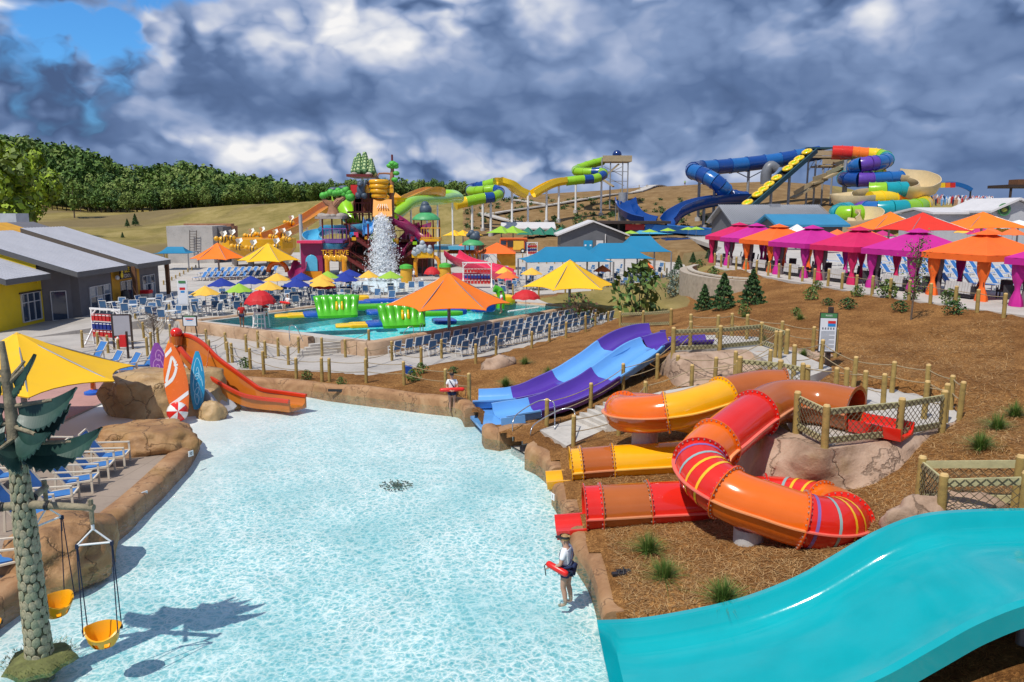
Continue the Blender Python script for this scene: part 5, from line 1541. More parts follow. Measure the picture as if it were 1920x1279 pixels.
def person(label, loc, rz, arms, legs=None, shirt=None, shorts=None, hair=None, hat='visor', skin=None, hips=.93, lean=0., head=(0, 0), tube=None, strap=False, fingers=False, scale=1., sub=2, group=None, cap=None):
 """local frame: feet at the origin, +y is where the person faces. arms: {-1: (elbow, wrist), 1: ...}; legs: {s: (knee, ankle)}"""
 t = thing('person', label, 'person', loc, group, rz)
 t.scale = (scale,) * 3
 skin = skin or m_skin
 dz = hips - .93
 L = lambda y, z: (0, y + lean * (z - .93), z + dz)
 V = [Vector(L(0, .95)), Vector(L(0, 1.09)), Vector(L(.005, 1.26)), Vector(L(-.01, 1.405)), Vector(L(.0, 1.475)), Vector(L(.02, 1.555)), Vector(L(.025, 1.63)), Vector(L(.015, 1.685))]
 rd = [(.145, .11), (.125, .095), (.15, .105), (.08, .065), (.048, .05), (.068, .082), (.078, .09), (.05, .055)]
 E = [(0, 1), (1, 2), (2, 3), (3, 4), (4, 5), (5, 6), (6, 7)]
 def addv(v, r, p):
  V.append(Vector(v)); rd.append(r if hasattr(r, '__len__') else (r, r)); E.append((p, len(V) - 1)); return len(V) - 1
 addv(Vector(L(.105, 1.575)), .014, 5)
 hd = {}
 for s in (-1, 1):
  sh = addv(Vector(L(-.005, 1.365)) + Vector((s * .165, 0, 0)), .056, 2)
  el, wr = arms[s]
  a1 = addv(Vector(el) + Vector((0, 0, dz)), .040, sh)
  a2 = addv(Vector(wr) + Vector((0, 0, dz)), .028, a1)
  d = (V[a2] - V[a1]).normalized()
  pm = addv(V[a2] + d * .07, (.038, .022), a2)
  hd[s] = (sh, a1, a2)
  if fingers:
   x = Vector((0, 0, 1)).cross(d); x = x.normalized() if x.length > .1 else Vector((1, 0, 0))
   for k, ln in enumerate((.06, .072, .066, .05)):
    o_ = x * ((k - 1.5) * .019)
    f1 = addv(V[pm] + d * .03 + o_, .0095, pm)
    f2 = addv(V[pm] + d * (.03 + ln * .55) + o_ + Vector((0, 0, -.018)), .0085, f1)
    addv(V[pm] + d * (.03 + ln * .7) + o_ + Vector((0, 0, -.045)), .0075, f2)
   th = addv(V[a2] + d * .035 + x * (-s * .038), .011, a2)
   addv(V[a2] + d * .085 + x * (-s * .055) + Vector((0, 0, -.01)), .009, th)
 for s in (-1, 1):
  hp = addv(Vector(L(0, .885)) + Vector((s * .088, 0, 0)), (.098, .10), 0)
  kn, an = (legs or {}).get(s, ((s * .092, .025, .49), (s * .09, -.02, .085)))
  th_ = V[hp].lerp(Vector(kn), .5)
  t1 = addv(th_, .083, hp)
  k = addv(kn, .058, t1)
  cf = addv(Vector(kn).lerp(Vector(an), .35) + Vector((0, -.015, 0)), .056, k)
  a = addv(an, .037, cf)
  fdir = Vector((s * .03, .15, -.045))
  addv(Vector(an) + fdir, (.04, .025), a)
  hd['leg%d' % s] = (hp, t1, k)
 skin_mesh('body', V, E, rd, skin, t, sub)
 def sub_mesh(nm, ids, edges, grow, mat, extra=()):
  mp = {q: i for i, q in enumerate(ids)}
  vv = [V[q].copy() for q in ids]; rr = [tuple(x + grow for x in rd[q]) for q in ids]
  ee = [(mp[a], mp[b]) for a, b in edges]
  for (p0, p1, f, par, r) in extra:
   vv.append(V[p0].lerp(V[p1], f)); rr.append((r, r)); ee.append((mp[par], len(vv) - 1))
  return skin_mesh(nm, vv, ee, rr, mat, t, sub)
 ex = []
 for s in (-1, 1):
  sh, a1, a2 = hd[s]
  ex.append((sh, a1, .62, sh, .062))
 ids = [0, 1, 2, 3, hd[-1][0], hd[1][0]]
 sub_mesh('shirt', ids, [(0, 1), (1, 2), (2, 3), (2, hd[-1][0]), (2, hd[1][0])], .016, shirt or m_wshirt, ex)
 ex = []
 for s in (-1, 1):
  hp, t1, k = hd['leg%d' % s]
  ex.append((hp, k, .52, hp, .098))
 ids = [0, hd['leg-1'][0], hd['leg1'][0]]
 vv = [V[0] + Vector((0, 0, .06))]
 sub_mesh('shorts', ids, [(0, ids[1]), (0, ids[2])], .020, shorts or m_navy, ex)
 hc = V[6] + Vector((0, -.012, .0))
 b_ = MB(); b_.ball((0, 0, 0), 1, 16, 10)
 keep = [q for q in b_.f if sum(b_.v[i][2] for i in q) / len(q) > -.35 and not (sum(b_.v[i][1] for i in q) / len(q) > .45 and sum(b_.v[i][2] for i in q) / len(q) < .45)]
 h_ = MB(); h_._add([(hc.x + x * .088, hc.y + y * .104, hc.z + .008 + z_ * .098) for x, y, z_ in b_.v], keep)
 if cap is None: h_.ball(hc + Vector((0, -.085, .055)), .04, 8, 6)
 ho = h_.mesh('hair', hair or m_hairb, smooth=True)
 ob = bpy.data.objects.new('hair', ho); ob.parent = t; COL.objects.link(ob)
 if hat:
  h_ = MB()
  n = 16
  vs = []
  for z_ in (.035, .085):
   for j in range(n):
    a = 2 * PI * j / n; vs.append((hc.x + .094 * math.cos(a), hc.y + .11 * math.sin(a), hc.z + z_ - .01))
  h_._add(vs, [(j, (j + 1) % n, n + (j + 1) % n, n + j) for j in range(n)])
  pts = [(hc.x + .09 * math.cos(a), hc.y + .10 * math.sin(a), hc.z + .035) for a in np.linspace(.25, PI - .25, 9)]
  out_ = [(hc.x + .085 * math.cos(a), hc.y + .205 * math.sin(a) ** .7, hc.z + .018) for a in np.linspace(.25, PI - .25, 9)]
  h_._add(pts + out_, [(j, j + 1, 9 + j + 1, 9 + j) for j in range(8)])
  h_._add([(x, y, z_ - .008) for x, y, z_ in pts + out_], [(j, 9 + j, 9 + j + 1, j + 1) for j in range(8)])
  ob = bpy.data.objects.new('visor', h_.mesh('visor', m_black if hat == 'visor' else m_gred, smooth=40)); ob.parent = t; COL.objects.link(ob)
 for s in (-1, 1):
  h_ = MB(); h_.ball(V[6] + Vector((s * .03, .084, -.03)), .009, 6, 4)
  ob = bpy.data.objects.new('eye', h_.mesh('eye', m_eye)); ob.parent = t; COL.objects.link(ob)
  h_ = MB(); h_.ball(V[5] + Vector((s * .078, .0, .035)), .022, 6, 5, (.5, .8, 1.3))
  ob = bpy.data.objects.new('ear', h_.mesh('ear', skin, smooth=True)); ob.parent = t; COL.objects.link(ob)
 h_ = MB(); h_.ball(V[5] + Vector((0, .083, -.015)), .018, 8, 4, (1.3, .5, .3))
 ob = bpy.data.objects.new('mouth', h_.mesh('mouth', M('lips', (.36, .13, .11), .5, .02))); ob.parent = t; COL.objects.link(ob)
 if strap:
  h_ = MB()
  a = V[2] + Vector((.11, .0, .15)); b = V[1] + Vector((-.13, .0, -.05))
  pts = []
  for q in np.linspace(0, 2 * PI, 25):
   f = .5 - .5 * math.cos(q)
   c = a.lerp(b, f); pts.append(c + Vector((0, .138 * math.sin(q), 0)))
  for q0, q1 in zip(pts[:-1], pts[1:]): h_.bar(q0, q1, .04, .012, (0, 1, 0))
  ob = bpy.data.objects.new('shoulder_strap', h_.mesh('shoulder_strap', m_navy)); ob.parent = t; COL.objects.link(ob)
  h_ = MB(); h_.ball(V[0] + Vector((.02, -.155, .06)), .07, 10, 6, (1.5, .7, .9)); h_.tube([V[0] + Vector((math.cos(a_) * .172, math.sin(a_) * .138, .07)) for a_ in np.linspace(0, 2 * PI, 20)], .025, 6)
  ob = bpy.data.objects.new('hip_pack', h_.mesh('hip_pack', m_navy, smooth=True)); ob.parent = t; COL.objects.link(ob)
 return t
def rescue_tube(label, loc, rz, a, b, r=.075, holder=None, scale=1.):
 """a, b in the holder's frame"""
 t = thing('rescue_tube', label, 'rescue tube', loc, None, rz); t.scale = (scale,) * 3
 a = Vector(a); b = Vector(b)
 mb = MB(); ps = [a.lerp(b, f) for f in (0, .03, .1, .5, .9, .97, 1)]
 mb.tube(ps, [r * q for q in (.35, .8, 1, 1.05, 1, .8, .35)], 12)
 o = bpy.data.objects.new('foam_float', mb.mesh('foam_float', m_gred, smooth=True)); o.parent = t; COL.objects.link(o)
 d = (b - a).normalized()
 mb = MB(); mb.tube([a, a - d * .06 + Vector((0, 0, -.1)), a - d * .02 + Vector((0, 0, -.32))], .012, 5)
 q = bpy.data.objects.new('strap', mb.mesh('strap', m_black)); q.parent = t; COL.objects.link(q)
 return t
Z3 = Vector
wA = G(1062, 1136, -.25); wA.z = -.25
person('lifeguard wading by the near coping in white shirt, navy shorts and black visor', wA, 1.18, {-1: ((-.235, .06, 1.10), (-.19, .26, 1.0)), 1: ((.24, -.05, 1.11), (.215, .13, .98))}, legs={-1: ((-.085, .05, .49), (-.085, -.01, .085)), 1: ((.085, .0, .49), (.09, -.07, .085))}, hair=m_hairl, strap=True, fingers=True, lean=.05, scale=1.0).scale = (1.17, 1.12, 1.0)
rescue_tube('red rescue tube held at the hip by the near lifeguard', wA, 1.18, (-.19, .42, 1.06), (-.30, -.12, .92))
wB = G(848, 769, -.1); wB.z = -.2
person('lifeguard facing the camera in the far right corner of the wave pool', wB, PI + .1, {-1: ((-.24, .05, 1.10), (-.10, .22, 1.04)), 1: ((.24, .05, 1.10), (.10, .24, 1.04))}, strap=True, fingers=True, scale=1.06)
rescue_tube('red rescue tube held across the waist by the lifeguard facing the camera', wB, PI + .1, (-.55, .22, 1.10), (.55, .24, 1.08), .09)
pC = Vector((1.6, 58.4, 1.0)); pC = D(938, 609, 57.5); pC.z = 1.0
wq = D(940, 608, 58.2)
person('lifeguard standing on the wall between the chairs and the activity pool', (wq.x, wq.y, 1.0), 1.9, {-1: ((-.24, .08, 1.12), (-.2, .3, 1.15)), 1: ((.25, .0, 1.10), (.24, .2, .95))}, legs={-1: ((-.1, .12, .5), (-.1, .05, .085)), 1: ((.1, .0, .49), (.1, -.12, .085))}, strap=True, sub=1)
rescue_tube('red rescue tube hanging at the side of the lifeguard on the wall', (wq.x, wq.y, 1.0), 1.9, (-.24, .55, .78), (-.27, -.05, 1.18), .09)
pE = Vector((-17.9, 51.6, .85))
person('lifeguard with red shirt and navy shorts standing behind the white guard chair', (-18.3, 51.9, .85), .3, {-1: ((-.25, .0, 1.1), (-.24, .1, .86)), 1: ((.25, .0, 1.1), (.24, .1, .86))}, shirt=m_rshirt, hat=None, hair=m_hairb, skin=m_skin2, sub=1, cap=1)
SIT = {-1: ((-.1, .40, .52), (-.1, .42, .09)), 1: ((.1, .40, .52), (.1, .42, .09))}
person('seated lifeguard up on the white guard chair under the red umbrella', (-17.0, 51.9, 1.55), -.5, {-1: ((-.24, .12, 1.12), (-.14, .3, 1.0)), 1: ((.24, .12, 1.12), (.14, .3, 1.0))}, legs=SIT, hips=.56, hat=None, cap=1, skin=m_skin2, sub=1)
rescue_tube('red rescue tube on the lap of the seated lifeguard', (-17.0, 51.9, 1.55), -.5, (-.45, .3, .72), (.45, .3, .72), .08)
q = D(553, 575, 64)
person('lifeguard sitting low at the far edge of the activity pool', (-17.6, 60.4, .96), 2.6, {-1: ((-.24, .12, 1.12), (-.14, .3, 1.0)), 1: ((.24, .12, 1.12), (.14, .3, 1.0))}, legs=SIT, hips=.5, hat=None, cap=1, sub=1)
rescue_tube('red rescue tube on the knees of the lifeguard at the far pool edge', (-17.6, 60.4, .96), 2.6, (-.55, .3, .62), (.55, .3, .66), .1)
mb = MB(); q = G(742, 890, 0); q.z = -.40
for k in range(160): a = rnd(0, 6.3); r = abs(rnd(-.5, .5)); mb.box(q + Vector((r * math.cos(a) * 1.1, r * math.sin(a) * 1.1, .01 + .0004 * k)), (.05, .035, .02), a)
tag(mb.obj('algae_patch', M('algae', (.12, .14, .10), .9, .3, 5)), 'small dark mossy patch on the pool floor in open water', 'algae', kind='stuff')
m_igr = M('green_vinyl', (.075, .44, .010), .3, .05, 1, coat=.2)
m_ibl = M('blue_vinyl', (.005, .085, .44), .3, .05, 1, coat=.2)
m_iye = M('yellow_vinyl', (.88, .52, .006), .3, .04, 1, coat=.2)
def pad(mb, c, L, W, h, d, bulge=.18):
 """inflated slab: rounded long box, c centre on the water, d along"""
 d = Vector((d[0], d[1], 0)).normalized(); s = Vector((-d.y, d.x, 0))
 n = 8; prof = []
 for k in range(12):
  a = 2 * PI * k / 12
  prof.append((math.copysign(abs(math.cos(a)) ** .5, math.cos(a)) * W / 2, h / 2 + math.copysign(abs(math.sin(a)) ** .6, math.sin(a)) * h / 2))
 fs = [0, .06, .15, .5, .85, .94, 1]
 sc_ = [.75, .93, 1, 1.0, 1, .93, .75]
 vs = []
 for f, q in zip(fs, sc_):
  p = Vector(c) + d * (f - .5) * L
  for a, b in prof: vs.append(p + s * a * q + Vector((0, 0, h / 2 + (b - h / 2) * q)))
 k = len(prof)
 mb._add(vs, [(i * k + j, i * k + (j + 1) % k, (i + 1) * k + (j + 1) % k, (i + 1) * k + j) for i in range(len(fs) - 1) for j in range(k)] + [tuple(range(k - 1, -1, -1)), tuple((len(fs) - 1) * k + j for j in range(k))])
def inflatable(label, c, d):
 """green lifeguard-wall obstacle with blue and yellow landing pads"""
 d = Vector((d[0], d[1], 0)).normalized(); s = Vector((-d.y, d.x, 0))
 c = Vector((c[0], c[1], .68))
 t = thing('inflatable_obstacle', label, 'inflatable', c)
 mb = MB(); pad(mb, c - d * 5.2, 3.6, 2.0, .42, d); mb.obj('yellow_pad', m_iye, t, smooth=40)
 mb = MB(); pad(mb, c - d * 4.5 + s * .75, 2.2, .9, .45, d); pad(mb, c - d * 4.5 - s * .75, 2.2, .9, .45, d); mb.obj('side_float', m_iye, t, smooth=40)
 mb = MB(); pad(mb, c - d * 2.35, 3.0, 2.9, .60, d); mb.obj('blue_pad', m_ibl, t, smooth=40)
 mb = MB(); pad(mb, c + d * 4.6, 2.4, 2.9, .55, d); mb.obj('blue_pad', m_ibl, t, smooth=40)
 W = 4.4; v_ = -s if s.y > 0 else s
 prof = [(-1.3, 0), (-1.3, .4), (-.9, 1.0), (-.75, 1.7), (-.7, 2.15), (-.4, 2.45), (.1, 2.5), (.4, 2.3), (.62, 1.8), (1.0, 1.0), (1.75, .5), (2.1, .3), (2.1, 0)]
 mb = MB(); nW = 49
 rows = []
 for i in range(nW):
  f = i / (nW - 1); a = (f - .5) * W
  edge = 1 - .14 * abs(2 * f - 1) ** 6
  rib = .17 * (abs(math.sin(f * 6 * PI)) ** .7 - .6)
  rows.append([c + d * (a + .18 * z * (2 * f - 1)) + v_ * (x * edge + (rib * 1.3 if x > .3 and .45 < z < 2.35 else 0)) + Vector((0, 0, z * (1 - .05 * abs(2 * f - 1) ** 4))) for x, z in prof])
 k = len(prof); vs = [q for r_ in rows for q in r_]
 mb._add(vs, [(i * k + j, i * k + j + 1, (i + 1) * k + j + 1, (i + 1) * k + j)[::-1] for i in range(nW - 1) for j in range(k - 1)] + [tuple(range(k)), tuple((nW - 1) * k + j for j in range(k - 1, -1, -1))])
 w = mb.obj('climbing_wall', m_igr, t, smooth=50)
 for a in (-.05, .55):
  mb = MB(); mb.tube([c + d * a + v_ * 1.15 + Vector((0, 0, .75)), c + d * a + v_ * .85 + Vector((0, 0, 1.3)), c + d * a + v_ * .7 + Vector((0, 0, 1.75))], [.20, .16, .10], 8); mb.obj('yellow_tongue', m_iye, t, smooth=True)
 for k in range(8):
  f = (k + .5) / 8; mb = MB(); mb.box(c + d * (f - .5) * W * 1.1 + v_ * .1 + Vector((0, 0, 2.5)), (.16, .16, .1), math.atan2(d.y, d.x)); mb.obj('handle', m_white, t)
 mb = MB(); mb.box(c - d * (W / 2 + .1) + v_ * .35 + Vector((0, 0, 1.7)), (.05, .5, .3), math.atan2(d.y, d.x)); mb.obj('printed_patch', m_white, w)
 t.scale = (.66, .66, .66)
 return t
dv = Vector((LP_R[0] - LP_N[0], LP_R[1] - LP_N[1], 0)).normalized()
dl = Vector((LP_L[0] - LP_N[0], LP_L[1] - LP_N[1], 0)).normalized()
cA = G(632, 592, .68); cB = G(754, 610, .68)
inflatable('left green inflatable climbing wall with blue and yellow pads in the activity pool', cA, (.96, .28))
inflatable('right green inflatable climbing wall with pads, partly behind the orange canopy', cB, (.96, .28))
def pads(label, parts):
 t = thing('inflatable_course', label, 'inflatable', (*parts[0][0][:2], .68))
 for c, L, W, h, d, mt in parts:
  mb = MB(); pad(mb, (c[0], c[1], .66), L, W, h, d); mb.obj('float_pad', mt, t, smooth=40)
 return t
pads('low green and blue inflatable beams behind the two climbing walls', [(G(708, 580, .7), 4.5, 1.4, .5, (1, .2), m_igr), (G(715, 570, .7), 3, 1.6, .5, (1, .3), m_ibl), (G(660, 575, .7), 3, 1.4, .5, (1, .3), m_ibl)])
pads('low green and blue inflatable beams right of the orange canopy pole', [(G(800, 592, .7), 5.5, 1.5, .45, (1, .15), m_igr), (G(838, 590, .7), 3, 1.3, .6, (1, .2), m_ibl), (G(905, 584, .7), 1.8, 1.6, .9, (1, .5), m_ibl)])
t = thing('inflatable_slide', 'yellow inflatable hump and green arch beyond the orange canopy', 'inflatable', G(900, 575, .68))
mb = MB(); pad(mb, G(858, 577, .7), 4.2, 2.4, 1.1, (1, .2)); mb.obj('hump', m_iye, t, smooth=40)
mb = MB(); pad(mb, G(920, 572, .7), 4.0, 2, .9, (1, .2)); mb.obj('hump', m_iye, t, smooth=40)
mb = MB(); pad(mb, G(885, 582, .7), 2.2, 1.6, 1.0, (1, .25)); mb.obj('arch', m_igr, t, smooth=40)
mb = MB(); a = G(938, 580, .7); mb.tube(spline([a, a + Vector((.1, .3, .9)), a + Vector((-.1, .4, 1.5)), a + Vector((-.5, .3, 1.7))], 5), [.35] * 11 + [.3] * 5, 10); mb.obj('arch', m_igr, t, smooth=40)
mb = MB(); pad(mb, G(660, 566, .7), 3, 1.5, .6, (1, .2)); mb.obj('hump', m_iye, t, smooth=40)
t = thing('swim_line', 'string of white floats across the right end of the activity pool', 'float line', G(960, 581, .72))
a, b = G(955, 584, .74), G(1008, 577, .74)
for k in range(20):
 mb = MB(); p = a.lerp(b, k / 19); mb.tube([p - dv * .13, p + dv * .13], .08, 8); mb.obj('float', m_white, t, smooth=40)
t = thing('pool_steps', 'grey steps from the lower path up to the activity pool deck', 'stairs', (-11.4, 46.4, .1))
sv = Vector((-.62, .78, 0)).normalized()
for k in range(5):
 mb = MB(); c = Vector((-11.45, 46.2, 0)) + Vector((.55, .84, 0)).normalized() * (-.9 + k * .35) ; mb.box(c + Vector((0, 0, .08 + .075 * k)), (2.5, .36, .16 + .15 * k), math.atan2(-.84, .55) + PI / 2 + .0); mb.obj('step', m_step, t)
handrail('low bent steel rail on the lifeguard deck beside the steps', [G(543, 640, .85), G(543, 612, 1.75), G(556, 615, 1.75), G(568, 640, .85)])
handrail('steel ladder rail at the near edge of the activity pool', [D(758, 634, 48.9), D(758, 622, 48.9), D(770, 612, 49), D(775, 616, 49.3), D(775, 634, 49.3)])
handrail('second steel ladder rail just right of the first by the blue chairs', [D(788, 630, 49.6), D(788, 612, 49.6), D(790, 606, 49.7), D(793, 611, 49.9), D(793, 632, 49.9)])
p = Vector((-17.0, 51.9, .85))
t = thing('guard_chair', 'white lifeguard chair marked with the digit 2 beside the activity pool', 'lifeguard chair', p)
for sx in (-1, 1):
 mb = MB(); mb.bar(p + Vector((sx * .42, -.5, 0)), p + Vector((sx * .3, -.25, 1.2)), .09, .05); mb.obj('leg', m_white, t)
 mb = MB(); mb.bar(p + Vector((sx * .42, .5, 0)), p + Vector((sx * .3, .28, 2.0)), .09, .05); mb.obj('leg', m_white, t)
 mb = MB(); mb.box(p + Vector((sx * .36, 0, 1.35)), (.07, .75, .06)); mb.obj('arm_rest', m_white, t)
for k in range(3):
 mb = MB(); mb.bar(p + Vector((-.4, -.42 + k * .08, .35 + k * .32)), p + Vector((.4, -.42 + k * .08, .35 + k * .32)), .12, .04); mb.obj('rung', m_white, t)
mb = MB(); mb.box(p + Vector((0, 0, 1.08)), (.66, .65, .06)); mb.obj('seat', m_white, t)
mb = MB(); mb.box(p + Vector((0, .3, 1.55)), (.62, .05, .75)); mb.obj('backrest', m_white, t)
pl = MB(); pl.box(p + Vector((-.44, -.05, .55)), (.03, .62, .75)); pb = pl.obj('number_board', m_white, t)
text_obj('digit', '2', .6, p + Vector((-.46, -.05, .55)), (0, -1, 0), (0, 0, 1), m_ink, pb)
def sling_chair(fr=None):
 t = thing('sling_chair', 'grey blue sling chair with white frame', 'chair')
 mb = MB()
 for sx in (-1, 1):
  x = sx * .29
  mb.bar((x, .24, 0), (x, .26, .62), .04); mb.bar((x, .27, .63), (x, -.26, .64), .045, .03); mb.bar((x, -.30, .97), (x, -.17, .40), .04); mb.bar((x, -.17, .41), (x, .26, .43), .04); mb.bar((x, -.15, .42), (x, -.27, 0), .04)
 mb.bar((-.29, -.30, .97), (.29, -.30, .97), .04); mb.bar((-.29, .25, .42), (.29, .25, .42), .04); mb.bar((-.29, -.22, .2), (.29, -.22, .2), .03)
 mb.obj('frame', m_wfr, t)
 mb = MB(); mb.box((0, .04, .425), (.54, .44, .02), 0, .04); mb.obj('seat', m_blue2, t)
 mb = MB(); mb.box((0, -.235, .68), (.54, .02, .54), 0, .22); mb.obj('backrest', m_blue2, t)
 return Proto(t)
SCH = sling_chair()
used_labels = set()
dW = Vector((5.2 + 8.2, 63.0 - 45.5, 0)).normalized()
nW = Vector((dW.y, -dW.x, 0))
P0 = Vector((-8.2, 45.5, .15))
rowname = ['row against the rock wall', 'middle row of three', 'row by the rope fence']
for r_, off in enumerate((1.15, 2.75, 4.3)):
 n_ = (23, 22, 21)[r_]
 for k in range(n_):
  p = P0 + dW * ((.6, 1.9, 3.0)[r_] + k * .86 + rnd(-.05, .05)) + nW * (off + rnd(-.08, .08))
  if inside(p.x, p.y, PLAZA):
   SCH.place(p, math.atan2(nW.y, nW.x) + PI / 2 + rnd(-.1, .1), 'blue sling chair, %s from the left end in the %s' % (ORD[k], rowname[r_]), group='rows of sling chairs by the activity pool')
m_ttop = M('table_top', (.62, .63, .63), .5, .06)
def table():
 t = thing('cafe_table', 'round pale cafe table', 'table')
 mb = MB(); mb.lathe([(.0, .70), (.52, .70), (.54, .715), (.52, .73), (0, .73)], 20); mb.obj('tabletop', m_ttop, t)
 mb = MB(); mb.cyl((0, 0, 0), (0, 0, .7), .04, n=8); mb.lathe([(.25, 0), (.22, .05), (.04, .08)], 12); mb.obj('pedestal', m_wfr, t)
 return Proto(t)
TAB = table()
m_uy = M('umbrella_yellow', (.80, .46, .055), .8, .05); m_ub = M('umbrella_blue', (.008, .03, .27), .8, .08); m_ul = M('umbrella_lime', (.30, .50, .045), .8, .05); m_ur = M('umbrella_red', (.55, .01, .015), .7, .05); m_uo = M('umbrella_coral', (.82, .16, .035), .8, .05); m_um = M('umbrella_magenta', (.50, .02, .17), .8, .05)
def umbrella(mat, nm='market_umbrella', dome=False):
 t = thing(nm, 'market umbrella', 'umbrella')
 n = 8; mb = MB(); prof = [(.0, 2.66), (.38, 2.50), (.9, 2.24), (1.55, 1.92)] if not dome else [(.0, 2.65), (.5, 2.58), (1.0, 2.36), (1.4, 2.02), (1.52, 1.80)]
 rows = []
 for r, z in prof:
  for j in range(2 * n):
   a = PI * j / n
   rr = r * (1 if j % 2 == 0 else (.94 if not dome else .95)); zz = z - (.03 * r if j % 2 == 0 else -.02 * r)
   rows.append((rr * math.cos(a), rr * math.sin(a), zz))
 k = 2 * n
 mb._add(rows, [(i * k + j, (i + 1) * k + j, (i + 1) * k + (j + 1) % k, i * k + (j + 1) % k) for i in range(len(prof) - 1) for j in range(k)])
 mb._add([(x, y, z - .02) for x, y, z in rows], [(i * k + j, i * k + (j + 1) % k, (i + 1) * k + (j + 1) % k, (i + 1) * k + j) for i in range(len(prof) - 1) for j in range(k)])
 mb.obj('canopy', mat, t, smooth=10)
 mb = MB(); mb.cyl((0, 0, 0), (0, 0, 2.6), .03, n=8); mb.obj('pole', m_wfr, t)
 mb = MB(); mb.ball((0, 0, 2.66), .05, 8, 5); mb.obj('finial', mat, t)
 for j in range(n):
  a = 2 * PI * j / n; mb = MB(); mb.bar((.03 * math.cos(a), .03 * math.sin(a), 2.2), (1.42 * math.cos(a), 1.42 * math.sin(a), 1.93 if not dome else 1.88), .02); mb.obj('rib', m_wfr, t)
 return Proto(t)
UM = {'yellow': umbrella(m_uy), 'blue': umbrella(m_ub), 'lime green': umbrella(m_ul), 'red': umbrella(m_ur, 'guard_umbrella', True), 'coral': umbrella(m_uo), 'magenta': umbrella(m_um)}
UMB = [('yellow', 384, 536, 28, 'nearest the shops'), ('blue', 415, 521, 27, 'behind the yellow one by the shops'), ('lime green', 448, 531, 25, 'left of the red dome'), ('blue', 470, 517, 26, 'behind the left lime one'), ('yellow', 504, 527, 27, 'in front right of the red dome'), ('yellow', 519, 512, 25, 'at the back of the terrace'), ('blue', 565, 511, 22, 'at the back between yellow ones'), ('blue', 556, 522, 27, 'before the back blue one'), ('lime green', 614, 508, 22, 'behind two yellow ones'), ('yellow', 604, 514, 24, 'before the middle lime one'), ('yellow', 603, 521, 26, 'nearest of the three stacked'), ('blue', 655, 505, 26, 'at the back of the pair'), ('blue', 648, 513, 25, 'at the front of the pair'), ('yellow', 691, 507, 20, 'alone right of the blue pair'), ('lime green', 732, 508, 24, 'rightmost by the splash pool'), ('red', 487, 544, 30, 'over the white guard chair'), ('red', 609, 530, 22, 'far one behind the left inflatable wall'), ('red', 986, 549, 28, 'right one at the end of the activity pool'), ('red', 810, 500, 16, 'in front of the play structure'), ('coral', 952, 508, 22, 'left of the teal canopies'), ('yellow', 945, 500, 17, 'behind the left coral one'), ('yellow', 997, 502, 21, 'right of the left coral one'), ('coral', 1130, 497, 17, 'under the middle teal canopy'), ('yellow', 1210, 484, 13, 'at the teal canopy end'), ('coral', 1216, 493, 14, 'below the far right yellow one')]
spots = []
for c_, px, py, hw, d in UMB:
 d_ = ray(px, py); zb = .85
 y = (CAMH - zb - 2.25) / -d_[2] * d_[1]
 if c_ == 'red': y = {487: 51.2, 609: 66., 986: 58., 810: 79.}[px]
 p = D(px, py, y); z0 = hz(p.x, p.y)
 if px == 487: z0 = .85
 w_ = hw * y / F / 1.52
 UM[c_].place((p.x, p.y, z0), rnd(0, .7), '%s %s %s' % (c_, 'dome umbrella' if c_ == 'red' else 'market umbrella', d), (w_, w_, max(.75, (p.z - z0) / 2.66)))
 if c_ != 'red': spots.append((p.x, p.y, z0, '%s umbrella %s' % (c_, d)))
dB = Vector((LP_F[0] - LP_L[0], LP_F[1] - LP_L[1], 0)).normalized(); nB = Vector((-dB.y, dB.x, 0))
tabs = [(x, y, z, 'under the ' + d) for x, y, z, d in spots]
for r_ in range(4):
 for k in range(8):
  p = Vector((*LP_L, .85)) + dB * (-1.5 + k * 3.1) + nB * (2.3 + r_ * 2.9)
  if p.y > 84 or any((p.x - q[0]) ** 2 + (p.y - q[1]) ** 2 < 4.2 for q in tabs): continue
  tabs.append((p.x, p.y, .85, 'at the bare table, %s along the %s row from pool' % (ORD[k], ORD[r_])))
sides = ['pool side', 'far side', 'left side', 'right side']
for x, y, z, d in tabs:
 TAB.place((x, y, z), 0, 'round pale cafe table ' + ('beneath' + d[5:] if d.startswith('under') else d[3:].replace('the bare table', 'without umbrella')), group='round cafe tables on the terrace')
 a0 = rnd(-.4, .4)
 for s_, nm in enumerate(sides):
  a = (-PI / 2, PI / 2, PI, 0)[s_] + a0 + rnd(-.15, .15)
  if rnd(0, 1) < .1: continue
  SCH.place((x + math.cos(a) * .92, y + math.sin(a) * .92, z), a + PI / 2 + rnd(-.3, .3), 'sling chair, %s, %s' % (nm, d.replace('the ', '', 1)), group='sling chairs around the cafe tables')
for i, (px, py) in enumerate(((753, 549), (772, 547), (790, 546), (707, 562), (735, 566), (820, 548))):
 p = T(px, py, .85); SCH.place(p, PI + rnd(-.2, .2), 'sling chair by the splash pool, %s from the left' % ORD[i], group='sling chairs by the splash pool')
for r_ in range(4):
 for k in range(11):
  p = G(962 + k * 26 + r_ * 6, 545 - r_ * 10 - k * .9, .85)
  if not inside(p.x, p.y, TERR): continue
  SCH.place(p, rnd(-.5, .5) + 2.4, 'sling chair before the teal canopies, %s from the left in the %s row' % (ORD[k], ORD[r_]), group='sling chairs by the teal canopies')
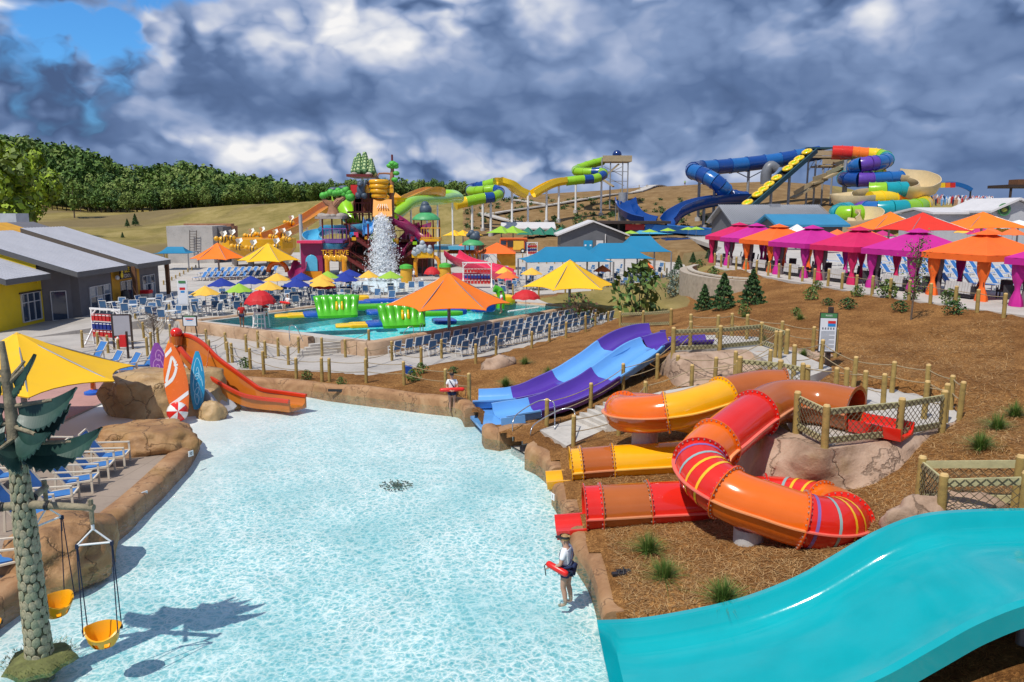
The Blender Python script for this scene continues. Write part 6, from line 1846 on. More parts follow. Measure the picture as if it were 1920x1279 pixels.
def sun_lounger():
 t = thing('sun_lounger', 'white framed sun lounger', 'lounger')
 mb = MB()
 for sx in (-1, 1):
  x = sx * .32
  mb.bar((x, -.75, .95), (x, -.3, .38), .05); mb.bar((x, -.3, .38), (x, 1.1, .38), .05); mb.bar((x, -.25, .38), (x, -.25, 0), .05); mb.bar((x, .95, .38), (x, .95, 0), .05)
 mb.bar((-.32, -.75, .95), (.32, -.75, .95), .05); mb.bar((-.32, 1.1, .38), (.32, 1.1, .38), .05)
 mb.obj('frame', m_wfr, t)
 mb = MB(); mb.box((0, .4, .385), (.6, 1.35, .02)); mb.obj('seat', m_blue, t)
 mb = MB(); mb.box((0, -.52, .66), (.6, .02, .74), 0, .66); mb.obj('backrest', m_blue, t)
 return Proto(t)
SUN = sun_lounger()
for r_ in range(2):
 for k in range(11):
  p = G(378 + k * 12.5 + r_ * 8, 530 - r_ * 9 - k * .4, .6); p.z = hz(p.x, p.y)
  if p.z < .3: p.z = .85 if inside(p.x, p.y, TERR) else .5
  SUN.place(p, 2.6, 'sun lounger behind the left cafe umbrellas, %s from the left in the %s row' % (ORD[k], ('near', 'far')[r_]), group='sun loungers at the back left of the terrace')
m_cteal = M('teal_canopy', (.006, .19, .36), .7, .06, .5)
def hip_canopy(label, c, L, W, z0, z1, rz, ridge=.45, mat=None):
 t = thing('shade_canopy', label, 'shade canopy', (c[0], c[1], c[2]))
 d = Vector((math.cos(rz), math.sin(rz), 0)); s = Vector((-d.y, d.x, 0)); c = Vector(c)
 cor = [c + d * a * L / 2 + s * b * W / 2 + Vector((0, 0, z0)) for a, b in ((-1, -1), (1, -1), (1, 1), (-1, 1))]
 r0 = c - d * L / 2 * ridge + Vector((0, 0, z1)); r1 = c + d * L / 2 * ridge + Vector((0, 0, z1))
 mb = MB()
 def facet(A, B, C_, D_):
  n = 6; vs = []
  mid = (A + B) / 2; inn = ((C_ + D_) / 2 - mid); inn.z = 0
  for a in range(n + 1):
   f = a / n
   for b in range(n + 1):
    g = b / n
    p = A.lerp(B, g).lerp(D_.lerp(C_, g), f) + inn * (.10 * 4 * g * (1 - g) * (1 - f)) - Vector((0, 0, .25 * math.sin(PI * f)))
    vs.append(p)
  mb._add(vs, [(a * (n + 1) + b, a * (n + 1) + b + 1, (a + 1) * (n + 1) + b + 1, (a + 1) * (n + 1) + b) for a in range(n) for b in range(n)])
  mb._add([v - Vector((0, 0, .03)) for v in vs], [(a * (n + 1) + b, (a + 1) * (n + 1) + b, (a + 1) * (n + 1) + b + 1, a * (n + 1) + b + 1) for a in range(n) for b in range(n)])
 facet(cor[0], cor[1], r1, r0); facet(cor[1], cor[2], r1, r1); facet(cor[2], cor[3], r0, r1); facet(cor[3], cor[0], r0, r0)
 mb.obj('canopy', mat or m_cteal, t, smooth=20)
 for q in cor:
  m2 = MB(); m2.cyl((q.x, q.y, c.z - .1), (q.x, q.y, q.z), .09, n=10); m2.obj('post', m_grey, t, smooth=40)
 return t
q = D(1058, 495, 82); hip_canopy('left teal hip canopy beyond the big yellow canopy', (q.x, q.y, .85), 9.0, 6.5, 2.7, 4.1, .12)
q = D(1150, 490, 84); hip_canopy('middle teal hip canopy over the dark chairs', (q.x, q.y, .85), 7.2, 6.5, 2.9, 4.4, .12)
q = D(1200, 480, 92); hip_canopy('right teal hip canopy with the steeper ridge', (q.x, q.y, .85), 5.5, 6.5, 3.2, 4.9, .12)
q = D(330, 488, 105); hip_canopy('small teal canopy in front of the concrete block at the left', (q.x, q.y, .2), 4.6, 4.5, 2.9, 3.7, .1)
for i, (px, dz) in enumerate(((1050, 0), (1085, 0), (1120, 0), (1150, 0), (1180, 0), (1215, 0))):
 p = G(px, 524 - (i % 2) * 5, .85); TAB.place(p, 0, 'round cafe table in the shade of the teal canopies, %s from the left' % ORD[i], group='round cafe tables under the teal canopies')
m_wgrey = M('grey_siding', (.15, .145, .16), .8, .08, 1, bump=.3, bscale=30)
m_wyel = M('yellow_siding', (.74, .53, .012), .75, .06, 1)
m_worg = M('amber_boards', (.62, .31, .02), .75, .12, 1.5)
m_roof = M('grey_metal_roof', (.50, .50, .535), .45, .05, .6, metal=.1)
m_fas = M('grey_fascia', (.10, .10, .105), .6, .06)
m_glass = M('window_glass', (.03, .05, .09), .06, .15, 1, spec=.8)
m_fr = M('pale_window_frame', (.55, .56, .58), .45, .05)
m_post = M('rust_timber', (.16, .07, .03), .8, .2, 3)
def bx(par, nm, x0, x1, y0, y1, z0, z1, mat):
 mb = MB(); mb.box(((x0 + x1) / 2, (y0 + y1) / 2, (z0 + z1) / 2), (x1 - x0, y1 - y0, z1 - z0)); return mb.obj(nm, mat, par)
shop = thing('shop_building', 'row of three shed-roofed shops in yellow, grey and amber at the left edge', 'building', (-40, 64, 0))
def window(par, p, r_, W, H, nx, nz, fr=None, nm='window', split=None, mats=None):
 """p: lower left corner, r_: unit vector along the wall"""
 r_ = Vector(r_).normalized(); n_ = Vector((r_.y, -r_.x, 0)); p = Vector(p)
 mb = MB(); w = .07
 up = Vector((0, 0, 1))
 zs = [0] + ([H * split] if split else [H * (k + 1) / nz for k in range(nz - 1)]) + [H]
 xs = [W * k / nx for k in range(nx + 1)]
 for x in xs: mb.bar(p + r_ * x + n_ * .04, p + r_ * x + up * H + n_ * .04, w, .10, n_)
 for z in zs: mb.bar(p + up * z + n_ * .043, p + r_ * W + up * z + n_ * .043, .10, w)
 f = mb.obj(nm, fr or m_fr, par)
 for i in range(nx):
  for j in range(len(zs) - 1):
   m2 = MB(); a = p + r_ * (xs[i] + .03) + up * (zs[j] + .03) + n_ * .02; b_ = r_ * (xs[i + 1] - xs[i] - .06); c_ = up * (zs[j + 1] - zs[j] - .06)
   m2.quad(a, a + b_, a + b_ + c_, a + c_); m2.quad(a - n_ * .02 + c_, a - n_ * .02 + b_ + c_, a - n_ * .02 + b_, a - n_ * .02)
   m2.obj('pane', (mats or [m_glass])[(i + j) % len(mats or [1])], f)
 return f
def shed_roof(par, x0, z0, x1, z1, y0, y1, th=.42):
 """low edge x0 (towards the plaza), high edge x1"""
 mb = MB()
 P = [(x0, y0, z0), (x0, y1, z0), (x1, y1, z1), (x1, y0, z1)]
 mb._add(P, [(0, 1, 2, 3)])
 rf = mb.obj('roof', m_roof, par)
 m2 = MB(); lo = [(x, y, z - th) for x, y, z in P]
 P2 = [(x, y, z - .012) for x, y, z in P]
 m2._add(P2 + lo, [(0, 4, 5, 1), (1, 5, 6, 2), (2, 6, 7, 3), (3, 7, 4, 0), (7, 6, 5, 4)])
 m2.obj('fascia', m_fas, rf)
 n = int((y1 - y0) / .45)
 m3 = MB()
 for k in range(1, n):
  y = y0 + (y1 - y0) * k / n
  m3.bar((x0, y, z0 + .015), (x1, y, z1 + .015), .03, .04)
 tag(m3.obj('seams', m_roof, rf), kind='stuff')
 return rf
def prism_wall(par, pts, z0, zf, mat, nm='wall'):
 """vertical block over a plan; top height from zf(x)"""
 k = len(pts); mb = MB()
 vs = [(x, y, z0) for x, y in pts] + [(x, y, zf(x)) for x, y in pts]
 mb._add(vs, [(i, (i + 1) % k, k + (i + 1) % k, k + i) for i in range(k)] + [tuple(range(k, 2 * k))])
 return mb.obj(nm, mat, par)
zr = lambda x0, z0: (lambda x: z0 - .5 + .315 * (x0 - x))
prism_wall(shop, [(-36.6, 53.8), (-36.6, 60.0), (-48, 60.0), (-48, 53.8)], 0, zr(-35, 3.98), m_wyel)
prism_wall(shop, [(-36.7, 60.0), (-35.0, 61.2), (-34.35, 61.2), (-34.35, 66.2), (-48, 66.2), (-48, 60.0)], 0, zr(-33, 4.08), m_wgrey)
prism_wall(shop, [(-34.3, 66.2), (-34.3, 71.2), (-46, 71.2), (-46, 66.2)], 0, zr(-33, 4.05), m_worg)
prism_wall(shop, [(-34.35, 71.2), (-34.35, 75.2), (-46, 75.2), (-46, 71.2)], 0, zr(-33, 4.05), m_wgrey)
mb = MB(); mb.quad((-36, 60.02, 4.2), (-48, 60.02, 7.6), (-48, 60.02, 6.4), (-36, 60.02, 3.3));
shed_roof(shop, -35.0, 4.0, -49, 8.35, 53.4, 58.7)
shed_roof(shop, -33.0, 4.1, -42.5, 7.05, 58.75, 66.5)
shed_roof(shop, -33.0, 4.05, -43.0, 7.2, 68.3, 75.0)
mb = MB(); mb._add([(-34.2, 68.5, 3.2), (-42.9, 68.5, 6.0), (-42.9, 68.5, 6.9), (-34.2, 68.5, 4.1)], [(0, 1, 2, 3)]); mb.obj('gable_band', m_worg, shop)
mb = MB(); mb._add([(-36.2, 58.9, 3.2), (-42.3, 58.9, 5.1), (-42.3, 58.9, 6.6), (-36.2, 58.9, 4.7)], [(0, 1, 2, 3)]); mb.obj('gable_band', m_wyel, shop)
window(shop, (-36.58, 57.3, .45), (0, 1, 0), 2.3, 2.1, 3, 2, split=.68)
mb = MB(); mb.box((-36.55, 58.45, 2.62), (.16, 2.6, .1)); mb.obj('lintel', m_dbrn, shop)
rd_ = Vector((1.7, 1.2, 0)).normalized()
dr = window(shop, Vector((-36.62, 60.05, .15)) + rd_ * .55, rd_, 1.05, 2.3, 1, 1, m_fr, 'door')
window(shop, (-34.33, 62.6, .75), (0, 1, 0), 3.2, 1.8, 3, 2, split=.55, mats=[m_glass, M('sky_glass', (.20, .24, .30), .06, .1, spec=.8)])
window(shop, (-34.28, 67.6, .15), (0, 1, 0), 2.0, 2.4, 2, 1, m_fr, 'door')
window(shop, (-34.33, 71.7, .7), (0, 1, 0), 2.4, 2.0, 3, 2, split=.6, mats=[M('sky_glass'), m_glass])
for y in (68.4, 75.0):
 mb = MB(); mb.box((-33.4, y, 1.95), (.32, .32, 3.8)); mb.obj('post', m_post, shop)
sg = thing('shop_sign', 'hanging shop sign with yellow BEE over pale COOL lettering', 'sign', (-33.7, 67.9, 3.3))
mb = MB(); mb.box((-33.75, 67.6, 3.35), (.1, 2.0, 1.0)); bd = mb.obj('sign_board', m_dbrn, sg)
text_obj('lettering', 'BEE', .62, (-33.68, 67.75, 3.58), (0, 1, 0), (0, 0, 1), M('sign_yellow', (.75, .52, .01), .5, 0), bd)
text_obj('lettering', 'COOL', .42, (-33.68, 67.75, 3.08), (0, 1, 0), (0, 0, 1), M('sign_cream', (.70, .62, .55), .5, 0), bd)
mb = MB(); mb.ball((-33.66, 66.75, 3.2), .22, 10, 6, (.3, 1, 1.2)); mb.ball((-33.66, 66.8, 3.6), .2, 10, 6, (.3, .9, .8)); mb.obj('bee_emblem', M('sign_yellow'), bd)
mb = MB(); mb.ball((-34.0, 66.6, 3.0), .2, 10, 6); o = mb.obj('wall_lamp', m_white); tag(o, 'round white lamp on the amber wall of the shops', 'lamp')
t = thing('roof_duct', 'shiny metal duct box behind the left shop roof', 'duct', (-49, 72, 5)); mb = MB(); mb.cyl((-53, 72, 6.0), (-45.5, 72, 6.2), .75, n=16); mb.obj('duct', M('shiny_metal', (.75, .76, .78), .2, .05, metal=.9), t, smooth=40)
mb = MB(); mb.box((-54, 84, 7.6), (3.0, 2.2, 1.6)); mb.obj('box', M('vent_grey', (.45, .48, .52), .6, .1), t)
def bin_(label, p):
 t = thing('trash_bin', label, 'trash bin', p); p = Vector(p)
 mb = MB(); mb.box(p + Vector((0, 0, .55)), (.75, .75, 1.1)); mb.obj('body', M('bin_cream', (.55, .53, .48), .6, .05), t)
 mb = MB(); mb.box(p + Vector((0, 0, 1.25)), (.82, .82, .3)); mb.obj('lid', m_ur, t)
bin_('cream bin with red lid beside the amber shop door', (-33.4, 70.4, .15))
bin_('cream bin with red lid at the left edge before the yellow shop', G(2, 612, .15) + Vector((.4, 0, 0)))
mb = MB(); p = Vector((-33.6, 66.9, .15)); t = thing('drinks_bin', 'dark cooler with blue bottles by the amber wall', 'cooler', p)
mb.lathe([(.42, 0), (.42, .9), (.3, .95)], 14, p); mb.obj('tub', M('cooler_blue', (.10, .30, .62), .4, .1), t); mb = MB(); mb.lathe([(.4, .95), (.3, 1.7), (.0, 1.8)], 12, p); mb.obj('lid', m_black, t)
m_vest = M('vest_red', (.52, .02, .02), .75, .12, 4); m_vblu = M('vest_blue', (.01, .03, .22), .75, .1, 4)
def vest_rack(label, p, rz, W=2.4, H=2.3, rows=((1.75, 'r'), (1.2, 'b'), (.7, 'r')), n=7):
 t = thing('vest_rack', label, 'life vest rack', p, None, rz)
 def o(mb, nm, mt):
  ob = bpy.data.objects.new(nm, mb.mesh(nm, mt)); ob.parent = t; COL.objects.link(ob); return ob
 for sx in (-1, 1):
  mb = MB(); mb.bar((sx * W / 2, 0, 0), (sx * W / 2, 0, H), .1); o(mb, 'upright', m_white)
  mb = MB(); mb.bar((sx * W / 2, .7, .03), (sx * W / 2, 0, 1.0), .09); mb.bar((sx * W / 2, -.7, .03), (sx * W / 2, 0, 1.0), .09); o(mb, 'brace', m_white)
  mb = MB(); mb.bar((sx * W / 2, 0, H - .45), (sx * (W / 2 - .45), 0, H), .08); o(mb, 'corner_brace', m_white)
 mb = MB(); mb.bar((-W / 2 - .1, 0, H), (W / 2 + .1, 0, H), .1, .12); o(mb, 'top_bar', m_white)
 for z, c in rows:
  mb = MB(); mb.bar((-W / 2, 0, z + .18), (W / 2, 0, z + .18), .05); o(mb, 'rail', m_white)
  for k in range(n):
   x = (k + .5 - n / 2) * (W - .2) / n
   mb = MB(); mb.box((x - .07, -.1, z), (.12, .12, .42), .2); mb.box((x + .07, -.1, z), (.12, .12, .42), -.2); mb.box((x, .1, z), (.26, .1, .42))
   ob = o(mb, 'life_vest', m_vest if c == 'r' else m_vblu)
   m2 = MB(); m2.box((x, -.165, z + .16), (.22, .02, .05)); q = bpy.data.objects.new('strap', m2.mesh('strap', m_white)); q.parent = ob; COL.objects.link(q)
 return t
vest_rack('white rack of red and blue life vests on the plaza beside the brown board', T(197, 648, .15) + Vector((0, .4, 0)), -.35)
vest_rack('white framed rack of life vests in front of the pink slide', T(895, 540, .85), 0, 2.9, 2.6, ((1.8, 'r'), (1.2, 'b'), (.65, 'r')), 8)
p = T(232, 655, .15)
t = thing('notice_board', 'brown framed notice board with pale back near the life vest rack', 'notice board', p)
for dx in (-.55, .55):
 mb = MB(); mb.box(p + Vector((dx, dx * .1, 1.1)), (.1, .1, 2.2)); mb.obj('post', m_dbrn, t)
mb = MB(); mb.box(p + Vector((0, 0, 1.5)), (1.0, .06, 1.3), .1); bd = mb.obj('board', M('board_grey', (.38, .38, .42), .6, .05), t)
mb = MB(); mb.box(p + Vector((0, 0, 2.18)), (1.1, .09, .07), .1); mb.obj('frame_rail', m_dbrn, t)
mb = MB(); mb.box(p + Vector((0, 0, .84)), (1.1, .09, .07), .1); mb.obj('frame_rail', m_dbrn, t)
p = T(241, 672, .15)
t = thing('alarm_post', 'red box on a dark post in front of the notice board', 'alarm box', p)
mb = MB(); mb.box(p + Vector((0, 0, .8)), (.1, .1, 1.6)); mb.obj('post', m_dbrn, t); mb = MB(); mb.box(p + Vector((-.18, -.08, 1.05)), (.36, .2, .7)); mb.obj('red_box', m_signred, t)
def board_sign(label, p, W, H, z, dark=False, legs=True):
 p = Vector(p); t = thing('info_sign', label, 'sign', p)
 if legs:
  for sx in (-1, 1):
   mb = MB(); mb.bar(p + Vector((sx * W * .45, 0, 0)), p + Vector((sx * W * .35, .05, z)), .06); mb.obj('leg', m_white if not dark else m_black, t)
 mb = MB(); mb.box(p + Vector((0, 0, z + H / 2)), (W, .05, H)); f = mb.obj('panel', m_black if dark else m_white, t)
 mb = MB(); mb.box(p + Vector((0, -.032, z + H * .45)), (W * .86, .012, H * .8)); mb.obj('face', m_panel, f)
 mb = MB(); mb.box(p + Vector((0, -.04, z + H * .66)), (W * .55, .008, H * .1)); mb.obj('headline', m_signred, f)
 mb = MB(); mb.box(p + Vector((0, -.04, z + H * .54)), (W * .4, .008, H * .08)); mb.obj('headline', m_signblu, f)
 mb = MB(); mb.box(p + Vector((0, -.045, z + H * .92)), (W * .7, .008, H * .1)); mb.obj('emblem', m_green, f)
 return t
board_sign('tall white rules sign at the left corner of the activity pool', T(347, 608, .6), .75, 1.9, .9)
board_sign('dark framed board with red and blue headline below the tall white sign', T(358, 632, .3), 1.0, .75, .75, True)
m_cbm = M('cabana_magenta', (.52, .012, .26), .75, .06); m_cbc = M('cabana_crimson', (.60, .008, .10), .75, .06); m_cbo = M('cabana_orange', (.88, .14, .012), .75, .05)
m_wick = M('dark_wicker', (.05, .045, .05), .8, .15, 6, bump=.5, bscale=40); m_cush = M('pale_wicker', (.50, .48, .47), .8, .10, 5)
ROWE = Vector((.27, -.963, 0)); ROWN = Vector((.963, .27, 0))
def cabana(mat, other):
 t = thing('cabana', 'fabric cabana', 'cabana')
 W = 3.5; H = 2.3; o = .42
 mb = MB(); apex = Vector((W / 2, W / 2, H + 1.28)); cor = [Vector((-o, -o, H + .12)), Vector((W + o, -o, H + .12)), Vector((W + o, W + o, H + .12)), Vector((-o, W + o, H + .12))]
 for i in range(4):
  A, B = cor[i], cor[(i + 1) % 4]
  n = 6; vs = []
  for a in range(n + 1):
   f = a / n
   for b in range(n + 1):
    g = b / n; p = A.lerp(B, g).lerp(apex, f); p.z -= .10 * math.sin(PI * f) * (4 * g * (1 - g)); vs.append(p)
  mb._add(vs, [(a * 7 + b, a * 7 + b + 1, (a + 1) * 7 + b + 1, (a + 1) * 7 + b) for a in range(n) for b in range(n)])
 mb.obj('canopy', mat, t, smooth=20)
 mb = MB()
 for i in range(4):
  A, B = cor[i], cor[(i + 1) % 4]; n = 14; vs = []
  out = (A + B) / 2 - Vector((W / 2, W / 2, 0)); out.z = 0; out.normalize()
  for b in range(n + 1):
   p = A.lerp(B, b / n) + out * (.02 * math.sin(b * 2.2)); vs += [p, p + Vector((0, 0, -.34))]
  mb._add(vs, [(2 * b, 2 * b + 1, 2 * b + 3, 2 * b + 2) for b in range(n)])
 mb.obj('valance', mat, t, smooth=30)
 k = .55; mb = MB(); top = apex + Vector((0, 0, .10)); c4 = [apex.lerp(q, .26) + Vector((0, 0, .14)) for q in cor]
 for i in range(4): mb.tri(c4[i], c4[(i + 1) % 4], top)
 mb.obj('vent_cap', mat, t)
 for x in (0, W):
  for y in (0, W):
   mb = MB(); mb.box((x, y, H / 2), (.07, .07, H)); mb.obj('post', m_black, t)
 def curtain(x, y, mt, wx, wy):
  """gathered cloth tied at the waist"""
  mb = MB(); rows = 14; n = 18; vs = []
  for i in range(rows + 1):
   f = i / rows; z = H * (1 - f) - .02 * f
   s = 1 - .62 * math.exp(-((f - .62) / .2) ** 2)
   for j in range(n):
    a = 2 * PI * j / n; fold = 1 + .16 * math.cos(5 * a + f * 2)
    vs.append((x + wx * s * fold * math.cos(a), y + wy * s * fold * math.sin(a), z))
  mb._add(vs, [(i * n + j, i * n + (j + 1) % n, (i + 1) * n + (j + 1) % n, (i + 1) * n + j)[::-1] for i in range(rows) for j in range(n)])
  return mb.obj('curtain', mt, t, smooth=True)
 curtain(.10, .02, mat, .36, .22); curtain(W - .1, .02, mat, .36, .22)
 curtain(.10, W - .05, mat, .30, .2); curtain(W - .1, W - .05, mat, .30, .2)
 curtain(.25, .30, M('curtain_lining', (.16, .13, .14), .8, .1), .22, .16)
 return t
protos = {'magenta': Proto(cabana(m_cbm, m_cbc)), 'crimson': Proto(cabana(m_cbc, m_cbm)), 'orange': Proto(cabana(m_cbo, m_cbm))}
CB = [('magenta', (25.0, 38.3), 'cut by the right edge'), ('orange', (23.7, 43.7), 'nearest whole one at the right'), ('magenta', (22.15, 47.9), 'behind the young tree'), ('crimson', (20.9, 53.0), 'in the middle of the row'), ('magenta', (19.7, 58.0), 'right of the farther orange one'), ('orange', (18.95, 63.0), 'farther one between two magenta ones'), ('magenta', (18.6, 67.5), 'left of the farther orange one'), ('crimson', (18.3, 71.5), 'at the far left end of the row')]
def sofa():
 t = thing('wicker_sofa', 'pale wicker sofa', 'sofa')
 mb = MB(); mb.box((0, .42, .22), (1.7, .8, .28)); mb.obj('base', m_wick, t)
 mb = MB(); mb.box((0, .42, .42), (1.6, .72, .14)); mb.obj('cushion', m_cush, t)
 for k in range(9):
  mb = MB(); mb.box((-.76 + k * .19, 0, .58), (.165, .07, .62), 0, -.12); mb.obj('slat', m_cush, t)
 for sx in (-1, 1):
  mb = MB(); mb.box((sx * .86, .4, .45), (.1, .85, .5)); mb.obj('arm', m_wick, t)
 return Proto(t)
SOFA = sofa()
def wick_chair():
 t = thing('wicker_chair', 'dark wicker chair', 'chair')
 mb = MB(); mb.box((0, 0, .4), (.62, .6, .1)); mb.obj('seat', m_wick, t)
 mb = MB(); mb.box((0, -.3, .68), (.6, .07, .62), 0, .12); mb.obj('backrest', m_wick, t)
 for sx in (-1, 1):
  for sy in (-1, 1):
   mb = MB(); mb.bar((sx * .27, sy * .26, 0), (sx * .27, sy * .26, .6 if sy > 0 else .4), .06); mb.obj('leg', m_wick, t)
 return Proto(t)
WCH = wick_chair()
rzc = math.atan2(ROWE.y, ROWE.x)
for c_, (x, y), d in CB:
 protos[c_].place((x, y, 4.0), rzc, '%s cabana with tied curtains, %s' % (c_, d))
 p = Vector((x, y, 4.0)) + ROWE * 1.75 + ROWN * .15
 SOFA.place(p, rzc, 'pale wicker sofa in the %s cabana %s' % (c_, d), group='sofas in the cabanas')
 for k, (a, b) in enumerate(((.9, 2.2), (2.6, 2.4), (-.75, .6))):
  q = Vector((x, y, 4.0)) + ROWE * a + ROWN * b
  WCH.place(q, rzc + (2.6, -2.7, .6)[k], 'wicker chair %s, %s cabana %s' % (('at the left back', 'at the right back', 'outside left')[k], c_, d), group='dark chairs at the cabanas')
pf = []
for px, py in ((1340, 498), (1352, 501), (1365, 503), (1380, 506), (1398, 510), (1418, 513), (1440, 517), (1460, 521), (1480, 524), (1504, 528), (1526, 533), (1552, 537), (1578, 542), (1605, 548), (1635, 552), (1668, 558), (1704, 563), (1744, 569), (1790, 577), (1832, 584), (1882, 592)): pf.append(G(px, py, 4.0))
rope_fence('long rope fence along the front of the cabanas', pf, 1.05, (.82,), .09)
for r_ in range(6):
 for k in range(9):
  p = Vector((26.6 + k * 1.35 + r_ * .2, 46.5 + r_ * 4.2 - k * .1, 4.0))
  SUN.place(p, PI + .6 + rnd(-.06, .06), 'blue sun lounger behind the cabanas, %s from left in the %s row' % (ORD[k], ORD[r_]), group='rows of sun loungers behind the cabanas')
m_cred = M('red_canopy', (.72, .03, .012), .75, .05)
def pyr(label, c, r, z0, z1, mat, rot=PI / 4): return canopy('shade_canopy', label, c, r, z0, z1, mat, rot, 4, 4.0, .05)
q = D(1729, 415, 78); pyr('red pyramid canopy behind the magenta cabana', (q.x, q.y), 4.6, 6.75, 8.55, m_cred, .9)
q = D(1668, 418, 86); pyr('orange pyramid canopy left of the red one', (q.x, q.y), 4.6, 6.7, 8.6, m_corg, .8)
q = D(1842, 412, 82); pyr('orange pyramid canopy right of the red one', (q.x, q.y), 4.8, 6.9, 8.6, m_corg, .8)
q = D(1910, 418, 95); pyr('white tent at the right edge behind the cabanas', (q.x, q.y), 4.2, 6.6, 7.6, m_white, .6)
q = D(1494, 430, 95); pyr('small white and blue tent behind the magenta cabana', (q.x, q.y), 2.6, 5.9, 7.1, m_white, .7)
for i, (c_, px, py) in enumerate((('magenta', 1545, 432), ('coral', 1570, 430), ('coral', 1592, 433), ('magenta', 1612, 430), ('coral', 1635, 434), ('yellow', 1815, 424), ('magenta', 1838, 425), ('coral', 1858, 426), ('yellow', 1880, 424), ('coral', 1900, 427), ('coral', 1560, 436), ('magenta', 1655, 432))):
 q = D(px, py, 88 + (i % 3) * 4); UM[c_].place((q.x, q.y, 4.0), i * .3, '%s market umbrella behind the cabanas, %s of the row from the left' % (c_, ORD[i]), (1, 1, (q.z - 4.0) / 2.66))
m_con = M('conifer_green', (.028, .075, .022), .8, .35, 3); m_con2 = M('conifer_light', (.055, .12, .03), .8, .3, 3)
m_lf = M('leaf_green', (.06, .13, .025), .7, .35, 3); m_lf2 = M('leaf_light', (.13, .19, .035), .7, .3, 3); m_lfr = M('leaf_bronze', (.14, .075, .04), .7, .3, 3)
m_trunk = M('bark', (.13, .095, .07), .9, .25, 5)
def leaf_cloud(mb, n, fn, s, rg, mats=2):
 for i in range(n):
  c = fn(rg); mb.mat(rg.randrange(mats))
  a = Vector((rg.gauss(0, 1), rg.gauss(0, 1), rg.gauss(0, 1))).normalized(); b = a.orthogonal().normalized(); d = a.cross(b)
  q = s * rg.uniform(.6, 1.3); b = b * q; d = d * q * .6; c = Vector(c)
  mb.quad(c - b, c - d, c + b, c + d)
def conifer(seed):
 rg = random.Random(seed); t = thing('conifer', 'young conifer', 'tree')
 mb = MB(); mb.cyl((0, 0, -.1), (0, 0, .5), .05, .04, 6); mb.obj('trunk', m_trunk, t)
 mb = MB()
 def fn(r):
  z = r.random() ** 1.25; R_ = .42 * (1 - z) ** .85 * (1 + .25 * math.sin(z * 40 + seed)) + .02
  a = r.uniform(0, 2 * PI); rr = R_ * r.uniform(.65, 1.05)
  return (rr * math.cos(a), rr * math.sin(a), .06 + z * .97)
 leaf_cloud(mb, 1500, fn, .055, rg)
 mb.obj('crown', [m_con, m_con2], t)
 return Proto(t)
CON = [conifer(s) for s in (1, 2)]
for i, (px, py, top, d) in enumerate(((1320, 582, 535, 'shorter one in front of the block wall'), (1356, 580, 515, 'tall one right of the block wall'), (1410, 571, 508, 'tallest one standing alone'), (1272, 506, 480, 'left one on the slope below the cabanas'), (1299, 493, 474, 'middle one on the slope below the cabanas'), (1328, 486, 468, 'right one on the slope beside the cabanas'))):
 p = T(px, py, 3.); h = (D(px, top, p.y).z - p.z)
 CON[i % 2].place(p, rnd(0, 6), 'dark green young conifer, ' + d, (h * .8, h * .8, h))
def shrub(seed, mats, n=260, thin=0):
 rg = random.Random(seed); t = thing('shrub', 'low shrub', 'shrub')
 mb = MB()
 for k in range(5):
  a = rg.uniform(0, 6.28); mb.cyl((0, 0, -.05), (.3 * math.cos(a), .3 * math.sin(a), .5), .015, .006, 4)
 mb.obj('stems', m_trunk, t)
 mb = MB()
 def fn(r):
  a = r.uniform(0, 2 * PI); z = r.random(); rr = .5 * math.sqrt(r.random()) * (math.sin(PI * min(1, z * .8 + .2)) ** .6)
  return (rr * math.cos(a) * (1 + .3 * math.sin(3 * a + seed)), rr * math.sin(a), .05 + z * .75)
 leaf_cloud(mb, n, fn, .075 if not thin else .05, rg)
 mb.obj('foliage', mats, t)
 return Proto(t)
SH = [shrub(1, [m_lf, m_lf2]), shrub(2, [m_con, m_lf]), shrub(3, [m_lf2, m_lf]), shrub(4, [m_lfr, m_lf], 200, 1), shrub(5, [M('leaf_silver', (.20, .24, .20), .7, .2, 3), M('leaf_silver2', (.12, .17, .13), .7, .2, 3)])]
for i, (px, py, w, k, d) in enumerate(((1521, 562, 30, 0, 'left of the young tree on the mulch'), (1532, 543, 22, 2, 'upper left of the mulch bank'), (1553, 573, 24, 1, 'above the rules sign'), (1590, 579, 34, 1, 'right of the rules sign top'), (1608, 556, 26, 2, 'in the middle of the bank'), (1663, 557, 42, 0, 'left of the young tree trunk'), (1688, 584, 34, 1, 'left of the tree foot'), (1707, 562, 30, 0, 'at the tree under its leaves'), (1780, 570, 36, 2, 'right of the young tree by the fence'), (1789, 589, 42, 1, 'right of the tree, low and wide'), (1493, 592, 20, 0, 'above the rope fence left of the rules sign'), (1374, 525, 24, 0, 'on top of the block wall, right'), (1337, 514, 22, 0, 'on top of the block wall, middle'), (1312, 506, 24, 2, 'on top of the block wall, left'), (1300, 497, 26, 0, 'at the left end of the block wall'), (1395, 590, 26, 0, 'below the tallest conifer'), (1263, 532, 32, 4, 'silver one left of the block wall, upper'), (1262, 556, 36, 4, 'silver one left of the block wall, lower'), (1198, 592, 100, 0, 'big leafy one at the end of the blue chairs'), (1085, 612, 80, 3, 'bronze one among the blue chairs'), (640, 722, 20, 2, 'small pale one at the far coping'), (460, 690, 26, 2, 'beside the orange slide rim'), (575, 712, 24, 0, 'by the rope fence at the far coping'), (775, 715, 30, 2, 'low one before the small boulder'), (790, 700, 26, 0, 'right of the blue box on the bank'), (850, 700, 22, 1, 'under the pale boulder'))):
 p = T(px, py, 2.); s = w * p.y / F
 tall = 1.0 if k not in (0, 1) or w < 60 else 1.25
 SH[k].place(p, rnd(0, 6), 'shrub ' + d, (s, s, s * (.75 if k in (1,) else tall)))
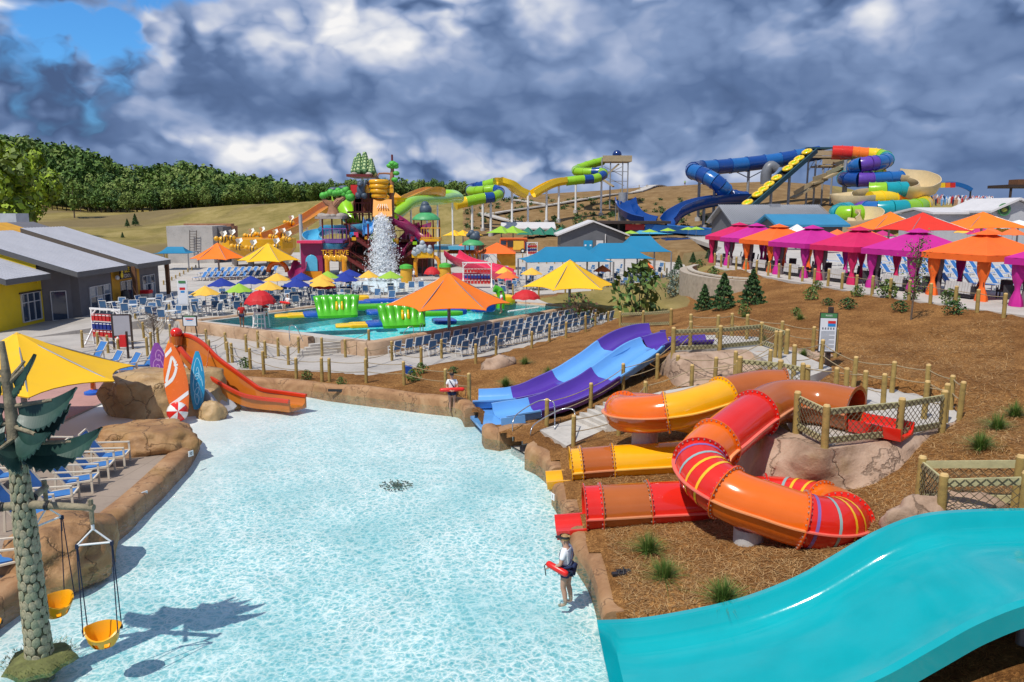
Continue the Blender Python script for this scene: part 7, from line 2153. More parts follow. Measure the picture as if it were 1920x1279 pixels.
def young_tree(label, px, py, top, wpx, seed, mats, leaf_n=420, bare=False):
 p = T(px, py, 3.4); h = D(px, top, p.y).z - p.z; r = wpx * p.y / F / 2
 rg = random.Random(seed); t = thing('young_tree', label, 'tree', p)
 mb = MB(); mb.tube([p + Vector((0, 0, -.1)), p + Vector((.03, 0, h * .45)), p + Vector((.08, 0, h * .97))], [.05, .035, .012], 7); mb.obj('trunk', m_trunk, t)
 mb = MB(); tips = []
 for k in range(26 if not bare else 44):
  z = h * rg.uniform(.3, .92); a = rg.uniform(0, 6.28); L = r * rg.uniform(.5, 1.0) * (1.15 - .6 * z / h); q = p + Vector((.05, 0, z)); e = q + Vector((L * math.cos(a), L * math.sin(a), L * .7))
  mb.cyl(q, e, .012, .005, 4); tips.append((q, e))
  if bare:
   for m in range(3):
    f = rg.uniform(.3, .9); g = q.lerp(e, f); mb.cyl(g, g + Vector((rg.uniform(-.3, .3) * L, rg.uniform(-.3, .3) * L, .4 * L)), .007, .003, 3)
 tag(mb.obj('branches', m_trunk, t), kind='stuff')
 mb = MB()
 def fn(r_):
  q, e = r_.choice(tips); f = r_.uniform(.25, 1.1); c = q.lerp(e, f); s = .13
  return (c.x + r_.gauss(0, s), c.y + r_.gauss(0, s), c.z + r_.gauss(0, s))
 leaf_cloud(mb, leaf_n, fn, .055, rg); mb.obj('crown', mats, t)
young_tree('slender young tree with light leaves on the mulch in front of the cabanas', 1708, 600, 440, 62, 3, [m_lf2, m_lf], 520)
young_tree('thin nearly bare young tree on the plaza behind the rope fence', 290, 655, 575, 52, 5, [m_lfr, M('leaf_pale', (.45, .42, .36), .7, .2, 3)], 110, True)
m_blk = M('wall_block', (.40, .335, .26), .9, .16, 3, bump=.5, bscale=12)
t = thing('block_wall', 'curved tan retaining wall of split blocks on the mulch bank', 'retaining wall', T(1300, 560, 2.))
top = [G(1372, 524, 3.95), G(1345, 516, 3.95), G(1318, 510, 3.9), G(1296, 504, 3.85), G(1285, 500, 3.8)]
plan = spline([(16.6, 53.6, 0), (15.4, 54.9, 0), (14.6, 57, 0), (14.3, 60.5, 0), (14.9, 64.5, 0), (16.2, 67.5, 0)], 16)
plan = resample(plan, .42)
core = MB(); core.sweep(plan, [(-.05, 1.0), (-.05, 3.95), (-.9, 3.95), (-.9, 1.0)], closed=True, caps=True); core.obj('core', m_blk, t)
mb = MB(); ct_ = 0
for r_ in range(13):
 z = 1.35 + r_ * .205
 for i in range(len(plan) - 1):
  a, b = plan[i], plan[i + 1]; d = (b - a).normalized(); n_ = Vector((-d.y, d.x, 0))
  f = .5 * (r_ % 2); c = a.lerp(b, .5) + d * (f * .42)
  mb.box((c.x + n_.x * (.12 + rnd(-.012, .012)), c.y + n_.y * (.12 + rnd(-.012, .012)), z), (.405, .24, .19), math.atan2(d.y, d.x))
tag(mb.obj('blocks', m_blk, t), kind='stuff')
mb = MB()
for a, b in zip(plan[:-1], plan[1:]):
 d = (b - a).normalized(); n_ = Vector((-d.y, d.x, 0)); c = (a + b) / 2 + n_ * .1; mb.box((c.x, c.y, 4.05), (.40, .42, .1), math.atan2(d.y, d.x))
tag(mb.obj('cap_blocks', M('cap_block', (.48, .42, .34), .85, .1, 3), t), kind='stuff')
mb = MB(); q = T(765, 700, .5); mb.box(q + Vector((0, 0, .2)), (.4, .35, .4), .4); tag(mb.obj('control_box', m_ibl), 'small blue box at the end of the rope fence by the chairs', 'box')
rope_fence('rope fence around the teal canopy deck edge', [G(px, py, .9) for px, py in ((962, 556), (1010, 553), (1060, 550), (1110, 547), (1160, 543), (1205, 538), (1240, 530), (1250, 520), (1246, 508))], 1.1, (.85, .45))
m_mar = M('maroon_steel', (.16, .022, .020), .5, .1); m_chn = M('chestnut_panel', (.28, .09, .035), .6, .15, 1)
m_gold = M('gold_fibreglass', (.80, .40, .010), .3, .06, coat=.3); m_amb = M('amber_board', (.72, .28, .01), .4, .06)
m_lime = M('lime_fibreglass', (.30, .62, .012), .25, .05, coat=.3); m_aqua = M('aqua_fibreglass', (.10, .45, .68), .25, .06, coat=.3); m_mag = M('maroon_fibreglass', (.26, .015, .09), .35, .08, coat=.2)
m_bush = M('toy_foliage', (.075, .42, .045), .55, .18, 2, bump=.8, bscale=5); m_pine = M('toy_pine', (.055, .17, .05), .6, .2, 2); m_snow = M('toy_pine_tip', (.52, .66, .30), .6, .1)
m_rockg = M('toy_rock', (.36, .32, .29), .8, .25, 1.5, bump=.5, bscale=6); m_bear = M('slate_figure', (.06, .09, .13), .5, .15, 2); m_tp = M('toy_trunk', (.34, .16, .085), .7, .2, 1.5, bump=.8, bscale=5)
m_pink = M('pink_fibreglass', (.72, .045, .12), .3, .06, coat=.2); m_vio = M('violet_panel', (.20, .07, .30), .5, .08); m_domeg = M('green_dome', (.07, .36, .13), .5, .15, 2)
PY = 95.0
def P_(px, py, y=PY): return D(px, py, y)
zg = .85
tower = thing('water_play_tower', 'multi-level water play tower with yellow dumping bucket, slides and toy pines', 'play structure', (P_(700, 500).x, PY, zg))
def part(nm, mb, mat, par=None, sm=False): return mb.obj(nm, mat, par or tower, smooth=sm)
def post(px, y, top, r=.12, mat=m_mar, bot=None, par=None, nm='post'):
 a = P_(px, top, y); mb = MB(); mb.cyl((a.x, y, zg if bot is None else P_(px, bot, y).z), a, r, n=8); return part(nm, mb, mat, par, 40)
def slab(nm, x0, x1, py, y0, y1, th, mat, par=None):
 z = P_(700, py, (y0 + y1) / 2).z; a = P_(x0, py, (y0 + y1) / 2).x; b = P_(x1, py, (y0 + y1) / 2).x
 mb = MB(); mb.box(((a + b) / 2, (y0 + y1) / 2, z), (b - a, y1 - y0, th)); return part(nm, mb, mat, par)
for px in (663, 678, 697, 735): post(px, PY, 345 if px < 700 else 290)
for px in (672, 690): post(px, PY + 4, 340)
for px, y in ((655, PY - 3), (690, PY - 3), (706, PY - 2.5), (742, PY - 2.5), (765, PY), (800, PY)): post(px, y, 420 if px < 700 else 440)
for py, x0, x1 in ((398, 662, 700), (420, 655, 745), (450, 640, 800), (478, 640, 800)): slab('platform', x0, x1, py, PY - 1, PY + 6, .25, m_chn)
def railing(x0, p0, x1, p1, y, h=1.1, mat=m_mar, n=7):
 a, b = P_(x0, p0, y), P_(x1, p1, y); mb = MB()
 mb.bar(a + Vector((0, 0, h)), b + Vector((0, 0, h)), .10); mb.bar(a + Vector((0, 0, .1)), b + Vector((0, 0, .1)), .08)
 for k in range(n + 1):
  q = a.lerp(b, k / n); mb.bar(q, q + Vector((0, 0, h)), .05)
 return part('railing', mb, mat)
for a in ((662, 398, 700, 398, PY - 1), (655, 420, 700, 420, PY - 1), (640, 450, 700, 450, PY - 1), (742, 450, 800, 450, PY - 1), (640, 478, 800, 478, PY - 1.2)): railing(*a)
def flight(x0, p0, x1, p1, y, w=1.2, mat=m_mar):
 a, b = P_(x0, p0, y), P_(x1, p1, y); mb = MB(); n = 9
 for sy in (0, w):
  mb.bar(a + Vector((0, sy, 0)), b + Vector((0, sy, 0)), .12, .35)
  mb.bar(a + Vector((0, sy, 1.0)), b + Vector((0, sy, 1.0)), .07)
 for k in range(n):
  q = a.lerp(b, (k + .5) / n); mb.box(q + Vector((0, w / 2, 0)), (.4, w, .06))
 return part('stair_flight', mb, mat)
flight(650, 435, 700, 470, PY - 3); flight(645, 480, 700, 515, PY - 4.5); flight(660, 455, 640, 480, PY - 4)
flight(738, 415, 785, 445, PY - 2, mat=m_mag); flight(790, 460, 745, 490, PY - 3)
for x0, x1, p0, p1 in ((664, 682, 368, 398), (665, 697, 372, 400), (672, 700, 425, 455), (742, 800, 478, 500)):
 mb = MB(); a, b = P_(x0, p0, PY + 1), P_(x1, p1, PY + 1); mb.box(((a.x + b.x) / 2, PY + 1, (a.z + b.z) / 2), (abs(b.x - a.x), .15, abs(a.z - b.z))); part('wall_panel', mb, m_chn)
slab('roof', 659, 702, 331, PY - 2, PY + 4, .3, m_mar)
for k in range(7):
 q = P_(664 + k * 5.5, 327, PY + rnd(-1, 2)); mb = MB(); mb.ball(q, .55 * rnd(.7, 1.2), 9, 6, (1.2, 1, .7)); part('roof_rock', mb, m_rockg, None, True)
def toy_pine(px, base, top, w, y):
 a, b = P_(px, base, y), P_(px, top, y); h = b.z - a.z; r = w * y / F / 2
 mb = MB(); mb.cyl(a, a.lerp(b, .9), .14, .06, 6); tr = part('toy_pine', mb, m_tp)
 mb = MB(); rg = random.Random(px)
 for k in range(120):
  f = (k / 120) ** .85; an = k * 2.4; rr = r * (1 - f) ** .9 + .08
  c = a + Vector((math.cos(an) * rr * .8, math.sin(an) * rr * .8, h * (.05 + .92 * f)))
  mb.mat(1 if k % 3 == 0 else 0); mb.ball(c, .18 + .16 * (1 - f), 6, 4, (1, 1, 1.1))
 mb.obj('boughs', [m_pine, m_snow], tr)
toy_pine(668, 325, 296, 12, PY + 1); toy_pine(674, 326, 288, 15, PY); toy_pine(685, 325, 286, 16, PY); toy_pine(696, 326, 299, 11, PY)
mb = MB(); a = P_(677, 366, PY - 2)
for (px, py, r, q) in ((677, 357, .52, (1, .9, 1.6)), (676, 346, .42, (1, 1, .95)), (674, 340.5, .15, (1, 1, 1)), (679, 340.5, .15, (1, 1, 1)), (675, 347, .3, (1, 1.5, .8))): mb.ball(P_(px, py, PY - 2 - (.4 if r == .3 else 0)), r, 12, 8, q)
mb.tube([P_(680, 352, PY - 2), P_(684, 346, PY - 2), P_(685, 337, PY - 2)], [.22, .19, .15], 8); mb.tube([P_(672, 365, PY - 2), P_(671, 369, PY - 2.4)], [.4, .3], 8); mb.tube([P_(682, 365, PY - 2), P_(684, 369, PY - 2.4)], [.4, .3], 8)
part('animal_figure', mb, m_bear, None, True)
mb = MB(); a = P_(666, 357, PY - 1.6); mb.box(a, (.95, .6, 1.25)); part('red_box', mb, m_signred)
c = P_(711, 356, PY - 1.5); u = PY / F
bk = MB(); R0 = 18 * u; H = 33 * u
prof = []
for k in range(4):
 rr = (.80, .93, 1.0, 1.02)[k] * R0; z0 = H * (k / 4) - H * .45; hh = H / 4
 for a in np.linspace(-PI / 2, PI / 2, 6): prof.append((rr - hh * .35 + math.cos(a) * hh * .35, z0 + hh / 2 + math.sin(a) * hh / 2))
prof += [(R0 * .82, H * .55), (R0 * .7, H * .3), (0, 0)]
bk.lathe([(R0 * .3, -H * .46)] + prof, 24, c); part('dump_bucket', bk, m_gold, None, 50)
for sx in (-1, 1):
 mb = MB(); q = c + Vector((sx * (R0 + .25), 0, -.1)); mb.box(q, (.55, .5, .5)); mb.ball(q + Vector((0, 0, .4)), .3, 8, 6); part('pivot', mb, m_gold)
mb = MB(); a = P_(717, 374, PY - 2); b = P_(717, 406, PY - 3.6); w_ = 1.08
mb._add([a + Vector((-w_, 0, 0)), a + Vector((w_, 0, 0)), b + Vector((w_ * 1.05, 0, 0)), b + Vector((-w_ * 1.05, 0, 0)), a + Vector((-w_, .2, 0)), a + Vector((w_, .2, 0)), b + Vector((w_ * 1.05, .2, 0)), b + Vector((-w_ * 1.05, .2, 0))], [(3, 2, 1, 0), (4, 5, 6, 7), (0, 1, 5, 4), (1, 2, 6, 5), (2, 3, 7, 6), (3, 0, 4, 7)]); part('splash_board', mb, m_amb)
mb = MB();
for k in range(5):
 mb.bar(P_(711 + k * 3.2, 383, PY - 2.75), P_(707 + k * 5, 391, PY - 3.25), .10)
part('board_lettering', mb, M('board_cream', (.80, .62, .45), .5, 0))
mb = MB(); mb.tube([P_(735, 470, PY - 1), P_(735, 400, PY - 1), P_(734, 350, PY - 1), P_(735.5, 325, PY - 1), P_(736, 312, PY - 1)], [.35, .3, .28, .25, .18], 9); mb.tube([P_(735, 326, PY - 1), P_(722, 325, PY - 1), P_(710, 325.5, PY - 1.2), P_(709, 329, PY - 1.3)], [.14, .12, .11, .1], 6); part('tree_spout', mb, m_tp, None, 40)
for px, py, r in ((731, 311, .36), (736, 307, .42), (740, 309, .4), (742, 313, .3), (743, 325, .34), (740, 337, .36), (734, 313, .3)): mb = MB(); mb.ball(P_(px, py, PY - 1.2), r, 9, 6, (1.2, 1, .8)); part('foliage_ball', mb, m_bush, None, True)
for px in (604, 622, 641, 649): post(px, PY - 2 + (px % 3), 408, .1, m_mar, 452)
slab('roof', 600, 650, 408, PY - 4, PY + 1, .25, m_rockg)
for k in range(9): q = P_(604 + k * 5, 405, PY - 2 + rnd(-1, 1)); mb = MB(); mb.ball(q, .5 * rnd(.6, 1.1), 8, 5, (1.2, 1, .7)); part('roof_rock', mb, (m_rockg, m_domeg)[k in (3, 6)], None, True)
mb = MB()
mb.tube([P_(625, 406, PY - 2), P_(624, 392, PY - 2), P_(621, 378, PY - 2)], [.9, .55, .3], 9)
for q in (((625, 390), (635, 378), (650, 366)), ((624, 388), (634, 375), (645, 374)), ((624, 386), (613, 380), (606, 373)), ((623, 404), (610, 406), (604, 408)), ((626, 404), (640, 406), (644, 408))): mb.tube([P_(*w, PY - 2) for w in q], [.4, .32, .22], 7)
part('toy_tree', mb, m_tp, None, 50)
for px, py, r in ((606, 367, .46), (613, 364, .36), (620, 361, .46), (626, 363, .4), (630, 362, .42), (636, 361, .44), (642, 360, .42), (648, 357, .46), (654, 362, .42), (657, 370, .58), (651, 367, .36), (645, 364, .4), (634, 357, .36), (650, 355, .36)): mb = MB(); mb.ball(P_(px, py, PY - 2), r, 12, 8, (1, 1, .9)); part('foliage_ball', mb, m_bush, None, True)
for px, py in ((626, 356), (644, 353)): mb = MB(); mb.ball(P_(px, py, PY - 1.5), .5, 9, 6, (1.4, 1, .7)); part('dark_bird', mb, m_bear, None, True)
slab('platform', 605, 650, 452, PY - 4.5, PY, .3, m_vio); railing(605, 450, 650, 450, PY - 4.5, 1.3, m_vio)
mb = MB(); mb.tube([P_(629, 490, PY - 3), P_(629, 470, PY - 3), P_(629, 463, PY - 3)], [.5, .45, .6], 9)
for dx in (-20, -10, 10, 20): mb.tube([P_(629, 466, PY - 3), P_(629 + dx * .5, 458, PY - 3), P_(629 + dx, 453, PY - 3)], [.3, .22, .15], 6)
part('trunk_base', mb, m_mar, None, 40)
sgn = thing('hive_sign', 'golden THE HIVE sign with dripping honey on amber posts', 'sign', (P_(629, 500, PY - 6).x, PY - 6, zg))
for px in (613, 645): a = P_(px, 485, PY - 6); mb = MB(); mb.cyl((a.x, PY - 6, zg), a, .28, n=8); mb.obj('post', m_amb, sgn, smooth=40)
mb = MB(); a = P_(629, 474, PY - 6); mb.box(a, (2.9, .3, .8)); sb_ = mb.obj('sign_board', m_mar, sgn)
text_obj('lettering', 'THE HIVE', .75, a + Vector((0, -.2, .02)), (1, 0, 0), (0, 0, 1), m_gold, sb_, .05)
mb = MB()
for k in range(12): q = P_(610.5 + k * 3.4, 482 + (k % 3) * 1.6, PY - 6.1); mb.ball(q, .24, 7, 5, (1, .7, 1.5))
tag(mb.obj('honey_drips', m_gold, sgn, smooth=True), kind='stuff')
def open_slide(nm, pts, r, mat, par=None, steps=6, closedtube=False, wall=1.0):
 P = spline(pts, steps); mb = MB()
 if closedtube: mb.tube(P, r, 12)
 else:
  pr = [(-r, r * .7 * wall), (-r * .92, r * .2), (-r * .6, -r * .25), (0, -r * .35), (r * .6, -r * .25), (r * .92, r * .2), (r, r * .7 * wall), (r * 1.08, r * .7 * wall), (r * 1.0, r * .1), (r * .65, -r * .38), (0, -r * .48), (-r * .65, -r * .38), (-r * 1.0, r * .1), (-r * 1.08, r * .7 * wall)]
  mb.sweep(P, pr, closed=True, caps=True)
 return (mb.obj(nm, mat, par or tower, smooth=50))
open_slide('aqua_slide', [P_(705, 418, PY), P_(680, 430, PY - 1), P_(650, 432, PY + 1), P_(620, 432, PY + 5), P_(590, 442, PY + 5), P_(583, 452, PY + 1), P_(600, 464, PY - 3), P_(632, 467, PY - 3), P_(648, 463, PY + 1), P_(635, 468, PY + 5), P_(605, 478, PY + 3), P_(600, 485, PY - 3)], .95, m_aqua)
open_slide('lime_slide', [P_(636, 375, PY + 3), P_(642, 392, PY + 2), P_(655, 412, PY + 1), P_(672, 424, PY + 1), P_(690, 430, PY + 2)], 1.0, m_lime)
open_slide('maroon_slide', [P_(738, 412, PY - 2), P_(760, 426, PY - 3), P_(785, 440, PY - 3), P_(797, 452, PY - 4)], .8, m_mag)
open_slide('maroon_slide', [P_(798, 425, PY + 1), P_(780, 432, PY + 3), P_(770, 445, PY + 1), P_(755, 462, PY - 2), P_(748, 478, PY - 3)], .8, m_mag)
open_slide('blue_slide', [P_(692, 412, PY - 1), P_(691, 425, PY - 2), P_(690, 436, PY - 3)], .6, m_lbl)
for k in range(2):
 open_slide('yellow_slide', [P_(730, 368 + k * 4, PY + 8), P_(745, 378 + k * 5, PY + 6 - k), P_(760, 376 + k * 5, PY + 8), P_(785, 365 + k * 5, PY + 12), P_(805, 358 + k * 5, PY + 15), P_(820, 358 + k * 5, PY + 17), P_(826, 363 + k * 4, PY + 19)], .75, m_gold)
open_slide('lime_tube', [P_(735, 406, PY + 2), P_(752, 395, PY + 4), P_(770, 381, PY + 7), P_(795, 376, PY + 12), P_(830, 374, PY + 20), P_(850, 371, PY + 28), P_(862, 372, PY + 36), P_(850, 364, PY + 44), P_(820, 364, PY + 46)], .75, m_lime, None, 6, True)
for px, py, y in ((770, 384, PY + 7), (800, 380, PY + 13), (820, 378, PY + 17), (848, 376, PY + 28)): post(px, y, py, .12, m_white)
for px, py, y, n_ in ((660, 440, PY - 3, 3), (684, 438, PY - 2, 4), (774, 448, PY - 3, 3), (712, 446, PY - 3, 2), (735, 452, PY - 4, 3)):
 for k in range(n_): mb = MB(); q = P_(px + k * 4, py + (k % 2) * 6, y); mb.box(q, (.5, .3, .6)); part('activity_panel', mb, (m_signblu, m_gold, m_pink, m_lime)[(px + k) % 4])
for px in (776, 790, 812, 824): post(px, PY - 2 + (px % 3), 412, .08)
def dome(px, py, w, h, y, par=None, mat=m_domeg, nm='green_roof'):
 c = P_(px, py, y); r = w * y / F / 2; hh = h * y / F
 mb = MB(); mb.lathe([(r, 0), (r * .98, hh * .15), (r * .7, hh * .6), (r * .35, hh * .9), (0, hh)], 20, c); mb.lathe([(0, -.1), (r * .98, -.05), (r, 0)], 20, c); return mb.obj(nm, mat, par or tower, smooth=50)
dome(799, 412, 52, 15, PY - 2)
mb = MB()
for q, r in (((798, 394), .75), ((797, 385), .5), ((792, 392), .35), ((803, 396), .4)): mb.ball(P_(*q, PY - 2), r, 10, 7)
part('animal_figure', mb, m_bear, None, True)
slab('platform', 790, 826, 449, PY - 4, PY, .35, m_gold); railing(790, 447, 826, 447, PY - 4, 1.2, m_gold)
mb = MB(); mb.tube([P_(805, 480, PY - 3), P_(805, 462, PY - 3), P_(806, 452, PY - 3)], [.6, .4, .9], 9); part('trunk_base', mb, m_mar, None, 40)
gate = thing('animal_gate', 'yellow play gate topped with grey animal figures before the water tower', 'play gate', (P_(795, 510, PY - 8).x, PY - 8, zg))
mb = MB(); mb.tube(spline([P_(780, 520, PY - 8), P_(780, 486, PY - 8), P_(796, 481, PY - 8), P_(815, 482, PY - 8), P_(823, 492, PY - 8), P_(824, 515, PY - 8)], 5), .22, 8); mb.obj('arch', m_amb, gate, smooth=True)
mb = MB(); mb.box(P_(793, 477, PY - 8), (2.4, .9, .7)); mb.ball(P_(805, 475, PY - 8), .55, 9, 6); mb.obj('canopy', m_gold, gate)
for px, py, r in ((778, 474, .4), (784, 470, .4), (792, 464, .5), (796, 468, .4), (806, 470, .4)): mb = MB(); mb.ball(P_(px, py, PY - 8.3), r, 9, 6); mb.ball(P_(px, py, PY - 8.5) + Vector((0, 0, r)), r * .6, 8, 5); mb.obj('animal_figure', M('pale_grey_figure', (.40, .44, .48), .5, .15, 2), gate, smooth=True)
for px, y in ((835, PY - 8), (762, PY - 10)):
 t = thing('barrel_toy', 'wooden barrel toy with green lid %s the animal gate' % ('right of' if px > 800 else 'left of'), 'play barrel', (P_(px, 520, y).x, y, zg))
 c = Vector((P_(px, 520, y).x, y, zg)); mb = MB(); mb.lathe([(.55, 0), (.7, .8), (.6, 1.6)], 14, c); mb.obj('barrel', m_worg, t, smooth=40); mb = MB(); mb.lathe([(.75, 1.6), (.7, 1.9), (.3, 2.05), (0, 2.1)], 14, c); mb.obj('lid', m_bush, t, smooth=40)
gz = thing('dome_shelter', 'small green domed shelter with a dark figure on its roof', 'shelter', (P_(887, 480, 104).x, 104, zg))
for px in (872, 880, 896, 906): a = P_(px, 460, 104 + px % 3); mb = MB(); mb.cyl((a.x, a.y, zg), a, .08, n=6); mb.obj('post', m_mar, gz)
dome(887, 459, 42, 11, 104, gz); mb = MB()
for q, r in (((890, 445), .75), ((884, 438), .5), ((878, 441), .3), ((893, 440), .5)): mb.ball(P_(*q, 104), r, 10, 7)
mb.obj('animal_figure', m_bear, gz, smooth=True)
t = thing('pink_slide', 'long pink slide running right from the water tower behind the vest rack', 'water slide', (P_(890, 520, 88).x, 88, zg))
open_slide('chute', [P_(846, 479, 92), P_(862, 490, 90), P_(885, 499, 88), P_(910, 507, 86), P_(935, 517, 84), P_(955, 524, 83)], .95, m_pink, t)
open_slide('chute', [P_(865, 493, 93), P_(895, 500, 91), P_(925, 508, 89), P_(950, 516, 87)], .95, m_pink, t)
mb = MB(); mb.box(P_(905, 520, 89), (7, .3, 1.0)); mb.obj('side_panel', m_pink, t)
t = thing('play_house', 'magenta play house with arched blue window left of the hive sign', 'play house', (P_(585, 515, PY - 5).x, PY - 5, zg))
a = P_(585, 500, PY - 5); mb = MB(); mb.box((a.x, PY - 4, 3.0), (2.5, 2.0, 4.2)); mb.obj('wall', m_mag, t); mb = MB(); mb.box((a.x, PY - 5.1, a.z + .15), (1.35, .1, 1.3)); mb.ball((a.x, PY - 5.1, a.z + .7), .68, 14, 8, (1, .08, 1)); mb.obj('window', m_aqua, t); mb = MB(); mb.box((a.x, PY - 5.1, 1.3), (2.3, .1, .9)); mb.obj('fence_panel', m_amb, t); mb = MB(); mb.box((a.x, PY - 4.5, 5.15), (2.9, 2.4, .3)); mb.obj('roof', m_pink, t)
open_slide('chute', [P_(570, 492, PY - 4), P_(563, 500, PY - 5), P_(560, 512, PY - 6), P_(554, 520, PY - 8)], .8, m_mag, t)
mb = MB(); a = P_(521, 510, PY - 5); mb.tube([a + Vector((math.cos(q) * 1.1, 0, math.sin(q) * 1.1)) for q in np.linspace(0, PI, 14)], .28, 8); tag(mb.obj('spray_arch', m_org, smooth=True), 'orange spray arch in front of the bee raft slide', 'spray arch')
mb = MB(); a = P_(563, 402, 108); mb.cyl((a.x, 108, zg - .6), a, .32, .24, n=12); tag(mb.obj('light_pole', M('pole_grey', (.42, .44, .48), .5, .05), smooth=40), 'tall grey steel pole between the bee raft slide and the tower', 'pole')
m_splash = bpy.data.materials.new('white_water'); m_splash.use_nodes = True
_t = NT(m_splash.node_tree); _b = m_splash.node_tree.nodes['Principled BSDF']
_b.inputs['Base Color'].default_value = (.86, .90, .93, 1); _b.inputs['Roughness'].default_value = .35; _b.inputs['Alpha'].default_value = .55; _b.inputs['Subsurface Weight'].default_value = .0
def droplets(n):
 rg = np.random.default_rng(2); V = []; Fq = []
 for i in range(n):
  f = rg.random() ** .8; w = 11 + 15 * f ** .7
  px = 716 + f * 4 + rg.normal(0, .5) * w; py = 404 + f * 112 + rg.normal(0, 3)
  c = P_(px, py, PY - 4 - 2.5 * f + rg.normal(0, .7)); s = (.045 + .10 * rg.random()) * (2. if rg.random() < .06 else 1)
  a = Vector(rg.normal(0, 1, 3)).normalized(); b = a.orthogonal().normalized() * s; d = a.cross(b).normalized() * s * (.4 + .5 * rg.random()); up = a * s * .5
  k = len(V); V += [c - b, c - d, c + b, c + d, c + up]; Fq += [(k, k + 1, k + 4), (k + 1, k + 2, k + 4), (k + 2, k + 3, k + 4), (k + 3, k, k + 4)]
 for i in range(n // 3):
  px = 722 + rg.normal(0, 24); py = 512 + abs(rg.normal(0, 9)) + abs(px - 722) * .1; c = P_(px, py, PY - 7 + rg.normal(0, 1)); s = .06 + .14 * rg.random()
  a = Vector(rg.normal(0, 1, 3)).normalized(); b = a.orthogonal().normalized() * s; d = a.cross(b).normalized() * s; k = len(V); V += [c - b, c - d, c + b, c + d]; Fq += [(k, k + 1, k + 2, k + 3)]
 mb = MB(); mb._add(V, Fq); return mb
tag(droplets(9000).obj('falling_water', m_splash), 'white water crashing down from the tipped bucket', 'water', kind='stuff')
mb = MB(); q0, q1 = G(610, 542, .87), G(860, 540, .87); mb.poly([G(600, 545, .87), G(720, 548, .87), G(850, 545, .87), G(845, 530, .87), G(720, 526, .87), G(620, 530, .87)])
tag(mb.obj('splash_pool', M('foam_water', (.66, .78, .82), .2, .10, 1)), 'foaming shallow pool at the foot of the dumping bucket', 'water', kind='structure')
mb = MB(); q = P_(842, 458, 112); mb.box((q.x, 112, q.z - .4), (7.5, 6, .5)); tag(mb.obj('upper_pool', m_aqua), 'pale blue pool deck edge beyond the gazebo', 'pool')
mb = MB(); a, b = P_(640, 500, PY + 5), P_(810, 500, PY + 5); mb.box(((a.x + b.x) / 2, PY + 5, 2.6), (b.x - a.x, 3, 4.2)); part('base_wall', mb, M('wet_stucco', (.20, .15, .12), .5, .25, .8))
hv = thing('bee_raft_slide', 'golden raft bowl with bee figures and long amber chute', 'water slide', (P_(490, 490, 112).x, 112, zg))
c = P_(484, 462, 112); u = 112 / F; n = 14; vs = []
Rx = 70 * u
for r, z in ((.62, -1.9), (.86, -1.25), (1.0, -.2), (1.0, 1.15), (.93, 1.2), (.90, .4), (.5, -.6)):
 for j in range(n):
  a = 2 * PI * (j + .5) / n; vs.append(c + Vector((Rx * r * math.cos(a), Rx * .72 * r * math.sin(a), z)))
mb = MB(); mb._add(vs, [(i * n + j, i * n + (j + 1) % n, (i + 1) * n + (j + 1) % n, (i + 1) * n + j) for i in range(6) for j in range(n)] + [tuple(6 * n + j for j in range(n))]); mb.obj('bowl', m_gold, hv, smooth=25)
open_slide('chute', [P_(506, 448, 112), P_(530, 439, 116), P_(560, 425, 122), P_(590, 406, 130), P_(612, 391, 136), P_(625, 384, 140)], 1.25, m_amb, hv)
for px, y, py in ((540, 118, 440), (575, 126, 422), (600, 133, 404)): post(px, y, py, .18, m_white, None, hv, 'support')
for px in (440, 470, 505, 535): post(px, 111, 478, .45, m_foot, None, hv, 'support')
m_wing = M('bee_wing', (.72, .72, .66), .4, .05); m_beed = M('bee_stripe', (.07, .05, .03), .5, .05)
def bee(px, py, y, az):
 c = P_(px, py, y); mb = MB(); d = Vector((math.cos(az), math.sin(az) * .5, .1)).normalized(); mb.tube([c - d * .7, c - d * .4, c, c + d * .4, c + d * .6], [.1, .38, .45, .36, .1], 9); mb.ball(c + d * .85, .36, 9, 6); b = mb.obj('bee_figure', m_gold, hv, smooth=True)
 for k in (-.25, .15): mb = MB(); mb.tube([c + d * (k - .07), c + d * (k + .07)], .46, 9, False); mb.obj('stripe', m_beed, b)
 for s in (-1, 1): mb = MB(); w = Vector((-.15 * d.x, .5 * s, .8)); mb._add([c + Vector((0, .1 * s, .3)), c + w + Vector((-.35, 0, .2)), c + w * 1.5, c + w + Vector((.3, 0, 0))], [(0, 1, 2, 3)]); mb.obj('wing', m_wing, b)
for i, q in enumerate(((418, 449, 107), (434, 446, 108), (447, 463, 104), (474, 466, 103.5), (517, 463, 104), (470, 443, 116), (490, 440, 116), (515, 445, 112), (529, 443, 113), (540, 449, 108), (545, 418, 122))): bee(*q, rnd(2.2, 4.2))
t = thing('concrete_block_house', 'large pale concrete box with a ladder at the foot of the grass hill', 'building', (P_(370, 470, 118).x, 118, 0))
a = P_(314, 424, 118); b = P_(400, 424, 118); mb = MB(); mb.box(((a.x + b.x) / 2, 121, a.z / 2), (b.x - a.x, 7, a.z)); mb.obj('wall', concrete_mat('cast_concrete', (.44, .42, .40), 30, 0, .72), t)
a2 = P_(428, 424, 122); mb = MB(); mb.box(((b.x + a2.x) / 2 + .05, 122, a.z / 2 - .05), (a2.x - b.x, 5, a.z - .2)); mb.obj('side_wall', M('dark_concrete', (.16, .15, .16), .8, .1), t)
mb = MB()
for sx in (-.5, .5): mb.bar(P_(362, 470, 117) + Vector((sx, 0, 0)), P_(362, 432, 117) + Vector((sx, 0, 0)), .08)
for k in range(8): q = P_(362, 434 + k * 5, 117); mb.bar(q + Vector((-.5, 0, 0)), q + Vector((.5, 0, 0)), .06)
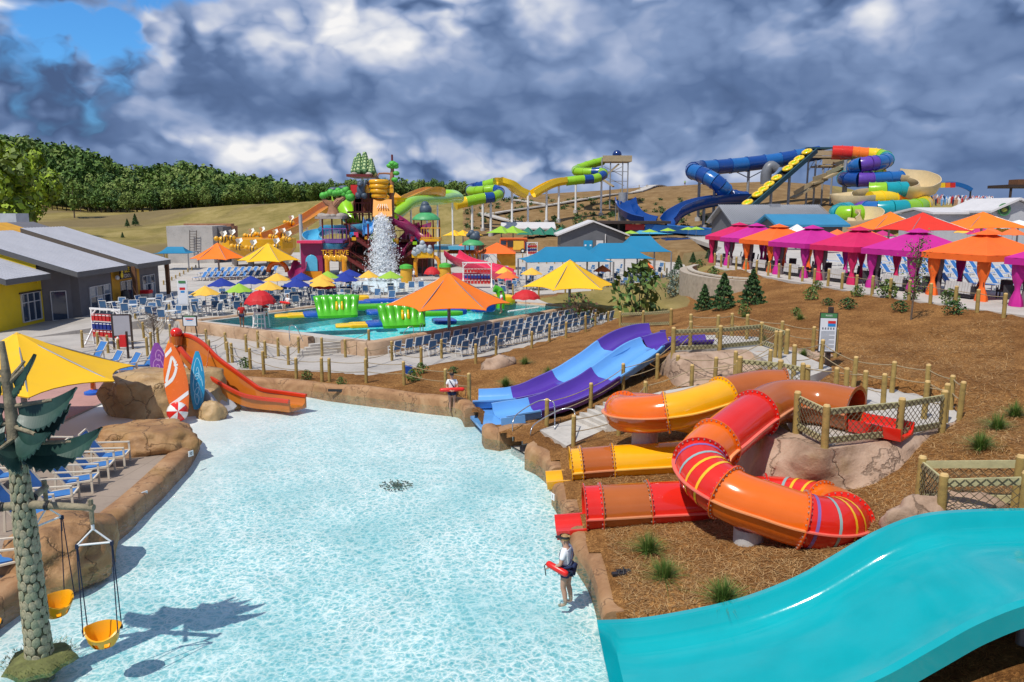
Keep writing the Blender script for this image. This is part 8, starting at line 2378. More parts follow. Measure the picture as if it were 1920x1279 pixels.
mb.obj('ladder', m_dbrn, t)
mb = MB(); q = P_(436, 446, 124); mb.tube([q + Vector((0, 0, -5)), q, q + Vector((0, 0, 1.9))], [.95, .85, .9], 10); mb.box(q + Vector((-3.6, 0, 2.0)), (7.5, 1.4, .5)); tag(mb.obj('rock_chimney', m_tp, smooth=40), 'brown sculpted trunk tower beside the concrete box', 'sculpted tower')
for px, y, d in ((868, 112, 'left'), (932, 106, 'right')):
 t = thing('orange_hut', 'orange roofed hut with timber sides, the %s of two beyond the pink slide' % d, 'hut', (P_(px, 490, y).x, y, zg))
 q = P_(px, 474, y); w = 3.6
 mb = MB(); mb.lathe([(w, 0), (w * .5, .75), (.1, 1.35), (0, 1.4)], 4, q, PI / 4); mb.obj('roof', m_cbo, t); mb = MB(); mb.box((q.x + w * .35, y, q.z / 2 + .4), (w * .7, 3.5, q.z - .9)); mb.obj('wall', m_worg, t); mb = MB(); mb.box((q.x - w * .62, y - 1.5, q.z / 2 + .4), (.15, .15, q.z - .9)); mb.obj('post', m_worg, t)
for k in range(3):
 q = P_(918 + k * 14, 500, 97); SUN.place((q.x, 97, zg), 3.0, 'pale lounger in front of the right orange hut, %s from the left' % ORD[k], group='loungers before the orange hut')
mb = MB()
for k in range(7): a = P_(888 + 6 * k * .6, 500, 98); mb.tube(spline([a, a + Vector((.3 * k - 1, 0, 1.6)), a + Vector((.6 * k - 1.6, 0, .4))], 4), .03, 4)
tag(mb.obj('arch_fountain', m_steel), 'arched steel spray fountain beside the orange hut', 'fountain')
for (px, y, d, rz) in ((640, 83, 'walking behind the cafe umbrellas', 1.), (776, 84, 'holding a red tube at the splash pool', 2.), (826, 500 and 90, 'standing under the far red dome umbrella', 3.)):
 q = P_(px, 520, y); person('person ' + d, (q.x, y, zg), rz, {-1: ((-.25, .0, 1.1), (-.24, .1, .86)), 1: ((.25, .0, 1.1), (.24, .1, .86))}, sub=1, hat=None, cap=1)
for (x, y, d, rz) in ((-22.5, 62.3, 'at the first table by the left yellow umbrella', .6), (-14.8, 70.5, 'in the middle of the cafe', -2.)):
 person('seated guest ' + d, (x, y, .85), rz, {-1: ((-.24, .12, 1.12), (-.14, .3, 1.0)), 1: ((.24, .12, 1.12), (.14, .3, 1.0))}, legs=SIT, hips=.5, hat=None, cap=1, sub=1, shirt=m_navy, skin=m_skin2)
HB = [M('hill_blue_a', (.006, .055, .26), .22, .05, coat=.4), M('hill_blue_b', (.012, .12, .38), .22, .05, coat=.4), M('hill_blue_c', (.004, .03, .16), .25, .05, coat=.4)]
HR = M('hill_red', (.62, .02, .008), .25, .05, coat=.3); HO = M('hill_orange', (.82, .16, .008), .25, .05, coat=.3); HY = M('hill_yellow', (.85, .55, .008), .25, .05, coat=.3); HG = M('hill_green', (.26, .52, .012), .25, .05, coat=.3); HT = M('hill_teal', (.008, .30, .36), .25, .05, coat=.3); HP = M('hill_purple', (.12, .05, .36), .25, .05, coat=.3); HC = M('hill_cream', (.66, .52, .30), .3, .05, coat=.2)
m_tow = M('galvanised', (.34, .35, .37), .5, .06, metal=.3); m_bei = M('beige_deck', (.42, .33, .20), .8, .1)
def far_tube(par, pts, r, cols, nm='tube_section', n=14, steps=5):
 P = spline(pts, steps); k = len(P) - 1; m = len(cols)
 for i, c in enumerate(cols):
  a = round(i * k / m); b = round((i + 1) * k / m)
  mb = MB(); rr = [r] * (b - a + 1); mb.tube(P[a:b + 1], rr, n, i in (0, m - 1)); s = mb.obj(nm, c, par, smooth=50)
  mb = MB(); d = (P[b] - P[b - 1]).normalized(); mb.tube([P[b] - d * .1, P[b] + d * .1], r * 1.07, n); mb.obj('flange', c, s, smooth=50)
 return P
def stilt(par, p, r=.25, mat=None, foot=True):
 z = hz(p.x, p.y); mb = MB(); mb.cyl((p.x, p.y, z - .5), (p.x, p.y, p.z), r, n=8); mb.obj('support', mat or m_tow, par, smooth=40)
 if foot: mb = MB(); mb.cyl((p.x, p.y, z - .6), (p.x, p.y, z + .7), r * 2.2, n=10); mb.obj('concrete_footing', m_foot, par, smooth=40)
Y0 = 172.
t = thing('blue_raft_slide', 'big banded blue tube slide zigzagging down the brown hill', 'water slide', (D(1400, 400, Y0).x, Y0, hz(D(1400, 400, Y0).x, Y0)))
far_tube(t, [D(1536, 287, Y0 + 6), D(1500, 293, Y0 + 6), D(1455, 301, Y0 + 6), D(1400, 308, Y0 + 5), D(1350, 313, Y0 + 3), D(1310, 316, Y0), D(1299, 321, Y0 - 5), D(1318, 328, Y0 - 8), D(1340, 340, Y0 - 10), D(1356, 354, Y0 - 10), D(1366, 368, Y0 - 8), D(1395, 374, Y0 - 6)], 1.62, [HB[0], HB[1], HB[0], HB[1], HB[0], HB[1], HB[0], HB[1], HB[2], HB[0], HB[1], HB[0], HB[1], HB[0], HB[1], HB[0], HB[0], HB[0]])
P = spline([D(1405, 376, Y0 - 7), D(1370, 376, Y0 - 9), D(1330, 380, Y0 - 12), D(1295, 389, Y0 - 14), D(1270, 402, Y0 - 15), D(1256, 418, Y0 - 16)], 6)
mb = MB(); mb.sweep(P, [(-1.9, 1.3), (-1.7, .2), (-1.0, -.6), (0, -.8), (1.0, -.6), (1.7, .2), (1.9, 1.3), (2.05, 1.3), (1.9, .1), (1.1, -.85), (0, -1.05), (-1.1, -.85), (-1.9, .1), (-2.05, 1.3)], closed=True, caps=True); mb.obj('open_flume', HB[0], t, smooth=40)
for px, py, y in ((1312, 326, Y0 - 2), (1404, 318, Y0 + 5), (1320, 390, Y0 - 13), (1360, 384, Y0 - 10), (1340, 350, Y0 - 9)): stilt(t, D(px, py, y), .32)
for px, py in ((1395, 318), (1420, 316)): mb = MB(); mb.bar(D(1404, 334, Y0 + 5), D(px + (30 if px > 1400 else -36), py - 6, Y0 + 5), .2); mb.obj('brace', m_tow, t)
t = thing('splash_run', 'blue run-out flumes and lagoon edge below the big blue slide', 'water slide', D(1280, 440, 150))
for a, b, w in (((1214, 428), (1342, 438), 3.2), ((1262, 452), (1338, 446), 1.4)):
 p0, p1 = D(*a, 152), D(*b, 148); mb = MB(); mb.sweep([p0, p0.lerp(p1, .5), p1], [(-w, .9), (-w * .9, 0), (w * .9, 0), (w, .9), (w * 1.1, .9), (w, -.4), (-w, -.4), (-w * 1.1, .9)], closed=True, caps=True); mb.obj('flume', HB[1], t)
mb = MB(); a = D(1290, 447, 140); mb.box((a.x, 140, a.z - .2), (9, 5, .5)); mb.obj('lagoon_edge', HB[0], t)
t = thing('raft_conveyor', 'long inclined conveyor carrying yellow rafts up to the slide tower', 'conveyor', D(1345, 436, 150))
a, b = D(1342, 438, 150), D(1522, 283, Y0 + 2); d = (b - a).normalized(); s = Vector((d.y, -d.x, 0)).normalized()
m_conv = M('conveyor_dark', (.015, .07, .10), .6, .1)
for q in (-1.2, 1.2):
 mb = MB(); mb.bar(a + s * q, b + s * q, .3, 1.0); mb.obj('side_beam', m_conv, t)
mb = MB(); mb.bar(a - Vector((0, 0, .2)), b - Vector((0, 0, .2)), 2.2, .15); mb.obj('belt', m_black, t)
for f in (.32, .55, .75): stilt(t, a.lerp(b, f) - Vector((0, 0, .5)), .3)
for i, f in enumerate((.08, .17, .30, .40, .46, .52, .60, .72, .79, .85, .94)):
 c = a.lerp(b, f) + Vector((0, 0, .75)); r_ = thing('raft', 'yellow raft riding the conveyor, %s from the bottom' % ORD[i], 'raft', c, 'rafts on the conveyor')
 mb = MB(); u_ = s.cross(d)
 ring = [c + d * (1.05 * math.cos(q)) + s * (.8 * math.sin(q)) for q in np.linspace(0, 2 * PI, 17)]
 mb.tube(ring, .3, 8); mb.obj('ring_tube', HY, r_, smooth=True); mb = MB(); mb.poly([c + d * (.95 * math.cos(q)) + s * (.7 * math.sin(q)) for q in np.linspace(0, 2 * PI, 12, False)]); mb.obj('floor', m_lime, r_)
t = thing('slide_tower', 'grey steel slide tower with beige decks and stairs at the hill top', 'tower', (D(1535, 340, Y0 + 6).x, Y0 + 6, hz(D(1535, 340, Y0 + 6).x, Y0 + 6)))
for px in (1516, 1530, 1545, 1562):
 for dy in (3, 9): p = D(px, 300, Y0 + dy); stilt(t, p, .22, foot=False)
for x0, x1, py in ((1508, 1566, 296), (1530, 1575, 312)):
 p, q = D(x0, py, Y0 + 6), D(x1, py, Y0 + 6); mb = MB(); mb.box(((p.x + q.x) / 2, Y0 + 6, p.z), (q.x - p.x, 7, .35)); mb.obj('deck', m_bei, t); mb = MB(); mb.box(((p.x + q.x) / 2, Y0 + 2.5, p.z + .8), (q.x - p.x, .12, 1.1)); mb.obj('rail_panel', m_bei, t)
p, q = D(1508, 279, Y0 + 6), D(1552, 279, Y0 + 6); mb = MB(); mb.box(((p.x + q.x) / 2, Y0 + 6, p.z), (q.x - p.x, 5, .35)); mb.obj('roof', m_conv, t)
for a_, b_ in (((1562, 318), (1592, 310)), ((1588, 316), (1545, 335)), ((1545, 337), (1520, 345)), ((1540, 340), (1485, 372))):
 p, q = D(*a_, Y0 + 1), D(*b_, Y0 - 1); mb = MB(); mb.bar(p, q, 2.2, .35); mb.bar(p + Vector((0, -1.1, 1.0)), q + Vector((0, -1.1, 1.0)), .12, .9); mb.obj('stair_flight', m_bei, t)
for k in range(4): mb = MB(); mb.bar(D(1516 + k * 12, 320, Y0 + 3), D(1528 + k * 12, 300, Y0 + 3), .12); mb.obj('brace', m_tow, t)
mb = MB(); P = spline([D(1436, 345, Y0), D(1437, 325, Y0), D(1445, 312, Y0), D(1455, 318, Y0)], 5); mb.tube(P, 1.2, 12); tag(mb.obj('grey_tube', M('grey_pipe', (.16, .17, .19), .4, .1), smooth=50), 'short dark grey upright tube between the blue slide and the conveyor', 'tube')
t = thing('rainbow_raft_slide', 'rainbow banded tube slide with cream open bowls on the right of the hill', 'water slide', (D(1660, 400, 165).x, 165, hz(D(1660, 400, 165).x, 165)))
far_tube(t, [D(1560, 286, 172), D(1590, 287, 171), D(1620, 290, 170), D(1645, 292, 169), D(1662, 298, 166), D(1655, 304, 162), D(1630, 307, 160), D(1608, 311, 161), D(1602, 318, 166), D(1620, 322, 170), D(1645, 322, 172), D(1656, 318, 172)], 1.5, [HR, HR, HO, HO, HY, HY, HG, HT, HB[1], HB[1], HP, HP, HB[1], HB[1], HB[0], HT, HG, HG, HY, HY])
far_tube(t, [D(1640, 326, 176), D(1612, 328, 174), D(1587, 331, 170), D(1585, 336, 164), D(1610, 337, 160), D(1650, 336, 160), D(1688, 334, 161)], 1.45, [HO, HY, HT, HT, HB[2], HB[0], HP, HB[1], HB[1]])
def bowl(pts, r, wall):
 P = spline(pts, 6); mb = MB()
 def pr(i):
  f = i / (len(P) - 1); w = wall * (1 - .72 * min(1, max(0, (f - .25) / .5)))
  return [(-r, w), (-r * .95, .2 * r), (-r * .6, -.55 * r), (0, -.8 * r), (.6 * r, -.55 * r), (.95 * r, .2 * r), (r, r * .4), (r * 1.08, r * .4), (r * 1.05, .1 * r), (r * .65, -.65 * r), (0, -.92 * r), (-r * .65, -.65 * r), (-r * 1.05, .1 * r), (-r * 1.08, w)]
 mb.sweep(P, pr, closed=True, caps=True); mb.obj('open_bowl', HC, t, smooth=40)
bowl([D(1686, 335, 161), D(1712, 339, 160), D(1738, 345, 156), D(1742, 352, 151), D(1722, 357, 148), D(1696, 356, 148)], 1.8, 2.2)
far_tube(t, [D(1698, 356, 148), D(1660, 357, 148), D(1630, 358, 149)], 1.55, [HT, HT, HG, HG])
bowl([D(1632, 360, 150), D(1600, 363, 151), D(1578, 368, 150), D(1580, 374, 147), D(1605, 378, 145), D(1632, 376, 145)][::-1], 1.8, 1.0)
far_tube(t, [D(1630, 374, 146), D(1665, 373, 147), D(1700, 374, 150), D(1725, 378, 150), D(1732, 384, 146), D(1715, 389, 142), D(1680, 391, 140), D(1640, 393, 141), D(1605, 391, 145)], 1.5, [HY, HY, HO, HO, HO, HY, HY, HG, HG, HT, HT, HB[1], HP])
far_tube(t, [D(1590, 394, 142), D(1576, 397, 140), D(1572, 401, 137), D(1590, 402, 135), D(1612, 401, 135)], 1.5, [HT, HT, HT, HG, HG])
bowl([D(1606, 400, 135), D(1624, 402, 134), D(1634, 408, 131), D(1624, 416, 128), D(1602, 418, 128), D(1582, 416, 129)], 1.8, 1.3)
for px, py, y in ((1586, 300, 168), (1634, 315, 160), (1586, 340, 166), (1634, 345, 158), (1720, 360, 156), (1700, 380, 150)): stilt(t, D(px, py, y), .38)
Y1 = 190.
t = thing('green_raft_slide', 'lime and yellow raft slide winding along the crest of the brown hill', 'water slide', (D(1000, 380, Y1).x, Y1, hz(D(1000, 380, Y1).x, Y1)))
far_tube(t, [D(1130, 302, Y1 + 10), D(1105, 309, Y1 + 8), D(1083, 317, Y1 + 6), D(1082, 322, Y1 + 2), D(1105, 323, Y1), D(1127, 323, Y1 - 1), D(1131, 328, Y1 - 4), D(1115, 335, Y1 - 6), D(1090, 337, Y1 - 7), D(1062, 340, Y1 - 7)], 1.05, [HG, HG, HG, HG, HG, HG, HG, HB[0], HG, HG, HB[0], HG, HB[0], HG, HG])
def yflume(pts):
 P = spline(pts, 6); mb = MB(); r = 1.25
 mb.sweep(P, [(-r, r * .8), (-r, 0), (-r * .5, -r * .5), (r * .5, -r * .5), (r, 0), (r, r * .8), (r * 1.12, r * .8), (r * 1.1, -.1 * r), (r * .55, -r * .65), (-r * .55, -r * .65), (-r * 1.1, -.1 * r), (-r * 1.12, r * .8)], closed=True, caps=True); mb.obj('open_flume', HY, t, smooth=40)
yflume([D(1060, 340, Y1 - 7), D(1040, 344, Y1 - 8), D(1020, 353, Y1 - 9), D(1000, 365, Y1 - 10)]); yflume([D(985, 365, Y1 - 11), D(970, 358, Y1 - 12), D(955, 346, Y1 - 13), D(940, 341, Y1 - 13), D(928, 343, Y1 - 14)])
far_tube(t, [D(928, 343, Y1 - 14), D(905, 349, Y1 - 13), D(885, 353, Y1 - 12), D(884, 359, Y1 - 16), D(905, 358, Y1 - 19), D(928, 356, Y1 - 20), D(937, 362, Y1 - 22), D(928, 369, Y1 - 25), D(905, 372, Y1 - 26), D(880, 377, Y1 - 27), D(855, 383, Y1 - 28)], 1.1, [HG, HB[0], HB[2], HB[0], HG, HG, HG, HB[0], HB[0], HG, HB[0], HG, HG, HY])
for px, py, y in ((1080, 322, Y1 + 3), (1048, 343, Y1 - 8), (1025, 352, Y1 - 9), (990, 366, Y1 - 10), (1128, 332, Y1 - 3), (960, 350, Y1 - 12), (920, 375, Y1 - 25), (885, 380, Y1 - 27), (905, 360, Y1 - 18)): stilt(t, D(px, py, y), .25, m_white)
t = thing('slide_tower', 'steel tower with beige deck and dark tube mouth above the green slide', 'tower', (D(1155, 350, Y1 + 8).x, Y1 + 8, hz(D(1155, 350, Y1 + 8).x, Y1 + 8)))
for px in (1129, 1145, 1168, 1178):
 for dy in (5, 11): stilt(t, D(px, 296, Y1 + dy), .16, foot=False)
p, q = D(1127, 303, Y1 + 8), D(1181, 303, Y1 + 8); mb = MB(); mb.box(((p.x + q.x) / 2, Y1 + 8, p.z), (q.x - p.x, 7, .4)); mb.obj('deck', m_bei, t); mb = MB(); mb.box(((p.x + q.x) / 2, Y1 + 4.6, p.z + .7), (q.x - p.x, .12, 1.1)); mb.obj('rail_panel', m_bei, t)
mb = MB(); mb.ball(D(1157, 290, Y1 + 8), 1.15, 14, 10); mb.obj('tube_mouth', HB[2], t, smooth=True)
for a_, b_ in (((1132, 312), (1168, 330)), ((1168, 312), (1132, 330)), ((1132, 330), (1170, 348)), ((1131, 322), (1178, 322)), ((1131, 340), (1178, 340))): mb = MB(); mb.bar(D(*a_, Y1 + 5), D(*b_, Y1 + 5), .16); mb.obj('brace', m_tow, t)
mb = MB(); mb.bar(D(1160, 308, Y1 + 6), D(1135, 330, Y1 + 6), 2.2, .35); mb.bar(D(1128, 335, Y1 + 4), D(1150, 350, Y1 + 3), 2.2, .35); mb.obj('stair_flight', m_bei, t)
t = thing('drop_slide', 'steep dark blue drop slide with a grey ladder tower at the hill foot', 'water slide', (D(1180, 415, 158).x, 158, hz(D(1180, 415, 158).x, 158)))
P = spline([D(1168, 376, 160), D(1172, 392, 159), D(1182, 405, 157), D(1198, 414, 155), D(1218, 419, 153)], 6)
mb = MB(); mb.sweep(P, [(-2.2, 1.4), (-1.6, .1), (0, -.3), (1.6, .1), (2.2, 1.4), (2.4, 1.3), (1.7, -.2), (0, -.6), (-1.7, -.2), (-2.4, 1.3)], closed=True, caps=True); mb.obj('flume', HB[0], t, smooth=40)
mb = MB(); q = D(1168, 361, 161); mb.cyl((q.x, 161, hz(q.x, 161)), q, .9, n=14); mb.obj('grey_tube', m_tow, t, smooth=40)
for dx in (-1.6, -.8): mb = MB(); mb.bar((q.x + dx, 159.5, hz(q.x, 160)), (q.x + dx, 159.5, q.z - 1), .12); mb.obj('ladder_rail', m_tow, t)
def hill_path(label, pts, w, rail=True):
 P = resample(spline([Vector((*T(px, py, 6.)[:2], 0)) if False else hill_pt(px, py) for px, py in pts], 6), 3.0); rows = []
 for i, p in enumerate(P):
  d = (P[min(i + 1, len(P) - 1)] - P[max(i - 1, 0)]); d.z = 0; d.normalize(); s = Vector((d.y, -d.x, 0)) * w / 2
  zc = hz(p.x, p.y) + .55
  rows.append((Vector((p.x - s.x, p.y - s.y, zc)), Vector((p.x + s.x, p.y + s.y, zc))))
 ribbon('hill_path', rows, m_conc2, label)
 return P
def hill_pt(px, py):
 lo, hi = 120., 260.
 d = ray(px, py)
 y = 120.
 while y < 270:
  p = D(px, py, y)
  if p.z <= hz(p.x, p.y): break
  y += 1.0
 return Vector((p.x, p.y, hz(p.x, p.y)))
P = hill_path('pale path slanting up the brown hill to the crest', [(905, 407), (960, 398), (1030, 388), (1090, 378), (1150, 367), (1210, 357), (1268, 348)], 2.6)
rope_fence('pale rail fence along the slanting hill path', [p + Vector((.3, 1.8, .3)) for p in P[::2]], 1.3, (.95, .5), .10)
P = hill_path('pale path forking down the brown hill to the left', [(1030, 388), (985, 381), (955, 377)], 2.2)
P = hill_path('pale path at the foot of the brown hill', [(905, 403), (935, 412), (975, 421)], 2.2)
rope_fence('yellowish rail fence on the lower hill path', [p + Vector((.3, 1.5, .3)) for p in P[::2]], 1.2, (.95, .5), .10)
rg = random.Random(9); cnt = 0
hs = []
for k in range(3):
 mb = MB(); r2 = random.Random(k)
 leaf_cloud(mb, 60, lambda r: (r.gauss(0, .38), r.gauss(0, .38), abs(r.gauss(.35, .25))), .22, r2); hs.append(mb.mesh('shrub', [m_con, m_lf]))
while cnt < 170:
 px = rg.uniform(872, 1330); py = rg.uniform(372, 432)
 p = hill_pt(px, py)
 if p.y > 235 or p.y < 145: continue
 o = bpy.data.objects.new('hill_shrub', hs[cnt % 3]); COL.objects.link(o); o.location = p; s = rg.uniform(.6, 1.1); o.scale = (s, s, s); o.rotation_euler.z = rg.uniform(0, 6)
 tag(o, 'small round shrub dotted on the brown slide hill', 'shrub', 'small shrubs dotted on the brown hill'); cnt += 1
m_wroof = M('white_metal_roof', (.62, .60, .60), .5, .04, .5); m_slate = M('slate_siding', (.115, .12, .135), .8, .08, 1); m_bdoor = M('blue_door', (.01, .25, .48), .5, .04)
def gable(label, x0, x1, yA, yB, z0, ze, zr, wall, roof, front_gable=True, over=.7, name='building'):
 """ridge along y when front_gable"""
 t = thing(name, label, 'building', ((x0 + x1) / 2, (yA + yB) / 2, z0))
 xm = (x0 + x1) / 2; ym = (yA + yB) / 2
 mb = MB()
 if front_gable:
  P = [(x0, ze), (xm, zr), (x1, ze), (x1, z0 - .5), (x0, z0 - .5)]
  mb._add([(x, yA, z) for x, z in P] + [(x, yB, z) for x, z in P], [(0, 1, 2, 3, 4)[::-1], (5, 6, 7, 8, 9)] + [(i, (i + 1) % 5, 5 + (i + 1) % 5, 5 + i) for i in (2, 3, 4)])
 else:
  P = [(yA, ze), (ym, zr), (yB, ze), (yB, z0 - .5), (yA, z0 - .5)]
  mb._add([(x0, y, z) for y, z in P] + [(x1, y, z) for y, z in P], [(0, 1, 2, 3, 4), (9, 8, 7, 6, 5)] + [(i, (i + 1) % 5, 5 + (i + 1) % 5, 5 + i)[::-1] for i in (2, 3, 4)])
 mb.obj('wall', wall, t)
 mb = MB(); th = .28
 for sgn in (-1, 1):
  if front_gable:
   e = Vector((xm + sgn * ((x1 - x0) / 2 + over), 0, ze - over * (zr - ze) / ((x1 - x0) / 2))); r = Vector((xm, 0, zr))
   A = [Vector((e.x, yA - over, e.z + .1)), Vector((r.x, yA - over, r.z + .1)), Vector((r.x, yB + over, r.z + .1)), Vector((e.x, yB + over, e.z + .1))]
  else:
   hw = (yB - yA) / 2; e = Vector((0, ym + sgn * (hw + over), ze - over * (zr - ze) / hw))
   A = [Vector((x0 - over, e.y, e.z + .1)), Vector((x0 - over, ym, zr + .1)), Vector((x1 + over, ym, zr + .1)), Vector((x1 + over, e.y, e.z + .1))]
  mb._add(A + [q + Vector((0, 0, th)) for q in A], [(0, 1, 2, 3), (7, 6, 5, 4), (0, 4, 5, 1), (1, 5, 6, 2), (2, 6, 7, 3), (3, 7, 4, 0)])
 mb.obj('roof', roof, t)
 return t
yb = 138.
xa, xb = D(1085, 450, yb).x, D(1172, 450, yb).x; xl = D(1032, 450, yb).x
z0 = 1.0; ze = D(1100, 441, yb).z
t = gable('slate grey service building with white roof and blue door in the middle distance', xa - 3.2, xb, yb, yb + 9, z0, ze, ze + 2.2, m_slate, m_wroof)
mb = MB(); q0, q1 = D(1094, 478, yb - .1), D(1111, 451, yb - .1); mb.box(((q0.x + q1.x) / 2, yb - .06, (q1.z + z0) / 2), (q1.x - q0.x, .12, q1.z - z0)); dr_ = mb.obj('door', m_bdoor, t)
for k in (-.45, .45): mb = MB(); mb.box(((q0.x + q1.x) / 2 + k, yb - .14, (q1.z + z0) / 2 + .4), (.3, .04, .3)); mb.obj('window', m_panel, dr_)
mb = MB(); q = D(1120, 458, yb - .3); mb.box((q.x + .4, yb - .4, q.z), (1.2, .6, 1.3)); mb.obj('meter_box', m_wroof, t)
mb = MB(); q = D(1135, 460, yb - .3); mb.box((q.x, yb - .2, (q.z + z0) / 2 + 1), (.15, .2, 3.6)); mb.obj('pipe', m_wroof, t)
q = D(1188, 425, 150); t = thing('flat_pavilion', 'flat dark roofed pavilion behind the slate building', 'pavilion', (q.x, 152, 2.)); mb = MB(); mb.box((q.x, 152, D(1188, 417, 150).z), (13.5, 8, .5)); mb.obj('roof', m_dbrn, t)
for k in range(5):
 mb = MB(); mb.box((q.x - 6 + k * 3, 149, 4), (.35, .35, 5)); mb.obj('post', m_dbrn, t)
mb = MB(); mb.box((q.x - 3, 155, 4), (7, .3, 4.5)); mb.obj('back_wall', m_slate, t)
mb = MB(); a = D(1190, 426, 149); mb.box((a.x, 148.8, a.z), (3.6, .15, 1.1)); mb.obj('sign_board', m_signred, t)
za = hz(D(990, 430, 168).x, 168)
t = gable('long white roofed building behind green scalloped awnings', D(945, 430, 168).x, D(1036, 430, 168).x, 168, 178, za, D(990, 430, 168).z, D(990, 420, 172).z, m_slate, m_wroof, False)
m_cgr = M('green_awning', (.01, .16, .10), .75, .06)
for i, px in enumerate((990, 1012, 1034, 1052)): q = D(px, 432, 158); canopy('awning', 'dark green canopy, %s of four before the white roofed building' % ORD[i], (q.x, 158), 2.6, q.z - .9, q.z + .7, m_cgr, .3, 4, hz(q.x, 158), .1)
for i, px in enumerate((940, 962)): q = D(px, 430, 150); canopy('awning', 'lime green canopy, %s of two beside the food van' % ORD[i], (q.x, 150), 3.1, q.z - .7, q.z + .7, M('lime_canopy', (.28, .50, .03), .75, .06), .3, 4, hz(q.x, 150), .1)
for i, px in enumerate((852, 868, 884)): q = D(px, 436, 150); canopy('awning', 'yellow canopy, %s of three behind the small dome shelter' % ORD[i], (q.x, 150), 2.4, q.z - .6, q.z + .5, m_cyel, .3, 4, hz(q.x, 150), .1)
for i, (px, py) in enumerate(((1183, 441), (1218, 442), (1252, 440), (1290, 440), (1305, 441))): q = D(px, py, 142); UM['lime green'].place((q.x, 142, hz(q.x, 142)), i, 'lime umbrella by the far lagoon, %s from the left' % ORD[i], (1, 1, max(.7, (q.z - hz(q.x, 142)) / 2.66)))
q = D(1240, 432, 150); hip_canopy('long bright blue canopy by the far lagoon', (q.x, 150, hz(q.x, 150)), 13, 6, q.z - hz(q.x, 150) - .6, q.z - hz(q.x, 150) + .8, .05, .5, m_aqua)
q = D(963, 446, 146); zv = hz(q.x, 146); h = 3.1; L = 5.6
t = thing('food_van', 'orange and yellow retro food van with open side on the far plaza', 'van', (q.x, 146, zv))
def vb(nm, x, z, w, hh, mat, y=0., dep=.1, par=None): mb = MB(); mb.box((q.x + x, 146 - 1.05 + y, zv + z), (w, dep, hh)); return mb.obj(nm, mat, par or t)
mb = MB(); mb.sweep([(q.x - L / 2, 146, zv + .55), (q.x - L / 2 + .5, 146, zv + .5), (q.x + L / 2 - .5, 146, zv + .5), (q.x + L / 2, 146, zv + .55)], lambda i: [(-1.0 * (1 - .12 * (i in (0, 3))), 0), (-1.0 * (1 - .12 * (i in (0, 3))), 1.4), (-.8, 2.2 - .3 * (i in (0, 3))), (.8, 2.2 - .3 * (i in (0, 3))), (1.0 * (1 - .12 * (i in (0, 3))), 1.4), (1.0 * (1 - .12 * (i in (0, 3))), 0)], closed=True, caps=True); bd = mb.obj('body', m_org, t, smooth=30)
vb('roof_band', 0, 2.72, L * .9, .25, m_uo, .6, 1.6); vb('yellow_panel', .9, 1.5, 2.0, 1.7, m_uy); vb('hatch', -.6, 1.75, 1.1, 1.1, m_dbrn); vb('window', -1.9, 1.95, 1.0, .7, m_glass); vb('blue_panel', 2.6, 1.2, 1.0, 1.7, m_navy)
for x in (-1.7, 1.7):
 mb = MB(); mb.cyl((q.x + x, 144.85, zv + .45), (q.x + x, 145.2, zv + .45), .45, n=14); w_ = mb.obj('wheel', m_black, t, smooth=40); mb = MB(); mb.cyl((q.x + x, 144.8, zv + .45), (q.x + x, 144.86, zv + .45), .22, n=12); mb.obj('hubcap', m_white, w_)
q = D(998, 450, 135); vest_rack('small far rack of dark red vests beside the food van', (q.x, 135, hz(q.x, 135)), .2, 1.8, 2.4, ((1.8, 'r'), (1.2, 'b'), (.65, 'r')), 5)
ym = 112.
t = gable('low building with grey ribbed metal roof below the rainbow slide', D(1378, 420, ym).x, D(1556, 420, ym).x, ym, ym + 13, 2.5, D(1460, 419, ym).z, D(1460, 389, ym + 7).z, m_slate, M('ribbed_roof', (.36, .37, .40), .45, .05, .4, metal=.2), False)
rib = MB()
xA, xB = D(1366, 420, ym).x, D(1568, 420, ym).x
zA, zB = D(1460, 419, ym).z, D(1460, 389, ym + 7).z
for k in range(60):
 x = xA + (xB - xA) * (k + .5) / 60; rib.bar((x, ym - .7, zA + .30), (x, ym + 6.5, zB + .42), .06, .09)
tag(rib.obj('roof_ribs', MATS['ribbed_roof'], t), kind='stuff')
mb = MB(); q = D(1452, 386, ym + 6); mb.box((q.x, ym + 6, q.z - .3), (1.4, 1.2, 1.2)); mb.obj('roof_vent', m_tow, t)
yh = 100.; zz0 = D(1520, 424, yh).z; t = gable('small building with blue hip roof and grey gable behind the cabanas', D(1462, 424, yh).x, D(1580, 424, yh).x, yh, yh + 8, 4.0, zz0, D(1520, 407, yh + 4).z, m_slate, M('blue_roof', (.03, .22, .40), .5, .06, .5), False)
yr = 105.; t = gable('white roofed lodge with round green emblem at the right edge', D(1862, 400, yr).x, D(1950, 400, yr).x, yr, yr + 10, 4.0, D(1880, 396, yr).z, D(1930, 376, yr).z, M('pale_siding', (.42, .43, .46), .8, .05), m_wroof)
mb = MB(); q = D(1883, 393, yr - .3); mb.cyl((q.x, yr - .2, q.z), (q.x, yr - .35, q.z), .85, n=24); em = mb.obj('emblem', m_green, t); mb = MB(); mb.cyl((q.x, yr - .35, q.z), (q.x, yr - .40, q.z), .6, n=20); mb.obj('emblem_centre', M('emblem_dark', (.02, .05, .02), .6, .1), em)
mb = MB(); mb.ball((q.x - .05, yr - .42, q.z - .05), .34, 10, 6, (1.2, .2, .8)); mb.obj('emblem_figure', M('emblem_olive', (.25, .28, .04), .6, .1), em)
t = gable('low grey building with a long pale roof left of the lodge', D(1752, 420, 110).x, D(1862, 420, 110).x, 110, 120, 4.0, D(1800, 402, 110).z, D(1800, 394, 115).z, M('pale_siding'), m_wroof, False)
